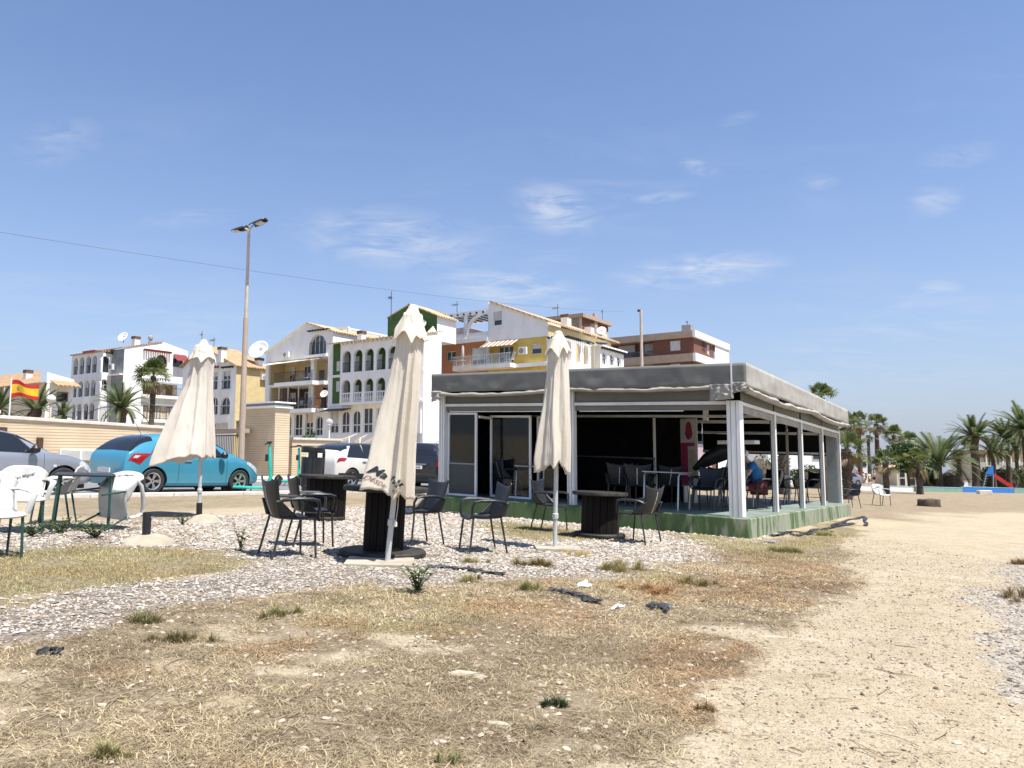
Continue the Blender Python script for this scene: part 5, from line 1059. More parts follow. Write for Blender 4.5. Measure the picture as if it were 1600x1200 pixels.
# --- brick apartment slab with pale bands
h8 = Bldg('brick_block', 'brown brick apartment block with pale bands tinted for sun and shade behind the kiosk corner', 1088, 92)
xl = h8.at(940, 560, 'f')[0]; D8 = h8.at(1137, 560, 'r')[0]; zz = [h8.at(1088, py, 'f')[1] for py in (516, 526.5, 551.5, 564, 589, 601)]; Db = h8.at(1115, 545, 'r')[0]
xr = h8.at(1020, 540, 'f')[0]
for k in range(2):
    t_, b_0 = zz[1 + 2 * k], zz[2 + 2 * k]; hw = h8.hole('f', 1047, 1063, 532.5 + 36 * k, 548 + 36 * k)
    h8.wall('f', [(xr, b_0), (0, b_0), (0, t_), (xr, t_)], [hw], 'brick', 0, .15, 'brick_wall'); w = h8.window('f', hw, 0, .12, 'glass', mull=0); h8.panel('f', hw[0] + .05, hw[1] - .05, hw[2] + .05, hw[3] - .05, 0, 'shutter', 'shutter', .03, .08, w)
    h8.panel('f', xl, xr, b_0, t_, 1.6, 'brick', 'recessed_wall', 0, .1)
    for p0, p1 in ((966, 992), (1007, 1020)): h8.panel('f', h8.at(p0, 545, 'f', 1.5)[0], h8.at(p1, 545, 'f', 1.5)[0], b_0 + .5, b_0 + 1.9, 1.5, 'shutter', 'shutter', 0, .06)
    h8.panel('f', xl, xr, b_0 + .02, b_0 + .75, .1, 'glass', 'balcony_glass', 0, .04)
    hr = [h8.hole('r', *c) for c in ((1097, 1102, 533 + 37 * k, 550 + 37 * k), (1105, 1109.5, 539 + 37 * k, 554 + 37 * k))]
    h8.wall('r', [(0, b_0), (Db, b_0), (Db, t_), (0, t_)], hr, 'brick', 0, .15, 'brick_wall'); [h8.window('r', q, 0, .1, 'shutter', mull=0) for q in hr]
h8.box(xl, 0, -.35, 14, zz[1], zz[0], 'beige_band', 'roof_band'); h8.box(.004, .35, -.35, D8, zz[1], zz[0] + .004, 'white_wall', 'roof_band'); h8.box(xl, 0, -.35, 12, zz[3], zz[2], 'beige_band', 'floor_band'); h8.box(.004, .35, -.35, D8, zz[3], zz[2] + .004, 'white_wall', 'floor_band')  # same bands: shade put in as beige front, sun as white right side
h8.wall('r', [(Db, 0), (D8, 0), (D8, zz[1]), (Db, zz[1])], [], 'white_wall', .2, .1, 'white_side_wall'); h8.box(xl, -.1, 2, 12, 0, zz[4], 'brick', 'lower_storeys')
x, z = h8.at(1072, 516, 'f', 3); h8.box(x - .6, x + .6, 3, 4.2, z - .5, z + .7, 'grey_panel', 'roof_vent'); h8.antenna((x, 3.6, z + .7), .6, 2, .2)
for px, py in ((905, 0),): pass
# --- concrete and brick penthouse behind the ochre house
h7 = Bldg('penthouse_block', 'brick penthouse block with concrete roof slab above the ochre house roof', 911, 104)
xl = h7.at(850, 510, 'f')[0]; D7 = h7.at(952, 510, 'r')[0]; za, zb2 = h7.at(911, 490, 'f')[1], h7.at(911, 496, 'f')[1]
h7.box(xl, .5, -.5, D7, zb2, za, 'beige_band', 'roof_slab'); h7.wall('r', [(0, 0), (D7 - .4, 0), (D7 - .4, zb2), (0, zb2)], [], 'brick', 0, .1, 'brick_wall'); h7.panel('f', xl, -3.2, 0, zb2, .3, 'glass', 'glazing', 0, .1); h7.panel('f', -3.2, 0, 0, zb2, 0, 'beige_band', 'concrete_wall', 0, .2); h7.panel('f', -.35, 0.02, 0, zb2, -.03, 'cream_wall', 'corner_post', -.03, .02)
for px in (930,): y = h7.at(px, 510, 'r', .15)[0]; h7.box(.01, .3, y - .5, y + .5, 0, za + .6, 'beige_band', 'flue')
y = h7.at(947, 510, 'r')[0]; h7.window('r', (y - .9, y + .5, zb2 - 3.6, zb2 - .9, False), .05, .02, 'glass', 'cream_wall', .15, 0, .5); y, z = h7.at(941.5, 500, 'r', .2); h7.antenna((.2, y, z), 1.6, 2, .15)

# --- yellow-sided house with white gable end
h3 = Bldg('yellow_house', 'house with yellow side wall, white gable end and tan roof beside the lamp post', 364.5, 86)
xl = h3.at(284, 620, 'f')[0]; zt = h3.at(364, 572, 'f')[1]; pk_ = h3.at(318, 541, 'f'); D3 = h3.at(418, 620, 'r')[0]
hs = [h3.hole('f', *c) for c in ((327, 340, 581, 609), (347, 360, 579, 608))] + [h3.hole('f', 329, 340, 620, 648, True), h3.hole('f', 345, 359, 620, 648, True), h3.hole('f', 333, 356, 660, 678), h3.hole('f', 306, 319, 581, 609), h3.hole('f', 306, 319, 620, 648, True)]
h3.wall('f', [(xl, 0), (0, 0), (0, zt), pk_, (xl, zt + .4)], hs, 'white_wall', 0, .25, 'gable_wall')
for k, q in enumerate(hs): h3.window('f', q, 0, .22, 'glass_blue' if k < 2 else 'glass', mull=1, fw=.12, trans=.5); 
for q in hs[:4]: h3.railing('f', q[0], q[1], q[2] + .02, q[2] + .95, -.06, n=8)
h3.wall('r', [(0, 0), (D3, 0), (D3, zt), (0, zt)], [], 'yellow_wall', 0, .1, 'side_wall'); px_, pz_ = pk_
h3.tri_roof([(.4, -.4, zt + .02), (.4, D3 + .4, zt + .02), (px_, D3 + .4, pz_ + .12), (px_, -.4, pz_ + .12)], 'tiles'); h3.tri_roof([(xl - .3, -.4, zt + .5), (xl - .3, D3, zt + .5), (px_, D3, pz_ + .11), (px_, -.4, pz_ + .11)], 'tiles'); h3.tails('f', h3.at(327, 575, 'f')[0], h3.at(343, 575, 'f')[0], h3.at(335, 574, 'f')[1], 0, 6, 'red_trim', .5, .16); h3.tails('f', h3.at(347, 575, 'f')[0], -.3, h3.at(355, 574, 'f')[1], 0, 4, 'tar', .45, .18)
y, z = h3.at(347, 556, 'r', -2.2); h3.chimney((-2.2, y, z - .8), 1.5, .7); y, z = h3.at(405, 574, 'r', -.8); h3.chimney((-.8, y, z - .4), 1.2, .7); h3.dish((-.8, y, z + 1.0), 1.25, 1.0); x, z = h3.at(315, 541, 'f', 2); h3.antenna((x, 2, z), 1.9, 2, .2); x, z = h3.at(334, 546, 'f', 5); h3.antenna((x, 5, z), 1.6, 5, .8)
y, z = h3.at(411, 594, 'r'); h3.aircon('r', y, z, 0, .9, .65); MB().b2(0.02, .8, D3 * .05, D3 * .9, h3.at(364, 657, 'f')[1] - .15, h3.at(364, 657, 'f')[1]).build('canopy', M['grey_panel'], h3.root)

# --- white arcaded house with corner bay, far left
h2 = Bldg('arcaded_house', 'white house with three rows of narrow arches behind the date palm', 153, 91)
xl = h2.at(109, 620, 'f')[0]; zt = h2.at(153, 549.5, 'f')[1]; hs = []
for r0, r1 in ((556.5, 583), (594, 619), (629.5, 655)):
    for c0, c1 in ((114.6, 121.8), (124.2, 131.4), (134.2, 141.8), (143.6, 151)):
        cc = h2.hole('f', c0 - (r0 - 556) * .06, c1 - (r0 - 556) * .06, r0, r1, True, ref=140); hs.append(cc)
h2.wall('f', [(xl, 0), (0, 0), (0, zt), (xl, zt)], hs, 'white_wall', 0, .35, 'arcade_wall')
for k, q in enumerate(hs): h2.window('f', q, 0, .4, 'glass' if k % 3 else 'grey_panel', 'white_paint' if k in (6, 7) else 'dark_iron', .07, 1, .45); h2.railing('f', q[0], q[1], q[2] + .02, q[2] + 1.0, .15, n=6)
D2 = h2.at(173, 600, 'r')[0]; hr = [h2.hole('r', 158, 171.3, 556.5, 582, True), h2.hole('r', 156.5, 170, 592.5, 612, True), h2.hole('r', 153.5, 166, 633, 655)]
h2.wall('r', [(0, 0), (D2, 0), (D2, zt + .1), (0, zt + .1)], hr, 'white_wall', 0, .35, 'bay_wall'); [h2.window('r', q, 0, .35, 'glass', 'white_paint' if k == 1 else 'dark_iron', .1, 1, .55) for k, q in enumerate(hr)]
h2.tails('f', h2.at(133, 551, 'f')[0], h2.at(152, 551, 'f')[0], zt + .1, 0, 6, 'red_trim', .5, .2); h2.tails('r', .3, D2, zt - .15, 0, 4, 'tar', .3, .22)
xw = h2.at(192, 600, 'f', D2)[0]; zk = h2.at(192, 545, 'f', D2)[1]; hk = [h2.hole('f', 185.5, 187.5, 559, 570, off=D2), h2.hole('f', 189, 191, 559, 570, off=D2)]
h2.wall('f', [(0, 0), (xw, 0), (xw, zk), (0, zk)], hk, 'grey_panel', D2, .2, 'recessed_wall'); [h2.window('f', q, D2, .15, 'glass', mull=0) for q in hk]; x, z = h2.at(177, 578, 'f', D2); h2.aircon('f', x, z, D2, .9, .7); z = h2.at(182, 585, 'f', D2)[1]; h2.box(0, xw, D2 - .5, D2 - .02, z - .15, z, 'white_wall', 'ledge')  # white wall in a recess, its shade put into the grey colour
go = [h2.at(px, py, 'r', xw) for px, py in ((192, 543), (254, 534), (294, 549))]; y9 = go[2][0]
hl = [h2.hole('r', 223, 289, 596, 617, off=xw, ref=240), h2.hole('r', 223, 289, 631, 655, off=xw, ref=240), h2.hole('r', 270, 290, 560, 574, off=xw, ref=280), h2.hole('r', 243, 262, 554, 572, True, off=xw, ref=250)]
h2.wall('r', [(D2, 0), (y9, 0), (y9, go[2][1]), go[1], (D2, go[0][1])], hl, 'white_wall', xw, .35, 'gable_wall')
for k, q in enumerate(hl[:2]):
    h2.panel('r', q[0], q[1], q[2], q[3], xw, 'cream_wall', 'balcony_back_wall', 1.7, 1.8); h2.railing('r', q[0], q[1], q[2] + .02, q[2] + 1.0, xw + .35, n=30); h2.box(xw + .002, xw + .5, q[0] - .2, q[1] + .2, q[2] - .4, q[2] - .02, 'white_wall', 'balcony_slab')
    for f in (.12, .42, .72): h2.window('r', (q[0] + (q[1] - q[0]) * f, q[0] + (q[1] - q[0]) * (f + .16), q[2] + .02, q[3] - .2, False), xw - 1.5, .15, 'shutter' if k else 'wood', 'wood', .08, 1, name='balcony_door')
q = hl[2]; h2.panel('r', q[0], q[1], q[2], q[3], xw, 'glass', 'glazing', .6, .7); MB().add([(xw + .05, q[0], q[3] + .5), (xw + .05, q[1], q[3] + .5), (xw + .9, q[1], q[3] - .4), (xw + .9, q[0], q[3] - .4)], [(0, 1, 2, 3)]).build('red_awning', M['red_trim'], h2.root); q = hl[3]; h2.window('r', q, xw, .3, 'glass', 'red_trim', .12, 1)
h2.tails('r', h2.at(223, 551, 'r', xw)[0], h2.at(266, 551, 'r', xw)[0], h2.at(245, 549, 'r', xw)[1], xw, 12, 'red_trim', .6, .2); h2.tri_roof([(xl - .2, -.2, zt + .05), (.1, -.2, zt + .05), (.1, D2, zk + .1), (.1, 12, zk + .4), (xl - .2, 12, zk + .4)], 'tiles')
h2.tri_roof([(xw + .1, D2 - .3, go[0][1] + .05), (xw + .1, go[1][0], go[1][1] + .08), (xw - 9, go[1][0], go[1][1] + .08), (xw - 9, D2 - .3, go[0][1] + .05)], 'tiles'); y, z = h2.at(212, 541, 'r', xw - 1); h2.chimney((xw - 1, y, z - .6), 1.5, .7); h2.dish((xw - 1, y - 1.6, z + .2), .65, .7)
y, z = h2.at(235, 536, 'r', xw - 1); MB().lathe([(.25, 0), (.25, .5), (.1, .6), (.3, .8), (.3, 1.1), (.08, 1.3), (.02, 1.6)], 10, (xw - 1, y, z - .3)).build('flue', M['grey_panel'], h2.root)

# --- low houses at the left edge
h1 = Bldg('low_house', 'low white house with broad tan roof at the left edge', 66, 70); x0 = h1.at(-70, 600, 'f')[0]; zt = h1.at(40, 600, 'f')[1]; xr1, zr = h1.at(64, 579, 'f', 4)
h1.wall('f', [(x0, 0), (0, 0), (0, zt), (x0, zt)], [h1.hole('f', 2, 8, 604, 622), h1.hole('f', 44, 52, 606, 624)], 'cream_wall', 0, .2); h1.tri_roof([(x0 - 1, -.6, zt - .1), (.2, -.6, zt - .1), (xr1, 4, zr), (x0 - 1, 4, zr)], 'tiles', 'roof', .15)
D = h1.at(102, 600, 'r')[0]; z5 = h1.at(68, 581, 'r')[1]; hh = [h1.hole('r', 88, 106, 614, 628), h1.hole('r', 90, 104, 636, 652)]; D = max(D, hh[0][1] + .5); h1.wall('r', [(0, 0), (D, 0), (D, z5 - .5), (0, z5)], hh, 'white_wall', 0, .3, 'side_wall'); [h1.window('r', q, 0, .25, 'glass', 'brown', .08, 1) for q in hh]; h1.railing('r', hh[0][0], hh[0][1], hh[0][2], hh[0][2] + .9, .1, n=12)
y, z = h1.at(98, 600, 'r'); h1.tri_roof([(.1, D * .1, z + .3), (1.3, D * .1, z - .2), (1.3, D, z - .2), (.1, D, z + .3)], 'tiles', 'porch_roof', .1); x, z = h1.at(43, 597, 'f', 1.5); h1.chimney((x, 1.5, z - .5), 1.4, .6)

# ------------------------------------------------------------------ boundary wall, gatehouse, gate
def slat_mat():
    m = mat('tan_slatted_brick', (.62, .50, .345), .85, (.56, .445, .30), 1.2); t = m.node_tree; b = t.nodes['Principled BSDF']; prev = b.inputs['Base Color'].links[0].from_socket
    tcn = t.nodes.new('ShaderNodeTexCoord'); sx = t.nodes.new('ShaderNodeSeparateXYZ'); t.links.new(tcn.outputs['Object'], sx.inputs[0])
    mu = t.nodes.new('ShaderNodeMath'); mu.operation = 'MULTIPLY'; mu.inputs[1].default_value = 9.5; t.links.new(sx.outputs[2], mu.inputs[0]); fr = t.nodes.new('ShaderNodeMath'); fr.operation = 'FRACT'; t.links.new(mu.outputs[0], fr.inputs[0])
    r = ramp(t, fr.outputs[0], [(.0, 1.0), (.14, 1.0), (.20, 0.0), (1, 0.0)]); x = t.nodes.new('ShaderNodeMix'); x.data_type = 'RGBA'; t.links.new(r.outputs[0], x.inputs[0]); t.links.new(prev, x.inputs[6]); x.inputs[7].default_value = (.51, .40, .265, 1); t.links.new(x.outputs[2], b.inputs['Base Color'])
    bp = t.nodes.new('ShaderNodeBump'); bp.inputs['Distance'].default_value = .02; bp.invert = True; t.links.new(r.outputs[0], bp.inputs['Height']); t.links.new(bp.outputs[0], b.inputs['Normal']); return m
SLAT = slat_mat()
wa = gp(18, 745.0); wv = Vector((-17.2, 25.6, 0)); wl = empty('boundary_wall', 'tan slatted brick boundary wall with pale coping behind the parked cars', 'wall', (wv.x, wv.y, gz(wv.x, wv.y)), 0)
def wp(u, v, z): p = E2 * u + NR * v; return Vector((p.x, p.y, z + gz(p.x, p.y)))
def wbox(u0, u1, v0, v1, z0, z1, name, m, parent=wl, bevel=0):
    return MB().add([wp(u, v, z) for z in (z0, z1) for u, v in ((u0, v0), (u1, v0), (u1, v1), (u0, v1))], [(3, 2, 1, 0), (4, 5, 6, 7), (0, 1, 5, 4), (1, 2, 6, 5), (2, 3, 7, 6), (3, 0, 4, 7)]).build(name, m, parent, bevel=bevel)
wbox(-9, 6.6, -.25, 0, -.2, 1.90, 'wall_panel', SLAT); wbox(-9, 6.6, -.32, .07, 1.90, 2.02, 'coping', M['kerbstone'], bevel=.015)
wbox(-9, -.3, -.24, .05, -.2, 2.06, 'raised_panel', SLAT); wbox(-9, -.25, -.31, .12, 2.06, 2.18, 'coping', M['kerbstone'], bevel=.015)
for u in (-.12, 1.05): o = wbox(u - .09, u + .09, .01, .14, 1.22 if u < 0 else .95, 1.62 if u < 0 else 1.33, 'wall_light', M['brown'], bevel=.01)
vt = wbox(1.75, 3.2, .01, .06, .55, .95, 'vent_grille', M['white_paint'])
for i in range(9): wbox(1.80, 3.15, .061, .075, .58 + .04 * i, .60 + .04 * i, 'louvre', M['shutter'], vt)
wbox(2.45, 2.52, .062, .08, .56, .94, 'mullion', M['white_paint'], vt); wbox(3.6, 6.6, .01, .04, .0, .62, 'plinth_band', M['cream_wall'])
gh_ = Bldg('gatehouse', 'tall tan slatted gatehouse block with white cap behind the scooter', 428, 33.5, 'gatehouse'); zt = gh_.at(428, 637, 'f')[1]; z5 = gh_.at(428, 627.5, 'f')[1]; xw = gh_.at(384, 650, 'f')[0]; dd = gh_.at(453, 650, 'r')[0]
MB().b2(xw, 0, 0, dd, 0, zt).build('body', SLAT, gh_.root); gh_.box(xw - .1, .1, -.1, dd + .1, zt, zt + .10, 'white_wall', 'cap'); gh_.box(xw, 0, 0, dd, zt + .1, z5 - .06, 'grey_panel', 'cap'); gh_.box(xw - .18, .18, -.18, dd + .18, z5 - .06, z5, 'white_wall', 'cap')
lw = Bldg('low_wall', 'low tan wall with pale coping running right of the gatehouse', 456, 36, 'wall'); zz_ = lw.at(470, 687, 'r')[1]; MB().b2(-.25, 0, 0, 3.2, 0, zz_).build('wall_panel', SLAT, lw.root); lw.box(-.32, .07, 0, 3.2, zz_, zz_ + .1, 'kerbstone', 'coping')
gt = Bldg('iron_gate', 'dark iron gate with pale lintel between wall and gatehouse', 383, 34, 'gate'); x0 = gt.at(320, 690, 'f')[0]; zl = gt.at(355, 677, 'f')[1]; z0 = gt.at(355, 670.5, 'f')[1]
gt.box(x0, 0, -.1, .2, zl, z0, 'beige_band', 'lintel'); gt.railing('f', x0 + .1, -.1, .25, zl - .1, .05, 'dark_iron', 22); gt.box(x0 - .4, x0, -.1, .3, 0, z0, 'cream_wall', 'gate_pier')
# ------------------------------------------------------------------ cars (built along local +x, wheels on z = 0)
def crom(vals, t):
    n = len(vals); i = min(int(t), n - 2); f = t - i; p0, p1, p2, p3 = vals[max(i - 1, 0)], vals[i], vals[i + 1], vals[min(i + 2, n - 1)]
    return .5 * ((2 * p1) + (-p0 + p2) * f + (2 * p0 - 5 * p1 + 4 * p2 - p3) * f * f + (-p0 + 3 * p1 - 3 * p2 + p3) * f ** 3)
def paint(name, c, metal=.35): return mat(name, c, .32, tuple(x * .93 for x in c), 1.2, coat=.7, metal=metal, rvar=.04)
def car(name, label, st, loc, heading, body_m, wheels=(-1.25, 1.25), wr=.315, roof_m=None, rail=True, detail=True, glass=None, lamps=(), plate=None, doors=(), side_win=None, rear_win=None, front_win=None, group='parked cars', spokes=5, trim=None, th=.40):
    """st: stations (x, z_sill, z_belt, z_top, half_width)"""
    root = empty(name, label, 'car', loc, heading, group, tilt=True); ng = len(st) - 1
    xs, zl, zb, zr, hw = [np.array([s[k] for s in st], float) for k in range(5)]
    def sec(t, v):
        x, l_, b, r, w = (float(crom(a, t)) for a in (xs, zl, zb, zr, hw)); d = max(r - b, .0)
        P = [(0, l_), (w * .80, l_), (w * .955, l_ + .05), (w * .995, l_ + (b - l_) * .42), (w * .985, l_ + (b - l_) * .80), (w * .955, b), (w * .955 - th * d * .55, b + d * .52), (w * .955 - th * d - .03, b + d * .90), (max(w * .55 - th * d * .35, .05), r), (0, r + .012)]
        yy = crom([p[0] for p in P], v); zz_ = crom([p[1] for p in P], v); return Vector((x, yy, zz_))
    NV = 9
    nu, nv = ng * 6 + 1, 40
    def full(u, k):
        v = k / nv * NV; return sec(u, v)
    mb = MB(); ringn = 2 * nv
    for i in range(nu):
        t = i / 6
        for k in range(ringn):
            if k <= nv: p = full(t, k)
            else: p = full(t, 2 * nv - k); p = Vector((p.x, -p.y, p.z))
            mb.v.append(tuple(p))
    for i in range(nu - 1):
        for k in range(ringn): mb.f.append((i * ringn + k, i * ringn + (k + 1) % ringn, (i + 1) * ringn + (k + 1) % ringn, (i + 1) * ringn + k))
    mb.f.append(tuple(reversed(range(ringn)))); mb.f.append(tuple(range((nu - 1) * ringn, nu * ringn)))
    o = mb.build('body', body_m, root, smooth=True, ang=38, fix=True)
    # wheel arches are cut through the shell
    cut = MB()
    for wx in wheels: cut.tube([(wx, -1.5, wr), (wx, -.55, wr)], wr + .05, 28); cut.tube([(wx, .55, wr), (wx, 1.5, wr)], wr + .05, 28)
    c = cut.build('cut', None, root, fix=True); bm_ = o.modifiers.new('b', 'BOOLEAN'); bm_.object = c; bm_.operation = 'DIFFERENCE'; bm_.solver = 'EXACT'
    dg = bpy.context.evaluated_depsgraph_get(); dg.update(); me = bpy.data.meshes.new_from_object(o.evaluated_get(dg)); o.modifiers.clear(); o.data = me; me.name = 'body'; bpy.data.objects.remove(c); me.materials.clear(); me.materials.append(body_m); me.shade_smooth(); me.set_sharp_from_angle(angle=math.radians(38))
    xt = lambda x: float(np.interp(x, xs, np.arange(len(xs))))
    def nrm(t, v):
        e = .02; n = (sec(min(t + e, ng), v) - sec(max(t - e, 0), v)).cross(sec(t, min(v + e, 9)) - sec(t, max(v - e, 0)))
        if n.length < 1e-9: return Vector((0, 0, 1))
        n.normalize(); q = sec(t, v) - Vector((xs.mean(), 0, .6)); return n if n.dot(q) > 0 else -n
    def patch(pts, name, m, parent=root, both=True, off=.006, nn=14, one=None):
        """pts: four corners (x, v) on the side surface; one = +1/-1 for a single side"""
        for s in ((1, -1) if both and not one else (one or 1,)):
            def f(u, w):
                a = (Vector(pts[0]) * (1 - u) + Vector(pts[1]) * u); b = (Vector(pts[3]) * (1 - u) + Vector(pts[2]) * u); q = a * (1 - w) + b * w; t = xt(q.x); p = sec(t, q.y) + nrm(t, q.y) * off; return Vector((p.x, s * p.y, p.z))
            MB().grid(f, nn, nn).build(name, m, parent, smooth=True)
    def across(x0, x1, v0, name, m, off=.006, vtop=None):
        def f(u, w):
            x = x0 + (x1 - x0) * w; vs_ = (vtop if vtop is not None else v0); v = v0 + (9 - v0) * (1 - abs(2 * u - 1)); t = xt(x); p = sec(t, v) + nrm(t, v) * off; return Vector((p.x, p.y if u < .5 else -p.y, p.z))
        MB().grid(f, 25, 12).build(name, m, root, smooth=True)
    gl = glass or M['car_glass']
    if side_win:
        for k, (a, b, c_, d) in enumerate(side_win): patch([(a - .05, 5.03), (b + .05, 5.03), (c_ + .03, 7.02), (d - .03, 7.02)], 'window_seal', M['black_plastic'], off=.003); patch([(a, 5.12), (b, 5.12), (c_, 6.88), (d, 6.88)], 'side_window', gl)
    if rear_win: across(*rear_win, 'rear_window', gl)
    if front_win: across(*front_win, 'windscreen', gl)
    if roof_m:
        def f(u, w): x = roof_m[1] + (roof_m[2] - roof_m[1]) * w; v = 7.05 + 1.95 * (1 - abs(2 * u - 1)); t = xt(x); p = sec(t, v) + nrm(t, v) * .008; return Vector((p.x, p.y if u < .5 else -p.y, p.z))
        MB().grid(f, 25, 16).build('roof_panel', roof_m[0], root, smooth=True)
    for (nm, pts, m) in lamps: patch(pts, nm, m, off=.008)
    for x in doors: patch([(x - .004, 2.2), (x + .004, 2.2), (x + .004, 5.05), (x - .004, 5.05)], 'door_seam', M['black_plastic'], off=.003, nn=8)
    if trim:
        for (pts) in trim: patch(pts, 'sill_trim', M['black_plastic'], off=.007)
    # wheels
    w0 = None
    for wx in wheels:
        for s in (-1, 1):
            y = s * (float(np.interp(wx, xs, hw)) - .115); q = Matrix.Rotation(-s * PI / 2, 4, 'X')
            w = empty_part('wheel', root, (wx, y, wr)); rr = wr
            t = MB().lathe([(rr * .66, -.10), (rr * .90, -.105), (rr, -.07), (rr, .07), (rr * .90, .105), (rr * .66, .10)], 28, cap=False).xf(q); t.build('tyre', M['rubber'], w, smooth=True)
            mb = MB().lathe([(rr * .67, -.09), (rr * .67, .085), (rr * .60, .075), (rr * .58, .0), (.02, .0)], 28, cap=False); mb.lathe([(rr * .16, .02), (rr * .16, .07), (.02, .075)], 14, cap=False)
            for k in range(spokes):
                a = 2 * PI * k / spokes
                for da in (-.14, .14): mb.bar((rr * .12 * math.cos(a), rr * .12 * math.sin(a), .06), (rr * .62 * math.cos(a + da), rr * .62 * math.sin(a + da), .066), .032, .03)
            mb.xf(q); mb.build('rim', M['rim'], w); MB().lathe([(rr * .56, .012), (.02, .014)], 20, cap=False).xf(q).build('brake', M['rubber'], w)
            MB().lathe([(rr + .045, -.18), (rr + .045, .06)], 24, cap=False).xf(Matrix.Translation((wx, y, rr)) @ q).build('wheel_well', M['rubber'], root)
    MB().b2(xs[0] + .25, xs[-1] - .25, -hw.max() * .8, hw.max() * .8, zl.min() - .04, zl.min() + .05).build('underbody', M['rubber'], root)
    return root, patch, sec, xt
def empty_part(name, parent, loc): o = bpy.data.objects.new(name, None); COL.objects.link(o); o.parent = parent; o.location = loc; return o
M['car_glass'] = mat('tinted_car_glass', (.012, .014, .017), .05, spec=.8); M['tail_lamp'] = mat('red_lamp', (.33, .012, .012), .12, (.22, .008, .008), 9, coat=.6); M['head_lamp'] = mat('clear_lamp', (.55, .57, .6), .12, (.35, .36, .38), 12, coat=.6)
HEAD = math.atan2(E2.y, E2.x)
def street(px, py, dv=0.0): return gp(px, py)
# blue three-door hatchback
HB = [(-1.99, .36, .60, .62, .70), (-1.96, .23, .80, .84, .79), (-1.86, .21, .95, 1.02, .83), (-1.55, .20, .98, 1.30, .855), (-1.15, .20, .98, 1.43, .865), (-.6, .19, .965, 1.485, .87), (0, .19, .945, 1.475, .87), (.45, .19, .93, 1.37, .868), (.85, .19, .915, 1.13, .865), (1.12, .20, .905, .98, .86), (1.5, .21, .83, .86, .83), (1.80, .23, .72, .74, .76), (1.97, .26, .58, .60, .66), (2.03, .36, .48, .49, .56)]
rw = gp(233, 772.5); bl = rw + (-NR) * .73 + E2 * 1.25; bl.z = gz(bl.x, bl.y) + .008
blue, pat, sec_, xt_ = car('hatchback_car', 'light blue three-door hatchback parked behind the left parasol', HB, bl, HEAD, paint('light_blue_paint', (.07, .33, .47)), (-1.25, 1.25), .315,
    side_win=[(-1.28, -.62, -.66, -1.0), (-.54, .72, .30, -.54)], rear_win=(-1.84, -1.25, 6.5), front_win=(.42, 1.02, 6.7), doors=(-.60, .80), spokes=5,
    lamps=(('tail_lamp', [(-1.90, 4.1), (-1.62, 3.6), (-1.30, 5.0), (-1.75, 5.0)], M['tail_lamp']), ('head_lamp', [(1.45, 4.4), (1.86, 3.4), (1.84, 4.5), (1.50, 5.5)], M['head_lamp'])))
MB().tube([(-1.15, 0, 1.44), (-1.32, 0, 1.72)], .006, 5).build('aerial', M['black_plastic'], blue)
for s in (-1, 1): MB().lathe([(.02, -.09), (.085, -.06), (.095, .02), (.05, .08)], 12, (.62, s * .97, 1.0)).build('wing_mirror', M['black_plastic'], blue, smooth=True); MB().b2(-.45, -.25, s * .868 - .012, s * .868 + .012, .80, .835).build('door_handle', M['steel'], blue, bevel=.006)
MB().b2(-2.03, -2.0, -.26, .26, .50, .61).build('number_plate', M['white_paint'], blue)
pat([(-1.985, 2.62), (-1.35, 2.72), (-1.35, 2.76), (-1.985, 2.66)], 'bumper_seam', M['black_plastic'], off=.004); pat([(-1.78, 4.25), (-1.68, 4.2), (-1.60, 4.62), (-1.72, 4.66)], 'lamp_lens', M['head_lamp'], off=.011); pat([(-1.30, 3.9), (-1.16, 3.9), (-1.16, 4.35), (-1.30, 4.35)], 'fuel_flap', paint('light_blue_flap', (.045, .26, .41)), off=.003)
MB().lathe([(.045, 0), (.04, .012), (.01, .014)], 14).xf(Matrix.Translation((-1.955, 0, .80)) @ Matrix.Rotation(-PI / 2, 4, 'Y')).build('badge', M['steel'], blue)
# silver coupe at the left edge
SV = [(-1.95, .42, .72, .76, .60), (-1.88, .25, .85, .90, .76), (-1.4, .20, .92, 1.12, .85), (-.8, .19, .93, 1.36, .86), (-.2, .19, .92, 1.40, .865), (.3, .19, .91, 1.32, .865), (.75, .19, .90, 1.08, .862), (1.0, .20, .885, .94, .858), (1.4, .21, .84, .87, .84), (1.75, .23, .74, .77, .78), (1.98, .28, .60, .62, .66), (2.08, .38, .48, .49, .52)]
fw_ = gp(92, 774.5); sl = fw_ + (-NR) * .73 - E2 * 1.28; sl.z = gz(sl.x, sl.y) + .008
silver, pat2, _, _ = car('coupe_car', 'silver grey car cut off at the left edge, bonnet pointing right', SV, sl, HEAD, paint('silver_paint', (.36, .385, .43), .5), (-1.22, 1.28), .31, side_win=[(-.9, -.2, -.25, -.62), (-.12, .64, .26, -.16)], front_win=(.32, .94, 6.7), rear_win=(-1.5, -.9, 6.7), doors=(-.16, .84), spokes=6,
    lamps=(('head_lamp', [(1.6, 4.0), (1.95, 3.4), (1.92, 4.3), (1.66, 5.2)], M['head_lamp']), ('side_repeater', [(1.05, 3.5), (1.12, 3.5), (1.12, 3.7), (1.05, 3.7)], M['head_lamp'])))
for s in (-1, 1): MB().lathe([(.02, -.09), (.085, -.06), (.095, .02), (.05, .08)], 12, (.60, s * .96, 1.0)).build('wing_mirror', M['black_plastic'], silver, smooth=True)
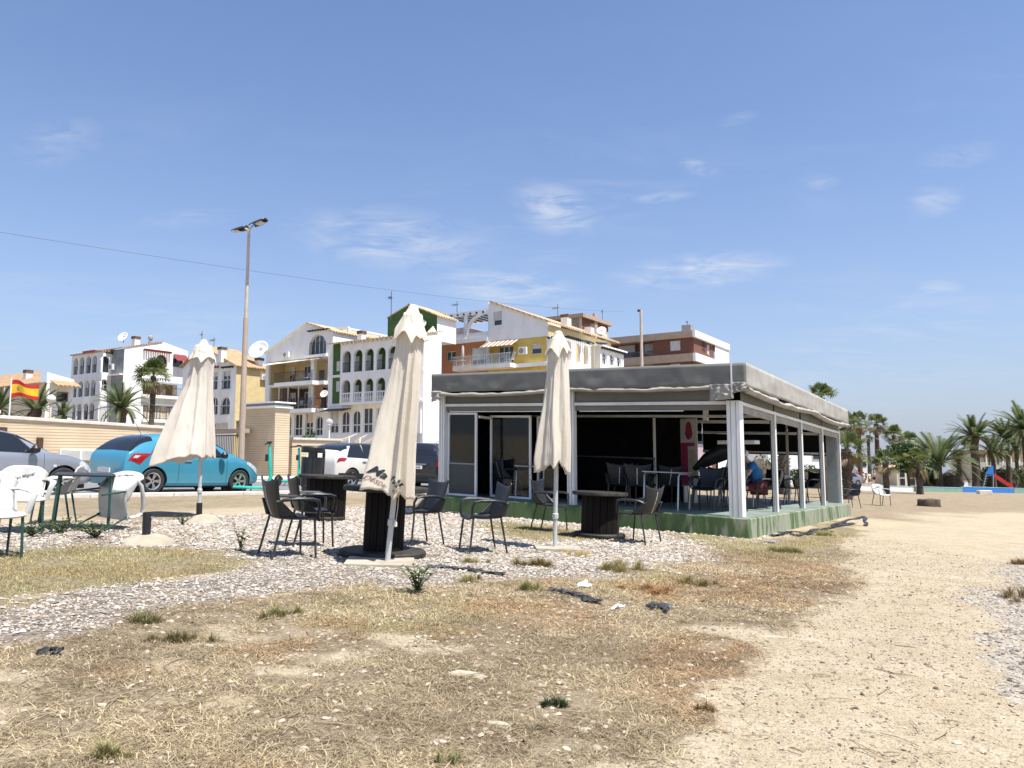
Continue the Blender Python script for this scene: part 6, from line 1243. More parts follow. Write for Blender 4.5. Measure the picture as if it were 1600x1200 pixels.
# white crossover with black roof
CX = [(-2.05, .44, .72, .75, .70), (-2.02, .30, .92, .97, .81), (-1.84, .27, 1.04, 1.26, .85), (-1.6, .26, 1.05, 1.42, .875), (-1.1, .25, 1.04, 1.53, .885), (-.4, .25, 1.02, 1.565, .888), (.2, .25, 1.0, 1.54, .888), (.6, .25, .99, 1.40, .885), (.98, .25, .975, 1.13, .88), (1.2, .26, .965, 1.03, .87), (1.6, .27, .90, .93, .84), (1.9, .30, .76, .78, .76), (2.06, .40, .58, .60, .60)]
rw = gp(545, 762.5); cx = rw + (-NR) * .74 + E2 * 1.28; cx.z = gz(cx.x, cx.y) + .008; bp_ = paint('black_roof_paint', (.012, .014, .018), .2)
white, pat3, _, _ = car('crossover_car', 'white crossover with black roof parked behind the leaning parasol', CX, cx, HEAD, paint('pearl_white_paint', (.72, .69, .62), .1), (-1.28, 1.30), .335, roof_m=(bp_, -1.5, .62), side_win=[(-1.50, -.72, -.76, -1.2), (-.64, .10, .08, -.66), (.18, .86, .44, .16)], rear_win=(-1.80, -1.40, 6.5), front_win=(.60, 1.10, 6.7), doors=(-.68, .14),
    lamps=(('tail_lamp', [(-1.99, 4.2), (-1.66, 4.1), (-1.55, 4.85), (-1.93, 5.0)], M['tail_lamp']), ('head_lamp', [(1.6, 4.2), (1.98, 3.6), (1.95, 4.6), (1.66, 5.2)], M['head_lamp'])), trim=([(-1.9, 2.0), (1.9, 2.0), (1.9, 2.75), (-1.9, 2.75)],))
for s in (-1, 1): MB().b2(-.62 - .2, -.62, s * .889 - .014, s * .889 + .014, .90, .935).build('door_handle', M['steel'], white, bevel=.006)
# dark suv seen from behind
SU = [(-2.10, .42, .92, .98, .78), (-2.06, .30, 1.04, 1.22, .86), (-1.96, .28, 1.08, 1.52, .885), (-1.6, .27, 1.08, 1.68, .90), (-.6, .26, 1.06, 1.72, .905), (.2, .26, 1.05, 1.68, .905), (.7, .26, 1.03, 1.45, .90), (1.05, .27, 1.02, 1.14, .895), (1.6, .28, .96, 1.0, .87), (2.0, .32, .84, .86, .80), (2.15, .42, .62, .64, .66)]
sp = pt(667, 714, 29.5); sp.z = gz(sp.x, sp.y) + .008
suv, pat4, _, _ = car('suv_car', 'dark suv seen from behind, left of the kiosk end post', SU, sp, math.radians(84), paint('dark_grey_paint', (.022, .026, .034), .4), (-1.3, 1.32), .35, side_win=[(-1.75, -.7, -.75, -1.6), (-.6, .75, .40, -.62)], rear_win=(-2.05, -1.70, 6.3), front_win=(.70, 1.08, 6.8), th=.30,
    lamps=(('tail_lamp', [(-2.095, 3.9), (-1.95, 3.9), (-1.90, 5.2), (-2.07, 5.2)], M['tail_lamp']),))
MB().b2(-2.135, -2.115, -.26, .26, .74, .86).build('number_plate', M['white_paint'], suv); mb = MB(); [mb.b2(-2.139, -2.136, -.20 + .055 * i, -.165 + .055 * i, .77, .83) for i in range(8) if i != 4]; mb.build('plate_marks', M['print_dark'], suv)
MB().b2(-2.125, -2.10, -.4, .4, .90, .93).build('chrome_strip', M['steel'], suv); MB().b2(-2.14, -2.0, -.8, .8, .40, .55).build('rear_bumper', M['black_plastic'], suv, bevel=.03)
mb = MB()
for s in (-1, 1): mb.tube([(-1.5, s * .62, 1.72), (-1.3, s * .62, 1.77), (.0, s * .62, 1.78), (.3, s * .62, 1.71)], .018, 6)
mb.build('roof_rail', M['steel'], suv)
# distant cars beyond the play area
for lab, px, py, c, st_ in (('small dark blue car parked beyond the low painted wall', 1397, 756, (.02, .03, .16), HB), ('black car parked far behind the young palm', 1424, 756, (.012, .013, .016), SU), ('distant white car between the blue and the black car', 1410, 756, (.66, .66, .66), HB), ('grey car at the far side of the kiosk end', 1318, 758, (.25, .26, .28), HB)):
    p = gp(px, py); car('distant_car', lab, st_, p, math.radians(200), paint('distant_paint', c), (-1.25, 1.25), .31, side_win=[(-1.2, .6, .25, -.9)], rear_win=(-1.7, -1.2, 6.6), front_win=(.45, 1.0, 6.7), group='cars beyond the play area')

# ------------------------------------------------------------------ scooters, bin, lamps, flag
SCK = 1.2
TEAL = mat('turquoise_paint', (.03, .42, .33), .4, (.05, .48, .38), 3)
def scooter(label, loc, rz):
    r = empty('electric_scooter', label, 'scooter', loc, rz, 'rental scooters', tilt=True); r.scale = (SCK,) * 3
    MB().box((-.05, 0, .14), (.75, .16, .06)).build('deck', TEAL, r, bevel=.02); MB().tube([(.36, 0, .16), (.42, 0, .40), (.34, 0, 1.10)], [.045, .045, .036], 10).build('stem', TEAL, r, smooth=True); MB().bar((.42, 0, .38), (.32, 0, .16), .06).build('neck', TEAL, r, bevel=.01)
    MB().tube([(.30, -.28, 1.12), (.33, 0, 1.16), (.30, .28, 1.12)], .018, 8).build('handlebar', M['black_plastic'], r, smooth=True); MB().box((.30, 0, .82), (.06, .07, .16)).build('battery_box', M['black_plastic'], r, bevel=.01); MB().box((.34, 0, 1.17), (.1, .12, .05)).build('display', M['black_plastic'], r, bevel=.01)
    for x in (.50, -.52): w = empty_part('wheel', r, (x, 0, .125)); q = Matrix.Rotation(PI / 2, 4, 'X'); MB().lathe([(.07, -.025), (.12, -.028), (.125, 0), (.12, .028), (.07, .025)], 18, cap=False).xf(q).build('tyre', M['rubber'], w, smooth=True); MB().lathe([(.075, -.02), (.075, .02), (.01, .022)], 14).xf(q).build('hub', M['dark_iron'], w)
    MB().tube([(.50, 0, .125), (.48, 0, .30), (.42, 0, .38)], .02, 6).build('fork', M['black_plastic'], r); MB().tube([(-.36, 0, .18), (-.52, 0, .28), (-.66, 0, .20)], .03, 6, flat=2).build('rear_mudguard', M['black_plastic'], r); MB().bar((0, .09, .12), (-.05, .17, 0), .02).build('kickstand', M['dark_iron'], r)
scooter('turquoise rental scooter parked in front of the blue car', gp(391, 771.5), math.radians(8)); scooter('turquoise rental scooter mostly hidden behind the litter bin', gp(452, 759), math.radians(70))
bp_ = gp(485, 770.5); lb = empty('litter_bin', 'dark grey street litter bin with hood behind the spool table', 'litter bin', bp_, GRID, tilt=True)
MB().lathe([(.27, .18), (.31, .22), (.32, .98), (.325, 1.04)], 20).build('drum', M['dark_plastic'], lb, smooth=True); MB().lathe([(.33, 1.17), (.345, 1.20), (.34, 1.32), (.30, 1.36), (.02, 1.37)], 20).build('hood', M['dark_plastic'], lb, smooth=True)
for a in (2.4, 5.6, .8): MB().bar((.31 * math.cos(a), .31 * math.sin(a), .02), (.31 * math.cos(a), .31 * math.sin(a), 1.24), .34 if a == 2.4 else .07, .05).build('bracket', M['dark_plastic'], lb)
MB().lathe([(.28, 0), (.26, .18)], 18).build('foot', M['dark_iron'], lb)
def lamp_post(label, base, h, arm, rz, lean=0.0, col='lamp_post_paint'):
    pm = M.setdefault('lamp_post', mat('tan_lamp_post_paint', (.46, .36, .275), .5, (.40, .31, .23), 2)); r = empty('street_lamp', label, 'street lamp', base, rz, 'double-arm street lamps')
    MB().lathe([(.16, 0), (.16, .05), (.10, .10)], 14).build('base_plate', pm, r); MB().tube([(0, 0, 0), (0, 0, h * .3), (0, 0, h * .65)], [.105, .09, .075], 14).build('post', pm, r, smooth=True); MB().tube([(0, 0, h * .64), (0, 0, h)], [.055, .045], 12).build('upper_post', M['lamp_upper'], r, smooth=True)
    for s in (-1, 1):
        MB().tube([(0, 0, h - .06), (s * arm * .5, 0, h + .02), (s * arm, 0, h + .06)], .03, 8).build('arm', M['lamp_upper'], r, smooth=True)
        def head(p): return Vector((s * (arm + p.x), p.y, h + .06 + p.z + p.x * .06))
        o = MB().grid(lambda u, v: head(Vector((.75 * v - .05, (u - .5) * 2 * (.09 + .07 * math.sin(PI * min(1, v * .9 + .08)) ** .6), .10 * math.sin(PI * u) * (1 - .4 * v)))), 13, 12).build('luminaire', M['lamp_head'], r, smooth=True, solid=.03)
        MB().grid(lambda u, v: head(Vector((.28 + .36 * v, (u - .5) * .22, -.03 - .02 * math.sin(PI * u)))), 8, 6).build('lens', M['lamp_lens'], o, smooth=True)
M['lamp_upper'] = mat('pale_lamp_post', (.55, .47, .38), .45, (.46, .39, .31), 3); M['lamp_head'] = mat('dark_blue_luminaire', (.03, .045, .075), .35, (.05, .065, .10), 4); M['lamp_lens'] = mat('clear_lens', (.45, .42, .38), .2)
b0 = pt(377.5, 690, 23.2); b0.z = gz(b0.x, b0.y); tp_ = pt(387.5, 358, 23.2); lamp_post('tall tan double-arm street lamp beside the blue car', b0, tp_.z - b0.z, .22, math.radians(-40))
b1 = pt(929, 700, 40); b1.z = gz(b1.x, b1.y); t1 = pt(929, 538, 40); lamp_post('brown double-arm street lamp behind the kiosk roof', b1, t1.z - b1.z, .30, math.radians(38))
b2_ = pt(1005, 700, 44); b2_.z = gz(b2_.x, b2_.y); t2 = pt(1004, 484, 44); fp2 = empty('mast', 'slim pale mast rising behind the kiosk roof', 'mast', b2_); MB().tube([(0, 0, 0), (0, 0, t2.z - b2_.z)], [.11, .085], 12).build('pole', M['lamp_upper'], fp2, smooth=True); MB().box((-.1, 0, t2.z - b2_.z - .05), (.22, .14, .14)).build('camera_box', M['dark_iron'], fp2, bevel=.02); MB().lathe([(.13, 0), (.13, .12)], 12, (0, 0, (t2.z - b2_.z) * .55)).build('clamp', M['dark_iron'], fp2)
for lab, px, py, Y, hh in (('distant double-arm lamp between the tall fan palms', 1377, 686, 105, None), ('distant lamp post right of the tall fan palms', 1403, 692, 110, None)):
    b = pt(px, 750, Y); b.z = gz(b.x, b.y); t = pt(px, py, Y); lamp_post(lab, b, t.z - b.z, .55, math.radians(12))
# globe lamp and flag behind the wall
gb0 = pt(78, 655, 36); gb0.z = gz(gb0.x, gb0.y); tz = pt(79, 629, 36).z; gl_ = empty('globe_lamp', 'white globe lamp on a slim post behind the boundary wall', 'street lamp', gb0); MB().tube([(0, 0, 0), (0, 0, tz - gb0.z)], .05, 8).build('post', M['cream_wall'], gl_, smooth=True); MB().lathe([(.02, -.2), (.12, -.17), (.19, -.07), (.2, .0), (.19, .07), (.12, .16), (.02, .2)], 18, (0, 0, tz - gb0.z + .18)).build('globe', M['white_paint'], gl_, smooth=True)
gg = pt(514, 690, 41); gg.z = gz(gg.x, gg.y); tz = pt(513, 664, 41).z; g2 = empty('globe_lamp', 'clear globe lamp on a slim post before the green house', 'street lamp', gg); MB().tube([(0, 0, 0), (0, 0, tz - gg.z)], .035, 8).build('post', M['alu'], g2, smooth=True); MB().lathe([(.02, -.2), (.12, -.17), (.19, -.07), (.2, .0), (.19, .07), (.12, .16), (.02, .2)], 18, (0, 0, tz - gg.z + .15)).build('globe', mat('clear_globe', (.6, .62, .62), .1, alpha=.55), g2, smooth=True)
fb = pt(14, 655, 33); fb.z = gz(fb.x, fb.y); ft = pt(13.5, 592, 33).z - fb.z; fl = empty('flag', 'red and yellow striped flag waving on a pale pole at the left edge', 'flag', fb)
MB().tube([(0, 0, 0), (0, 0, ft + .05)], .03, 8).build('pole', M['alu'], fl, smooth=True)
def flagf(u, v): return Vector((1.10 * u + .03, .16 * math.sin(u * 7 + 1) * u, ft - .05 - (.80 - .22 * u) * (1 - v) - .24 * u ** 1.3 + .05 * math.sin(u * 6) + (v - .5) * .18 * math.sin(u * 5 + 2.2) * u))
FR, FY = mat('flag_red', (.52, .02, .02), .8, (.45, .015, .015), 6), mat('flag_yellow', (.80, .50, .02), .8, (.72, .44, .015), 6)
for nm, v0, v1, m in (('red_stripe', 0, .25, FR), ('yellow_stripe', .25, .75, FY), ('red_stripe', .75, 1, FR)): MB().grid(lambda u, v: flagf(u, v0 + (v1 - v0) * v), 30, 8).build(nm, m, fl, smooth=True)
mb = MB(); c_ = [(.22, .5)]; mb.add([flagf(.27 + .075 * math.cos(a), .5 + .13 * math.sin(a)) + Vector((0, -.006, 0)) for a in [i * PI / 8 for i in range(16)]], [tuple(range(16))]).build('crest', mat('flag_crest', (.34, .12, .05), .8, (.55, .40, .2), 20), fl)
# overhead cable
a, b = pt(-30, 358, 24), pt(975, 487, 80); pts = []
for i in range(41): t = i / 40; p = a.lerp(b, t); pts.append(p - Vector((0, 0, 0.55 * 4 * t * (1 - t))))
tag(MB().tube(pts, .0075, 5).build('overhead_cable', M['antenna']), 'thin dark overhead cable crossing the sky to the houses', 'cable')
# ------------------------------------------------------------------ palms
def date_crown(R, n, seed, up=.9, low=-.5, leaf=.20):
    rd = random.Random(seed); mb = MB()
    for i in range(n):
        az = rd.random() * 2 * PI; el = low + (1.45 - low) * (rd.random() ** .75); Lf = R * rd.uniform(.85, 1.12); droop = rd.uniform(.7, 1.25) * (1.1 - .3 * el); p = Vector((.12 * math.cos(az), .12 * math.sin(az), 0)); N_ = 16; pts = [p]
        for k in range(N_):
            e = el - droop * (k / N_) ** 1.2; d = Vector((math.cos(e) * math.cos(az), math.cos(e) * math.sin(az), math.sin(e))); p = p + d * (Lf / N_); pts.append(p)
        side = Vector((-math.sin(az), math.cos(az), 0)); tw = rd.uniform(-.5, .5)
        for k in range(1, N_ + 1):
            d = (pts[k] - pts[k - 1]).normalized(); upv = side.cross(d).normalized() * -1; f = k / N_; ll = R * leaf * (1.0 - .55 * abs(f - .45) * 1.6); w = R * .020
            for s in (-1, 1):
                for sub in (0, .5):
                    b = pts[k - 1].lerp(pts[k], sub); out = (side * s * .8 + d * .75 + upv * (.28 + s * tw * .3) + Vector((0, 0, -.12))).normalized(); q = b + out * ll * rd.uniform(.85, 1.1); a = d * w; mb.add([b - a, b + a, q], [(0, 1, 2)])
            a = side * R * .012; mb.add([pts[k - 1] - a, pts[k - 1] + a, pts[k] + a, pts[k] - a], [(0, 1, 2, 3)])
    return mb
def fan_crown(R, n, seed, lo=-.6, hi=1.45, fan=.52, dead=False):
    rd = random.Random(seed); mb = MB()
    for i in range(n):
        az = rd.random() * 2 * PI; el = lo + (hi - lo) * rd.random() ** .8; d = Vector((math.cos(el) * math.cos(az), math.cos(el) * math.sin(az), math.sin(el))); pl = R * rd.uniform(.42, .62); side = Vector((-math.sin(az), math.cos(az), 0)); q = d * pl - Vector((0, 0, pl * (.12 if not dead else .02))); up = side.cross(d)
        a = side * R * .014; mb.add([-a, a, q + a, q - a], [(0, 1, 2, 3)]); fr = R * fan * rd.uniform(.85, 1.15); K = 15; tilt = rd.uniform(-.35, .35)
        for k in range(K):
            th = (k / (K - 1) - .5) * 3.7; dv = (d * math.cos(th) + side * math.sin(th) + up * (tilt * math.sin(th) + .10)).normalized(); m_ = q + dv * fr * .6; tipv = q + dv * fr * (1 - .12 * abs(th)) - Vector((0, 0, fr * rd.uniform(.10, .34))); w = side * math.cos(th) - d * math.sin(th); w = w.normalized() * fr * .062
            mb.add([q, m_ - w, m_ + w, tipv], [(0, 1, 2), (1, 3, 2)])
    return mb
def trunk_mesh(h, r0, r1, seed, bend=.0, bulge=1.0):
    pts, rs = [], []; n = max(8, int(h * 4))
    for i in range(n + 1):
        t = i / n; pts.append((bend * math.sin(t * 1.6) * h * .1 + .02 * math.sin(t * 9 + seed), .015 * math.cos(t * 8 + seed), h * t)); rs.append((r0 + (r1 - r0) * t) * (1 + .07 * (i % 2)) * (1 + .35 * max(0, .12 - t) * 4) * (bulge if t > .9 else 1))
    return MB().tube(pts, rs, 12)
CROWN = {}
def crown(kind, R, n, seed, **k):
    key = (kind, n, seed, tuple(sorted(k.items())))
    if key not in CROWN: CROWN[key] = (date_crown if kind == 'date' else fan_crown)(1.0, n, seed, **k).mesh('crown', M['date_leaf' if kind == 'date' else ('dry_leaf' if k.get('dead') else 'fan_leaf')])
    return CROWN[key]
def palm(kind, label, px, py_c, Y, Rpx, r0=.2, r1=.17, seed=1, n=None, skirt=0, bend=0.0, group='palms', base_py=None, low=-.5, stubs=False, zb=None):
    c = pt(px, py_c, Y); base = Vector((c.x, c.y, gz(c.x, c.y))); h = c.z - base.z; R = Rpx * Y / F
    r = empty('date_palm' if kind == 'date' else 'fan_palm', label, 'palm', base, random.Random(seed * 7).random() * 6.28, group)
    trunk_mesh(h, r0, r1, seed, bend, 1.25 if kind == 'date' else 1.1).build('trunk', M['trunk'], r, smooth=True, ang=30)
    me = crown('date', 1, n or 46, seed % 3, low=low) if kind == 'date' else crown('fan', 1, n or 30, seed % 3); o = link('crown', me, r); tx = bend * math.sin(1.6) * h * .1; o.location = (tx, 0, h); o.scale = (R,) * 3
    if skirt:
        me = crown('fan', 1, skirt, 10 + seed % 3, lo=-1.5, hi=-.5, dead=True); o = link('dead_leaf_skirt', me, r); o.location = (tx, 0, h - .05); o.scale = (R * .8,) * 3
    if stubs:
        mb = MB(); rd = random.Random(seed)
        for i in range(130): z = h * (.03 + .93 * i / 130); a = i * 2.399; rr = r0 * 1.0; d = Vector((math.cos(a), math.sin(a), .65)).normalized(); mb.tube([Vector((rr * math.cos(a) * .9, rr * math.sin(a) * .9, z)), Vector((rr * math.cos(a), rr * math.sin(a), z)) + d * rd.uniform(.05, .11)], [.05, .025], 4)
        mb.build('leaf_stubs', M['trunk'], r)
    return r
palm('date', 'full date palm in front of the white arcaded house', 190, 637, 48, 44, .30, .30, 1, 40, group='palms behind the boundary wall')
palm('fan', 'fan palm with brown dead leaves behind the boundary wall', 240, 588, 52, 36, .19, .16, 2, 26, 22, group='palms behind the boundary wall')
for lab, px, py, R, s in (('date palm behind the flag at the far left', -4, 640, 40, 3), ('date palm between the flag and the globe lamp', 57, 640, 42, 4), ('small date palm right of the globe lamp', 98, 650, 26, 5)): palm('date', lab, px, py, 44, R, .22, .22, s, 34, group='palms behind the boundary wall')
G_ = 'palms beyond the kiosk'
palm('fan', 'fan palm crown peeping over the kiosk roof edge', 1283, 622, 33, 30, .17, .14, 3, 24, 10, group=G_)
palm('fan', 'stubby rough-trunked fan palm right behind the kiosk end', 1322, 702, 36, 40, .19, .18, 4, 24, 8, group=G_, stubs=True)
for lab, px, py, Y, R, s, sk in (('tall fan palm with dead leaves just right of the kiosk awning', 1322, 662, 108, 24, 5, 20), ('tall fan palm behind the strollers, first clear of the kiosk', 1341, 662, 114, 24, 6, 16), ('tallest clear fan palm standing alone above the strollers', 1368, 662, 116, 22, 7, 12), ('tall fan palm right of the lone tallest one', 1397, 680, 120, 20, 8, 12), ('leafy fan palm left of the dark round tree top', 1421, 690, 122, 20, 9, 14), ('small distant fan palm between two tall ones', 1357, 686, 150, 9, 10, 4), ('slim distant fan palm above the round tree top', 1409, 697, 140, 13, 22, 8), ('slim distant fan palm left of the large low date palm', 1441, 704, 135, 14, 23, 10), ('distant fan palm just left of the tall dark-trunked date palm', 1497, 712, 140, 13, 24, 8)):
    palm('fan', lab, px, py, Y, R, .36, .27, s, 30, sk, group=G_, bend=(.12 if s % 2 else -.05))
palm('fan', 'young fan palm behind the white chair', 1383, 722, 50, 28, .20, .18, 11, 22, 8, group=G_); palm('fan', 'young fan palm with thick bare trunk before the painted wall', 1435, 724, 54, 31, .22, .17, 12, 24, 10, group=G_)
for lab, px, py, Y, R, s, n, r0 in (('large low date palm with arching fronds reaching the ground', 1466, 722, 92, 55, 13, 60, .40), ('tall date palm with dark trunk behind the play area', 1522, 684, 100, 38, 14, 64, .52), ('shorter date palm right of the tall dark-trunked one', 1551, 707, 108, 32, 15, 52, .30), ('broad date palm above the hedge', 1573, 684, 110, 35, 16, 60, .30), ('biggest date palm at the right picture edge', 1601, 672, 98, 45, 17, 64, .42), ('date palm with thin trunk over the house terrace', 1587, 700, 116, 26, 18, 44, .26), ('small hazy date palm left of the white kiosk hut', 1497, 742, 150, 14, 19, 30, .3), ('tiny distant date palm in the gap', 1509, 740, 170, 12, 20, 28, .3), ('distant date palm right edge of the gap', 1516, 733, 160, 14, 21, 28, .3)):
    palm('date', lab, px, py, Y, R, r0, r0 * .85, s, n, group=G_)
# ------------------------------------------------------------------ leafy masses
def leaf_cloud(mb, c, rad, n, size, seed, zmin=-9):
    rd = np.random.RandomState(seed); c = np.array(c)
    lob = rd.normal(0, 1, (14, 3)); lob /= np.linalg.norm(lob, axis=1)[:, None]; lob *= rd.uniform(.45, .8, (14, 1)); lr = rd.uniform(.32, .55, 14)
    for i in range(n):
        k = rd.randint(14); d = rd.normal(0, 1, 3); d /= np.linalg.norm(d); p = (lob[k] + d * lr[k] * rd.uniform(.75, 1.05)) * np.array(rad) + c
        if p[2] < zmin: continue
        a = rd.normal(0, 1, 3); a /= np.linalg.norm(a); b = np.cross(a, rd.normal(0, 1, 3)); b /= np.linalg.norm(b); s = size * rd.uniform(.6, 1.3); mb.add([p - a * s, p + b * s * .5, p + a * s, p - b * s * .5], [(0, 1, 2, 3)])
def bush(name, label, cat, px, py, Y, rx, rz_, n, size, seed, m='hedge', trunk=True):
    c = pt(px, py, Y); base = Vector((c.x, c.y, gz(c.x, c.y))); r = empty(name, label, cat, base); h = c.z - base.z; mb = MB(); leaf_cloud(mb, (0, 0, h), (rx, rx * .8, rz_), n, size, seed, .02); mb.build('crown' if trunk else 'foliage', M[m], r)
    t = MB()
    for a in range(4): t.tube([(0, 0, 0), (.15 * math.cos(a * 1.6), .15 * math.sin(a * 1.6), h * .5), (rx * .4 * math.cos(a * 1.6), rx * .4 * math.sin(a * 1.6), h)], [.16, .11, .04], 6)
    t.build('trunk' if trunk else 'stems', M['bark'], r)
bush('round_tree', 'dense dark green round tree behind the young palms', 'tree', 1418, 712, 90, 3.0, 1.9, 6500, .16, 3)
def hedge(name, label, cat, px, py_top, Y, rx, n, size, seed):
    t = pt(px, py_top, Y); base = Vector((t.x, t.y, gz(t.x, t.y))); h = t.z - base.z; r = empty(name, label, cat, base); mb = MB(); leaf_cloud(mb, (0, 0, h * .42), (rx, rx * .8, h * .62), n, size, seed, .0); mb.build('foliage', M['hedge'], r)
    MB().lathe([(rx * .72, .0), (rx * .78, h * .3), (rx * .62, h * .68), (rx * .2, h * .86)], 14, fn=lambda p: p * (1 + .15 * mnoise.noise(p * 2))).build('inner_branches', M['bark'], r)
hedge('round_shrub', 'green dome shrub at the foot of the large low date palm', 'shrub', 1482, 735, 94, 2.0, 3200, .12, 4)
for k, (px, lab) in enumerate(((1541, 'left end shrub of the clipped hedge behind the slide'), (1560, 'second shrub of the clipped hedge behind the slide'), (1579, 'third shrub of the clipped hedge behind the slide'), (1598, 'hedge shrub cut by the right picture edge'))): hedge('hedge_shrub', lab, 'hedge', px, 730 + 2 * (k == 0), 112, 1.7, 2600, .12, 5 + k)
for k, (px, py, Y, rx, lab) in enumerate(((1185, 712, 55, 1.8, 'leafy shrub seen through the first far opening of the kiosk'), (1262, 730, 60, 1.5, 'green shrub seen through the third side bay of the kiosk'), (1455, 738, 100, 1.8, 'dark low shrub between young palm and dome shrub'), (1335, 736, 120, 2.0, 'shrub behind the strollers'), (482, 682, 38.5, .7, 'small green hedge on the low tan wall'))): hedge('shrub', lab, 'shrub', px, py, Y, rx, 1800, .10, 20 + k)
for k, (px, Y, w) in enumerate(((1222, 40, .28), (1290, 42, .26))): 
    palm('fan', ('rough palm trunk', 'second rough palm trunk')[k] + ' seen through the kiosk bays', px, 652, Y, 24, w, w * .8, 30 + k, 20, 10, group=G_, stubs=True)

# ------------------------------------------------------------------ play area and things beyond
def wall_run(label, pts, hgt, m, dz=0.0, w=.18):
    r = empty('low_painted_wall', label, 'low wall', gp(*pts[0])); b0 = r.location.copy(); P = [gp(*p) for p in pts]
    for a, b in zip(P, P[1:]):
        mb = MB(); d = (b - a).normalized(); s = Vector((-d.y, d.x, 0)) * w / 2; vs = [q - b0 + o + Vector((0, 0, z)) for z in (-.1, hgt) for q, o in ((a, -s), (b, -s), (b, s), (a, s))]; mb.add(vs, [(3, 2, 1, 0), (4, 5, 6, 7), (0, 1, 5, 4), (1, 2, 6, 5), (2, 3, 7, 6), (3, 0, 4, 7)]); mb.build('wall_section', m, r, bevel=.02)
        mb = MB(); vs = [q - b0 + o * 1.25 + Vector((0, 0, z)) for z in (hgt + .002, hgt + .05) for q, o in ((a, -s), (b, -s), (b, s), (a, s))]; mb.add(vs, [(3, 2, 1, 0), (4, 5, 6, 7), (0, 1, 5, 4), (1, 2, 6, 5), (2, 3, 7, 6), (3, 0, 4, 7)]); mb.build('coping', M['pale_blue'], r)
M['pale_blue'] = mat('pale_blue_paint', (.36, .55, .66), .6, (.28, .46, .58), 3); M['blue_paint'] = mat('blue_paint', (.015, .15, .48), .55, (.02, .18, .50), 2); M['teal_paint'] = mat('teal_paint', (.19, .32, .26), .6, (.16, .27, .22), 2)
wall_run('white and blue low wall behind the white chair', [(1338, 766), (1425, 768.5)], .38, M['white_paint']); wall_run('grey green stretch of the low play-area wall', [(1430, 768), (1503, 769)], .38, M['teal_paint']); wall_run('bright blue stretch of the low wall under the slide', [(1503.5, 769), (1583, 770.5)], .48, M['blue_paint']); wall_run('grey green low wall end at the right picture edge', [(1583.5, 770.5), (1660, 772)], .48, M['teal_paint'])
sb = gp(1553, 768); sl_ = empty('playground_slide', 'red slide with a blue tower behind the blue wall', 'slide', sb, 0)
RP = mat('red_slide_plastic', (.50, .02, .02), .4, (.42, .015, .015), 3); k = sb.y / F
def sp_(px, py, dy=0.0): p = pt(px, py, sb.y + dy); return p - sb
mb = MB()
for s in (-.3, .3): mb.bar(sp_(1553, 742, s), sp_(1582, 761, s), .08, .30)
a, b = sp_(1553, 744), sp_(1582, 763); mb.add([a + Vector((0, -.3, 0)), b + Vector((0, -.3, 0)), b + Vector((0, .3, 0)), a + Vector((0, .3, 0))], [(0, 1, 2, 3)]); mb.build('chute', RP, sl_, solid=.03)
mb = MB(); mb.add([sp_(1539, 740, -.4), sp_(1553, 742, -.4), sp_(1552, 728, -.4), sp_(1549, 727, -.4), sp_(1539, 740, .4), sp_(1553, 742, .4), sp_(1552, 728, .4), sp_(1549, 727, .4)], [(0, 1, 2, 3), (4, 5, 6, 7), (0, 1, 5, 4), (1, 2, 6, 5), (2, 3, 7, 6), (3, 0, 4, 7)]); mb.build('blue_hood', M['blue_paint'], sl_)
mb = MB()
for s in (-.35, .35): mb.bar(sp_(1541, 741, s), sp_(1536, 764, s), .07).bar(sp_(1552, 742, s), sp_(1552, 764, s), .07)
mb.build('tower_post', M['steel'], sl_); MB().bar(sp_(1540, 742), sp_(1552, 743), .8, .06).build('platform', M['blue_paint'], sl_)
mb = MB()
for i in range(5): q = sp_(1541 - i, 744 + i * 4); mb.bar(q + Vector((0, -.35, 0)), q + Vector((0, .35, 0)), .05)
mb.build('ladder_rungs', M['steel'], sl_)
blk = MB().box((0, 0, .14), (1.1, .5, .36)).build('concrete_block', M['kerbstone'], None, bevel=.05); blk.location = gp(1538, 772); tag(blk, 'pale concrete block lying before the blue wall', 'block')
mb = MB().lathe([(.46, -.06), (.44, .10), (.43, .27), (.40, .29), (.36, .25), (.02, .25)], 18, fn=lambda p: p * (1 + .12 * mnoise.noise(p * 4))); o = mb.build('tree_stump', M['bark'], None, smooth=True, ang=50); o.location = gp(1452, 791); tag(o, 'low sawn tree stump on the dry ground', 'stump')
hut = empty('white_hut', 'small white hut with red roof edge behind the play area', 'hut', gp(1512, 760), 0); MB().b2(-.9, .9, 0, 1.6, 0, 1.05).build('wall', M['white_paint'], hut); MB().b2(-1.0, 1.0, -.1, 1.7, 1.06, 1.2).build('roof', M['red_trim'], hut); MB().b2(.1, .8, -.02, 0, .15, .9).build('shutter', M['grey_panel'], hut)
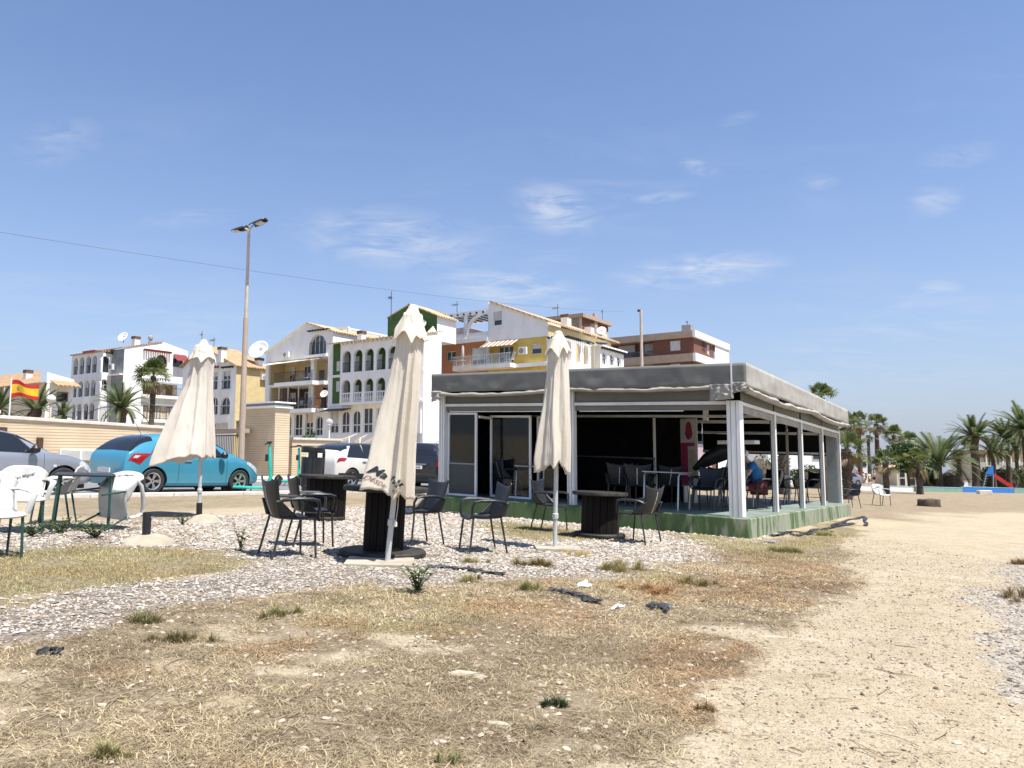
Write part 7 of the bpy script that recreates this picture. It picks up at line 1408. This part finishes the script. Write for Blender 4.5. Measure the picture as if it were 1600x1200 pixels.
# houses far right
hr_ = Bldg('terrace_house', 'cream house with columned terrace behind the right-hand palms', 1526, 135); 
def simple_box(b, px0, px1, py_t, depth, m, storeys=2, roof='tiles', cols_=0):
    xx = b.o; z = (pt(px0, py_t, b.o.y).z - b.o.z); w = (px1 - px0) * b.o.y / F; return w, z
hr_.root.rotation_euler = (0, 0, 0); w = 90 * 135 / F; z = pt(1550, 706, 135).z - hr_.o.z; zm = z * .55
MB().b2(0, w, 1.5, 8, 0, z).build('wall', M['cream_wall'], hr_.root); MB().b2(-.2, w, -.2, 8.2, z, z + .35).build('roof', M['tiles'], hr_.root); MB().b2(0, w, 0, 1.49, zm - .3, zm).build('terrace_slab', M['cream_wall'], hr_.root)
for i in range(7): x = w * (i + .2) / 7; MB().tube([(x, .2, zm + .002), (x, .2, z - .002)], .16, 10).build('column', M['cream_wall'], hr_.root, smooth=True); f = MB().b2(x + .4, x + 1.0, 1.42, 1.5, zm + .3, z - .6).build('window', M['white_paint'], hr_.root); MB().b2(x + .46, x + .94, 1.40, 1.42, zm + .36, z - .66).build('pane', M['glass'], f)
mb = MB(); mb.bar((0, .05, zm + .95), (w, .05, zm + .95), .1)
for i in range(60): mb.bar((w * i / 60, .05, zm), (w * i / 60, .05, zm + .95), .06)
mb.build('balustrade', M['white_paint'], hr_.root)
for lab, px0, px1, pt_, Y, m in (('white two-storey house behind the strollers', 1336, 1354, 712, 125, 'white_wall'), ('pale house right of the kiosk, behind palm trunks', 1318, 1333, 716, 120, 'white_wall'), ('low tan-roofed pavilion behind the young palms', 1400, 1432, 731, 100, 'cream_wall'), ('pale pink building seen through the kiosk', 1045, 1112, 655, 60, 'pink_wall'), ('white building seen through the kiosk side bays', 1200, 1300, 690, 75, 'white_wall')):
    p = pt(px0, 714, Y); base = Vector((p.x, p.y, gz(p.x, p.y) - .2)); r = empty('distant_house', lab, 'house', base); w = (px1 - px0) * Y / F; z = pt(px0, pt_, Y).z - base.z
    MB().b2(0, w, 0, 6, 0, z).build('wall', M[m], r); MB().add([(-.2, -.2, z), (w + .2, -.2, z), (w + .2, 6.2, z), (-.2, 6.2, z), (w * .5, -.2, z + w * .12), (w * .5, 6.2, z + w * .12)], [(0, 1, 4), (2, 3, 5), (1, 2, 5, 4), (3, 0, 4, 5), (3, 2, 1, 0)]).build('roof', M['tiles_pale'], r)
    nn = max(2, int(w / 2.2))
    for i in range(nn):
        for zz_ in (z * .28, z * .70): x = w * (i + .5) / nn; f = MB().b2(x - .4, x + .4, -.05, .0, zz_ - .5, zz_ + .5).build('window', M['white_paint'], r); MB().b2(x - .33, x + .33, -.07, -.05, zz_ - .43, zz_ + .43).build('pane', M['glass'], f)
# sun sails over the parking behind the white crossover
for k, (p0, p1, py, Y) in enumerate(((516, 545, 690, 40), (548, 562, 691, 42), (565, 583, 690, 41))):
    a = pt(p0, py + 3, Y); r = empty('sun_sail', ('long tan sun sail behind the crossover roof', 'small tan sun sail in the middle behind the crossover', 'tan sun sail beside the leaning parasol')[k], 'sun sail', Vector((a.x, a.y, gz(a.x, a.y)))); w = (p1 - p0) * Y / F; z = a.z - r.location.z
    MB().grid(lambda u, v: Vector((w * u, 2.2 * v, z + .35 * u - .15 * math.sin(PI * u) * math.sin(PI * v) + .25 * v)), 8, 8).build('cloth', M['canvas'], r, smooth=True, solid=.02)
    for x in (0, w): MB().tube([(x, 0, 0), (x, 0, z + .35 * x / w)], .04, 6).build('post', M['alu'], r)

# ------------------------------------------------------------------ ground clutter
def stone(label, px, py, sx, sy, sz, rz, seed, m='stone'):
    bm = bmesh.new(); bmesh.ops.create_icosphere(bm, subdivisions=2, radius=1); rd = random.Random(int(seed * 10) + 3)
    pl = [(Vector((rd.uniform(-1, 1), rd.uniform(-1, 1), rd.uniform(-.2, 1))).normalized(), rd.uniform(.55, .85)) for _ in range(9)]
    for v in bm.verts:
        for n_, d_ in pl:
            q = v.co.dot(n_) - d_
            if q > 0: v.co -= n_ * q
        v.co *= 1 + mnoise.noise(v.co * 2.6 + Vector((seed, 3, 0))) * .16; v.co = Vector((v.co.x * sx, v.co.y * sy, max(-.3, v.co.z) * sz))
    me = bpy.data.meshes.new('stone'); bm.to_mesh(me); bm.free(); me.materials.append(M[m]); o = link('stone', me); o.location = gp(px, py) - Vector((0, 0, .006)); o.rotation_euler = (0, 0, rz); tag(o, label, 'stone', 'half-buried pale stones')
for i, (px, py, sx, sy, sz, rz, lab) in enumerate(((728, 1053, .135, .055, .022, -.3, 'long pale stone bedded in the dead grass at picture centre'), (780, 1132, .11, .028, .02, -.75, 'narrow pale stone pointing down right in the foreground'), (1085, 1085, .10, .03, .015, -.8, 'thin pale stone slab near the sandy edge'), (912, 1142, .05, .03, .02, .2, 'small pale stone in the right foreground grass'), (1268, 1000, .10, .05, .02, -.2, 'flat pale stone on the path edge'), (1212, 996, .12, .035, .02, -.3, 'pink grey stone at the grass and path border'), (688, 1158, .05, .02, .018, -.4, 'pale stone low in the middle foreground'), (350, 1121, .03, .02, .018, 0, 'little white stone at the left foreground'), (475, 1172, .035, .03, .022, 0, 'round white stone near the bottom left'), (672, 1001, .08, .02, .012, -.15, 'flat pale stone above the long one'), (1020, 1092, .035, .025, .02, .4, 'small white stone beside the dark green weed'))): stone(lab, px, py, sx, sy, sz, rz, i * 3.7)
def sheet_scrap(label, pts, w, seed, cat='plastic scrap', m='plastic_sheet'):
    P = [gp(*p) for p in pts]; b0 = P[0]; rd = random.Random(seed); mb = MB(); n = 60
    def path(t): i = min(int(t * (len(P) - 1)), len(P) - 2); f = t * (len(P) - 1) - i; return P[i].lerp(P[i + 1], f) - b0
    def f(u, v):
        p = path(u); p = p + Vector((.10 * mnoise.noise(Vector((u * 7, 2, seed))), .16 * min(1, w * 3) * mnoise.noise(Vector((u * 6, seed, 1))), 0)); q = (v - .5) * w * (1 + .7 * mnoise.noise(Vector((u * 5, seed, 0)))); nn = mnoise.noise(Vector((u * 9, v * 4, seed))); return p + Vector((.05 * nn, q, .016 + .026 * nn + .018 * mnoise.noise(Vector((u * 24, v * 8, seed)))))
    o = mb.grid(f, n, 9).build('plastic_scrap', M[m], None, smooth=True, ang=60, solid=.003); o.location = b0; return tag(o, label, cat, 'torn plastic sheeting')
sheet_scrap('narrow black plastic strip right of the leaning parasol base', [(668, 886), (720, 890), (788, 900)], .10, 1); sheet_scrap('curled black plastic strip in the grass right of centre', [(858, 922), (895, 930), (935, 942)], .10, 2); sheet_scrap('crumpled black sheeting beside the kiosk plinth', [(1205, 838), (1240, 831), (1262, 836), (1290, 826), (1335, 818)], .20, 3); sheet_scrap('tangled dark strip crossing the crumpled sheeting', [(1212, 830), (1245, 838), (1275, 828), (1300, 832)], .16, 14); sheet_scrap('far end of crumpled dark sheeting near the kiosk end', [(1300, 822), (1330, 812), (1350, 808), (1352, 822)], .22, 4); sheet_scrap('dark grey scrap in dry grass left of the path', [(1015, 950), (1030, 948), (1042, 955)], .12, 5); sheet_scrap('black scrap at the gravel edge on the left', [(70, 1022), (80, 1020), (90, 1024)], .07, 6)
sheet_scrap('crumpled white paper scrap near the curled black strip', [(907, 914), (915, 918)], .045, 7, 'paper scrap', 'white_paint'); sheet_scrap('bluish crumpled plastic by the plinth corner grass', [(1200, 846), (1212, 850)], .12, 8, 'plastic scrap', 'grey_panel'); sheet_scrap('white scrap in the brown weeds right of centre', [(960, 952), (967, 951)], .035, 9, 'paper scrap', 'white_paint')
sheet_scrap('thin black sheeting along the foot of the plinth, left side', [(1, 1), (2, 2)][:0] or [(660, 806), (690, 800), (716, 802)], .12, 10)
# twigs
rd = random.Random(5); mb = MB()
for i in range(260):
    px, py = rd.uniform(0, 1500), rd.uniform(930, 1195); p = gp(px, py); a = rd.uniform(0, PI); l_ = rd.uniform(.05, .20); q = p + Vector((math.cos(a), math.sin(a), 0)) * l_; m_ = (p + q) / 2 + Vector((rd.uniform(-.02, .02), rd.uniform(-.02, .02), .012)); mb.tube([p + Vector((0, 0, .006)), m_, q + Vector((0, 0, .006 - GA * math.cos(a) * l_))], rd.uniform(.0015, .0035), 4)
tag(mb.build('twigs', mat('dry_twig', (.20, .14, .09), .9, (.34, .26, .17), 14)), 'thin dry twigs scattered over grass and path', kind='stuff')
# grass tufts and weeds
def tuft(label, px, py, rad, n, L_, c1, c2, seed, lean=(.1, .9)):
    np.random.seed(seed); p = gp(px, py); m = 5 + int(rad * 12); cx = np.random.normal(0, rad * .45, m); cy = np.random.normal(0, rad * .33, m); cs = np.random.uniform(.5, 1.1, m); k = np.random.randint(0, m, n)
    a = np.random.rand(n) * 2 * PI; r = np.abs(np.random.normal(0, rad * .20, n)); x = p.x + cx[k] + r * np.cos(a); y = p.y + cy[k] + r * np.sin(a) * .8; q = np.clip(r / (rad * .45), 0, 1)
    me = blades(x, y, np.random.uniform(.4, 1, n) * L_ * 1.35 * cs[k] * (1 - .45 * q), np.clip(.12 + q * 1.1 + np.random.normal(0, .22, n), .02, 1.4), np.random.uniform(.002, .0045, n), c1, c2, 'grass_tuft', None, az=a + np.random.normal(0, .5, n)); o = link('grass_tuft', me); tag(o, label, 'grass tuft', 'grass tufts on the gravel')
YG, YD, GG, GD = (.56, .47, .24), (.40, .31, .16), (.20, .22, .075), (.11, .15, .045)
for i, (px, py, rad, n, L_, c1, c2, lab) in enumerate(((838, 884, .27, 900, .14, YD, GG, 'wide yellow green tuft on gravel below the right parasol'), (958, 890, .24, 900, .17, YD, GG, 'tall bushy tuft on gravel in front of the round spool table'), (895, 866, .22, 420, .11, YD, YG, 'dry tuft just right of the right parasol base'), (742, 877, .15, 350, .09, GG, YG, 'small green tuft under the lone dark armchair'), (828, 922, .16, 450, .13, GD, YG, 'green tuft left of the curled black strip'), (735, 908, .16, 350, .10, GG, YG, 'low green tuft right of the black plastic strip'), (1088, 912, .20, 500, .10, GD, YG, 'green tuft in dry grass left of the path'), (235, 972, .16, 500, .09, YD, GD, 'dark tuft at the gravel edge on the left'), (440, 962, .18, 500, .08, GD, YD, 'dark green tuft at the gravel edge near centre left'), (270, 1000, .22, 600, .08, (.16, .15, .08), YD, 'greyish tuft patch below the left gravel'), (865, 1103, .075, 260, .07, (.03, .05, .02), (.07, .10, .035), 'dark green low weed in the centre foreground'), (178, 1185, .08, 260, .07, GG, YD, 'green tuft at the bottom left'), (700, 1190, .06, 160, .06, GD, YD, 'little dark tuft at the bottom centre'), (1225, 862, .35, 1100, .13, YD, GG, 'long unkempt grass at the plinth corner'), (1288, 836, .25, 700, .12, GG, YG, 'grass growing along the right plinth side'), (1598, 935, .22, 500, .14, (.16, .11, .06), YD, 'brown dry bush at the right picture edge'), (1600, 882, .25, 400, .14, (.14, .10, .06), YD, 'small dark dry bush above it at the right edge'), (1110, 1112, .07, 220, .06, (.12, .11, .06), YD, 'greyish weed at the sandy edge low right'), (1010, 925, .45, 1500, .07, (.24, .12, .06), YD, 'reddish brown flattened weeds right of centre'))): tuft(lab, px, py, rad, int(n * 1.7), L_, c1, c2, 100 + i, (.1, 1.0))
def weed(label, px, py, h, n, spread, seed, lw=.016):
    rd = random.Random(seed); r = empty('weed_plant', label, 'weed', gp(px, py)); st_, lf = MB(), MB()
    for i in range(n):
        a = rd.uniform(0, 2 * PI); e = rd.uniform(.2, 1.0) * spread; top = Vector((math.cos(a) * e, math.sin(a) * e, h * rd.uniform(.55, 1))); mid = top * .5 + Vector((0, 0, h * .12)); st_.tube([(0, 0, 0), mid, top], [.004, .003, .0015], 4)
        for k in range(12):
            t = .12 + .88 * k / 12; p = (mid * (t * 2) if t < .5 else mid.lerp(top, t * 2 - 1)); b = rd.uniform(0, 2 * PI); d = Vector((math.cos(b), math.sin(b), rd.uniform(.0, .7))).normalized(); l_ = h * rd.uniform(.12, .24); s = d.cross(Vector((0, 0, 1))).normalized() * lw; lf.add([p, p + d * l_ * .45 + s, p + d * l_, p + d * l_ * .45 - s], [(0, 1, 2, 3)])
    st_.build('stems', M['weed'], r); lf.build('leaves', M['weed'], r)
weed('leafy green weed on gravel in front of the leaning parasol', 652, 926, .25, 14, .16, 1); weed('tall thin weed left of the nearest dark armchair', 376, 862, .30, 5, .08, 2); weed('green weed under the tipped white chair', 150, 840, .22, 22, .32, 3); weed('green weeds under the dark square table', 95, 832, .2, 18, .35, 4); weed('weed clump at the foot of the left parasol base', 285, 820, .16, 10, .18, 5); weed('weed growing at the left kiosk plinth', 745, 793, .2, 10, .25, 6); weed('greenery among the white chairs at the far left', 50, 838, .22, 14, .3, 7)
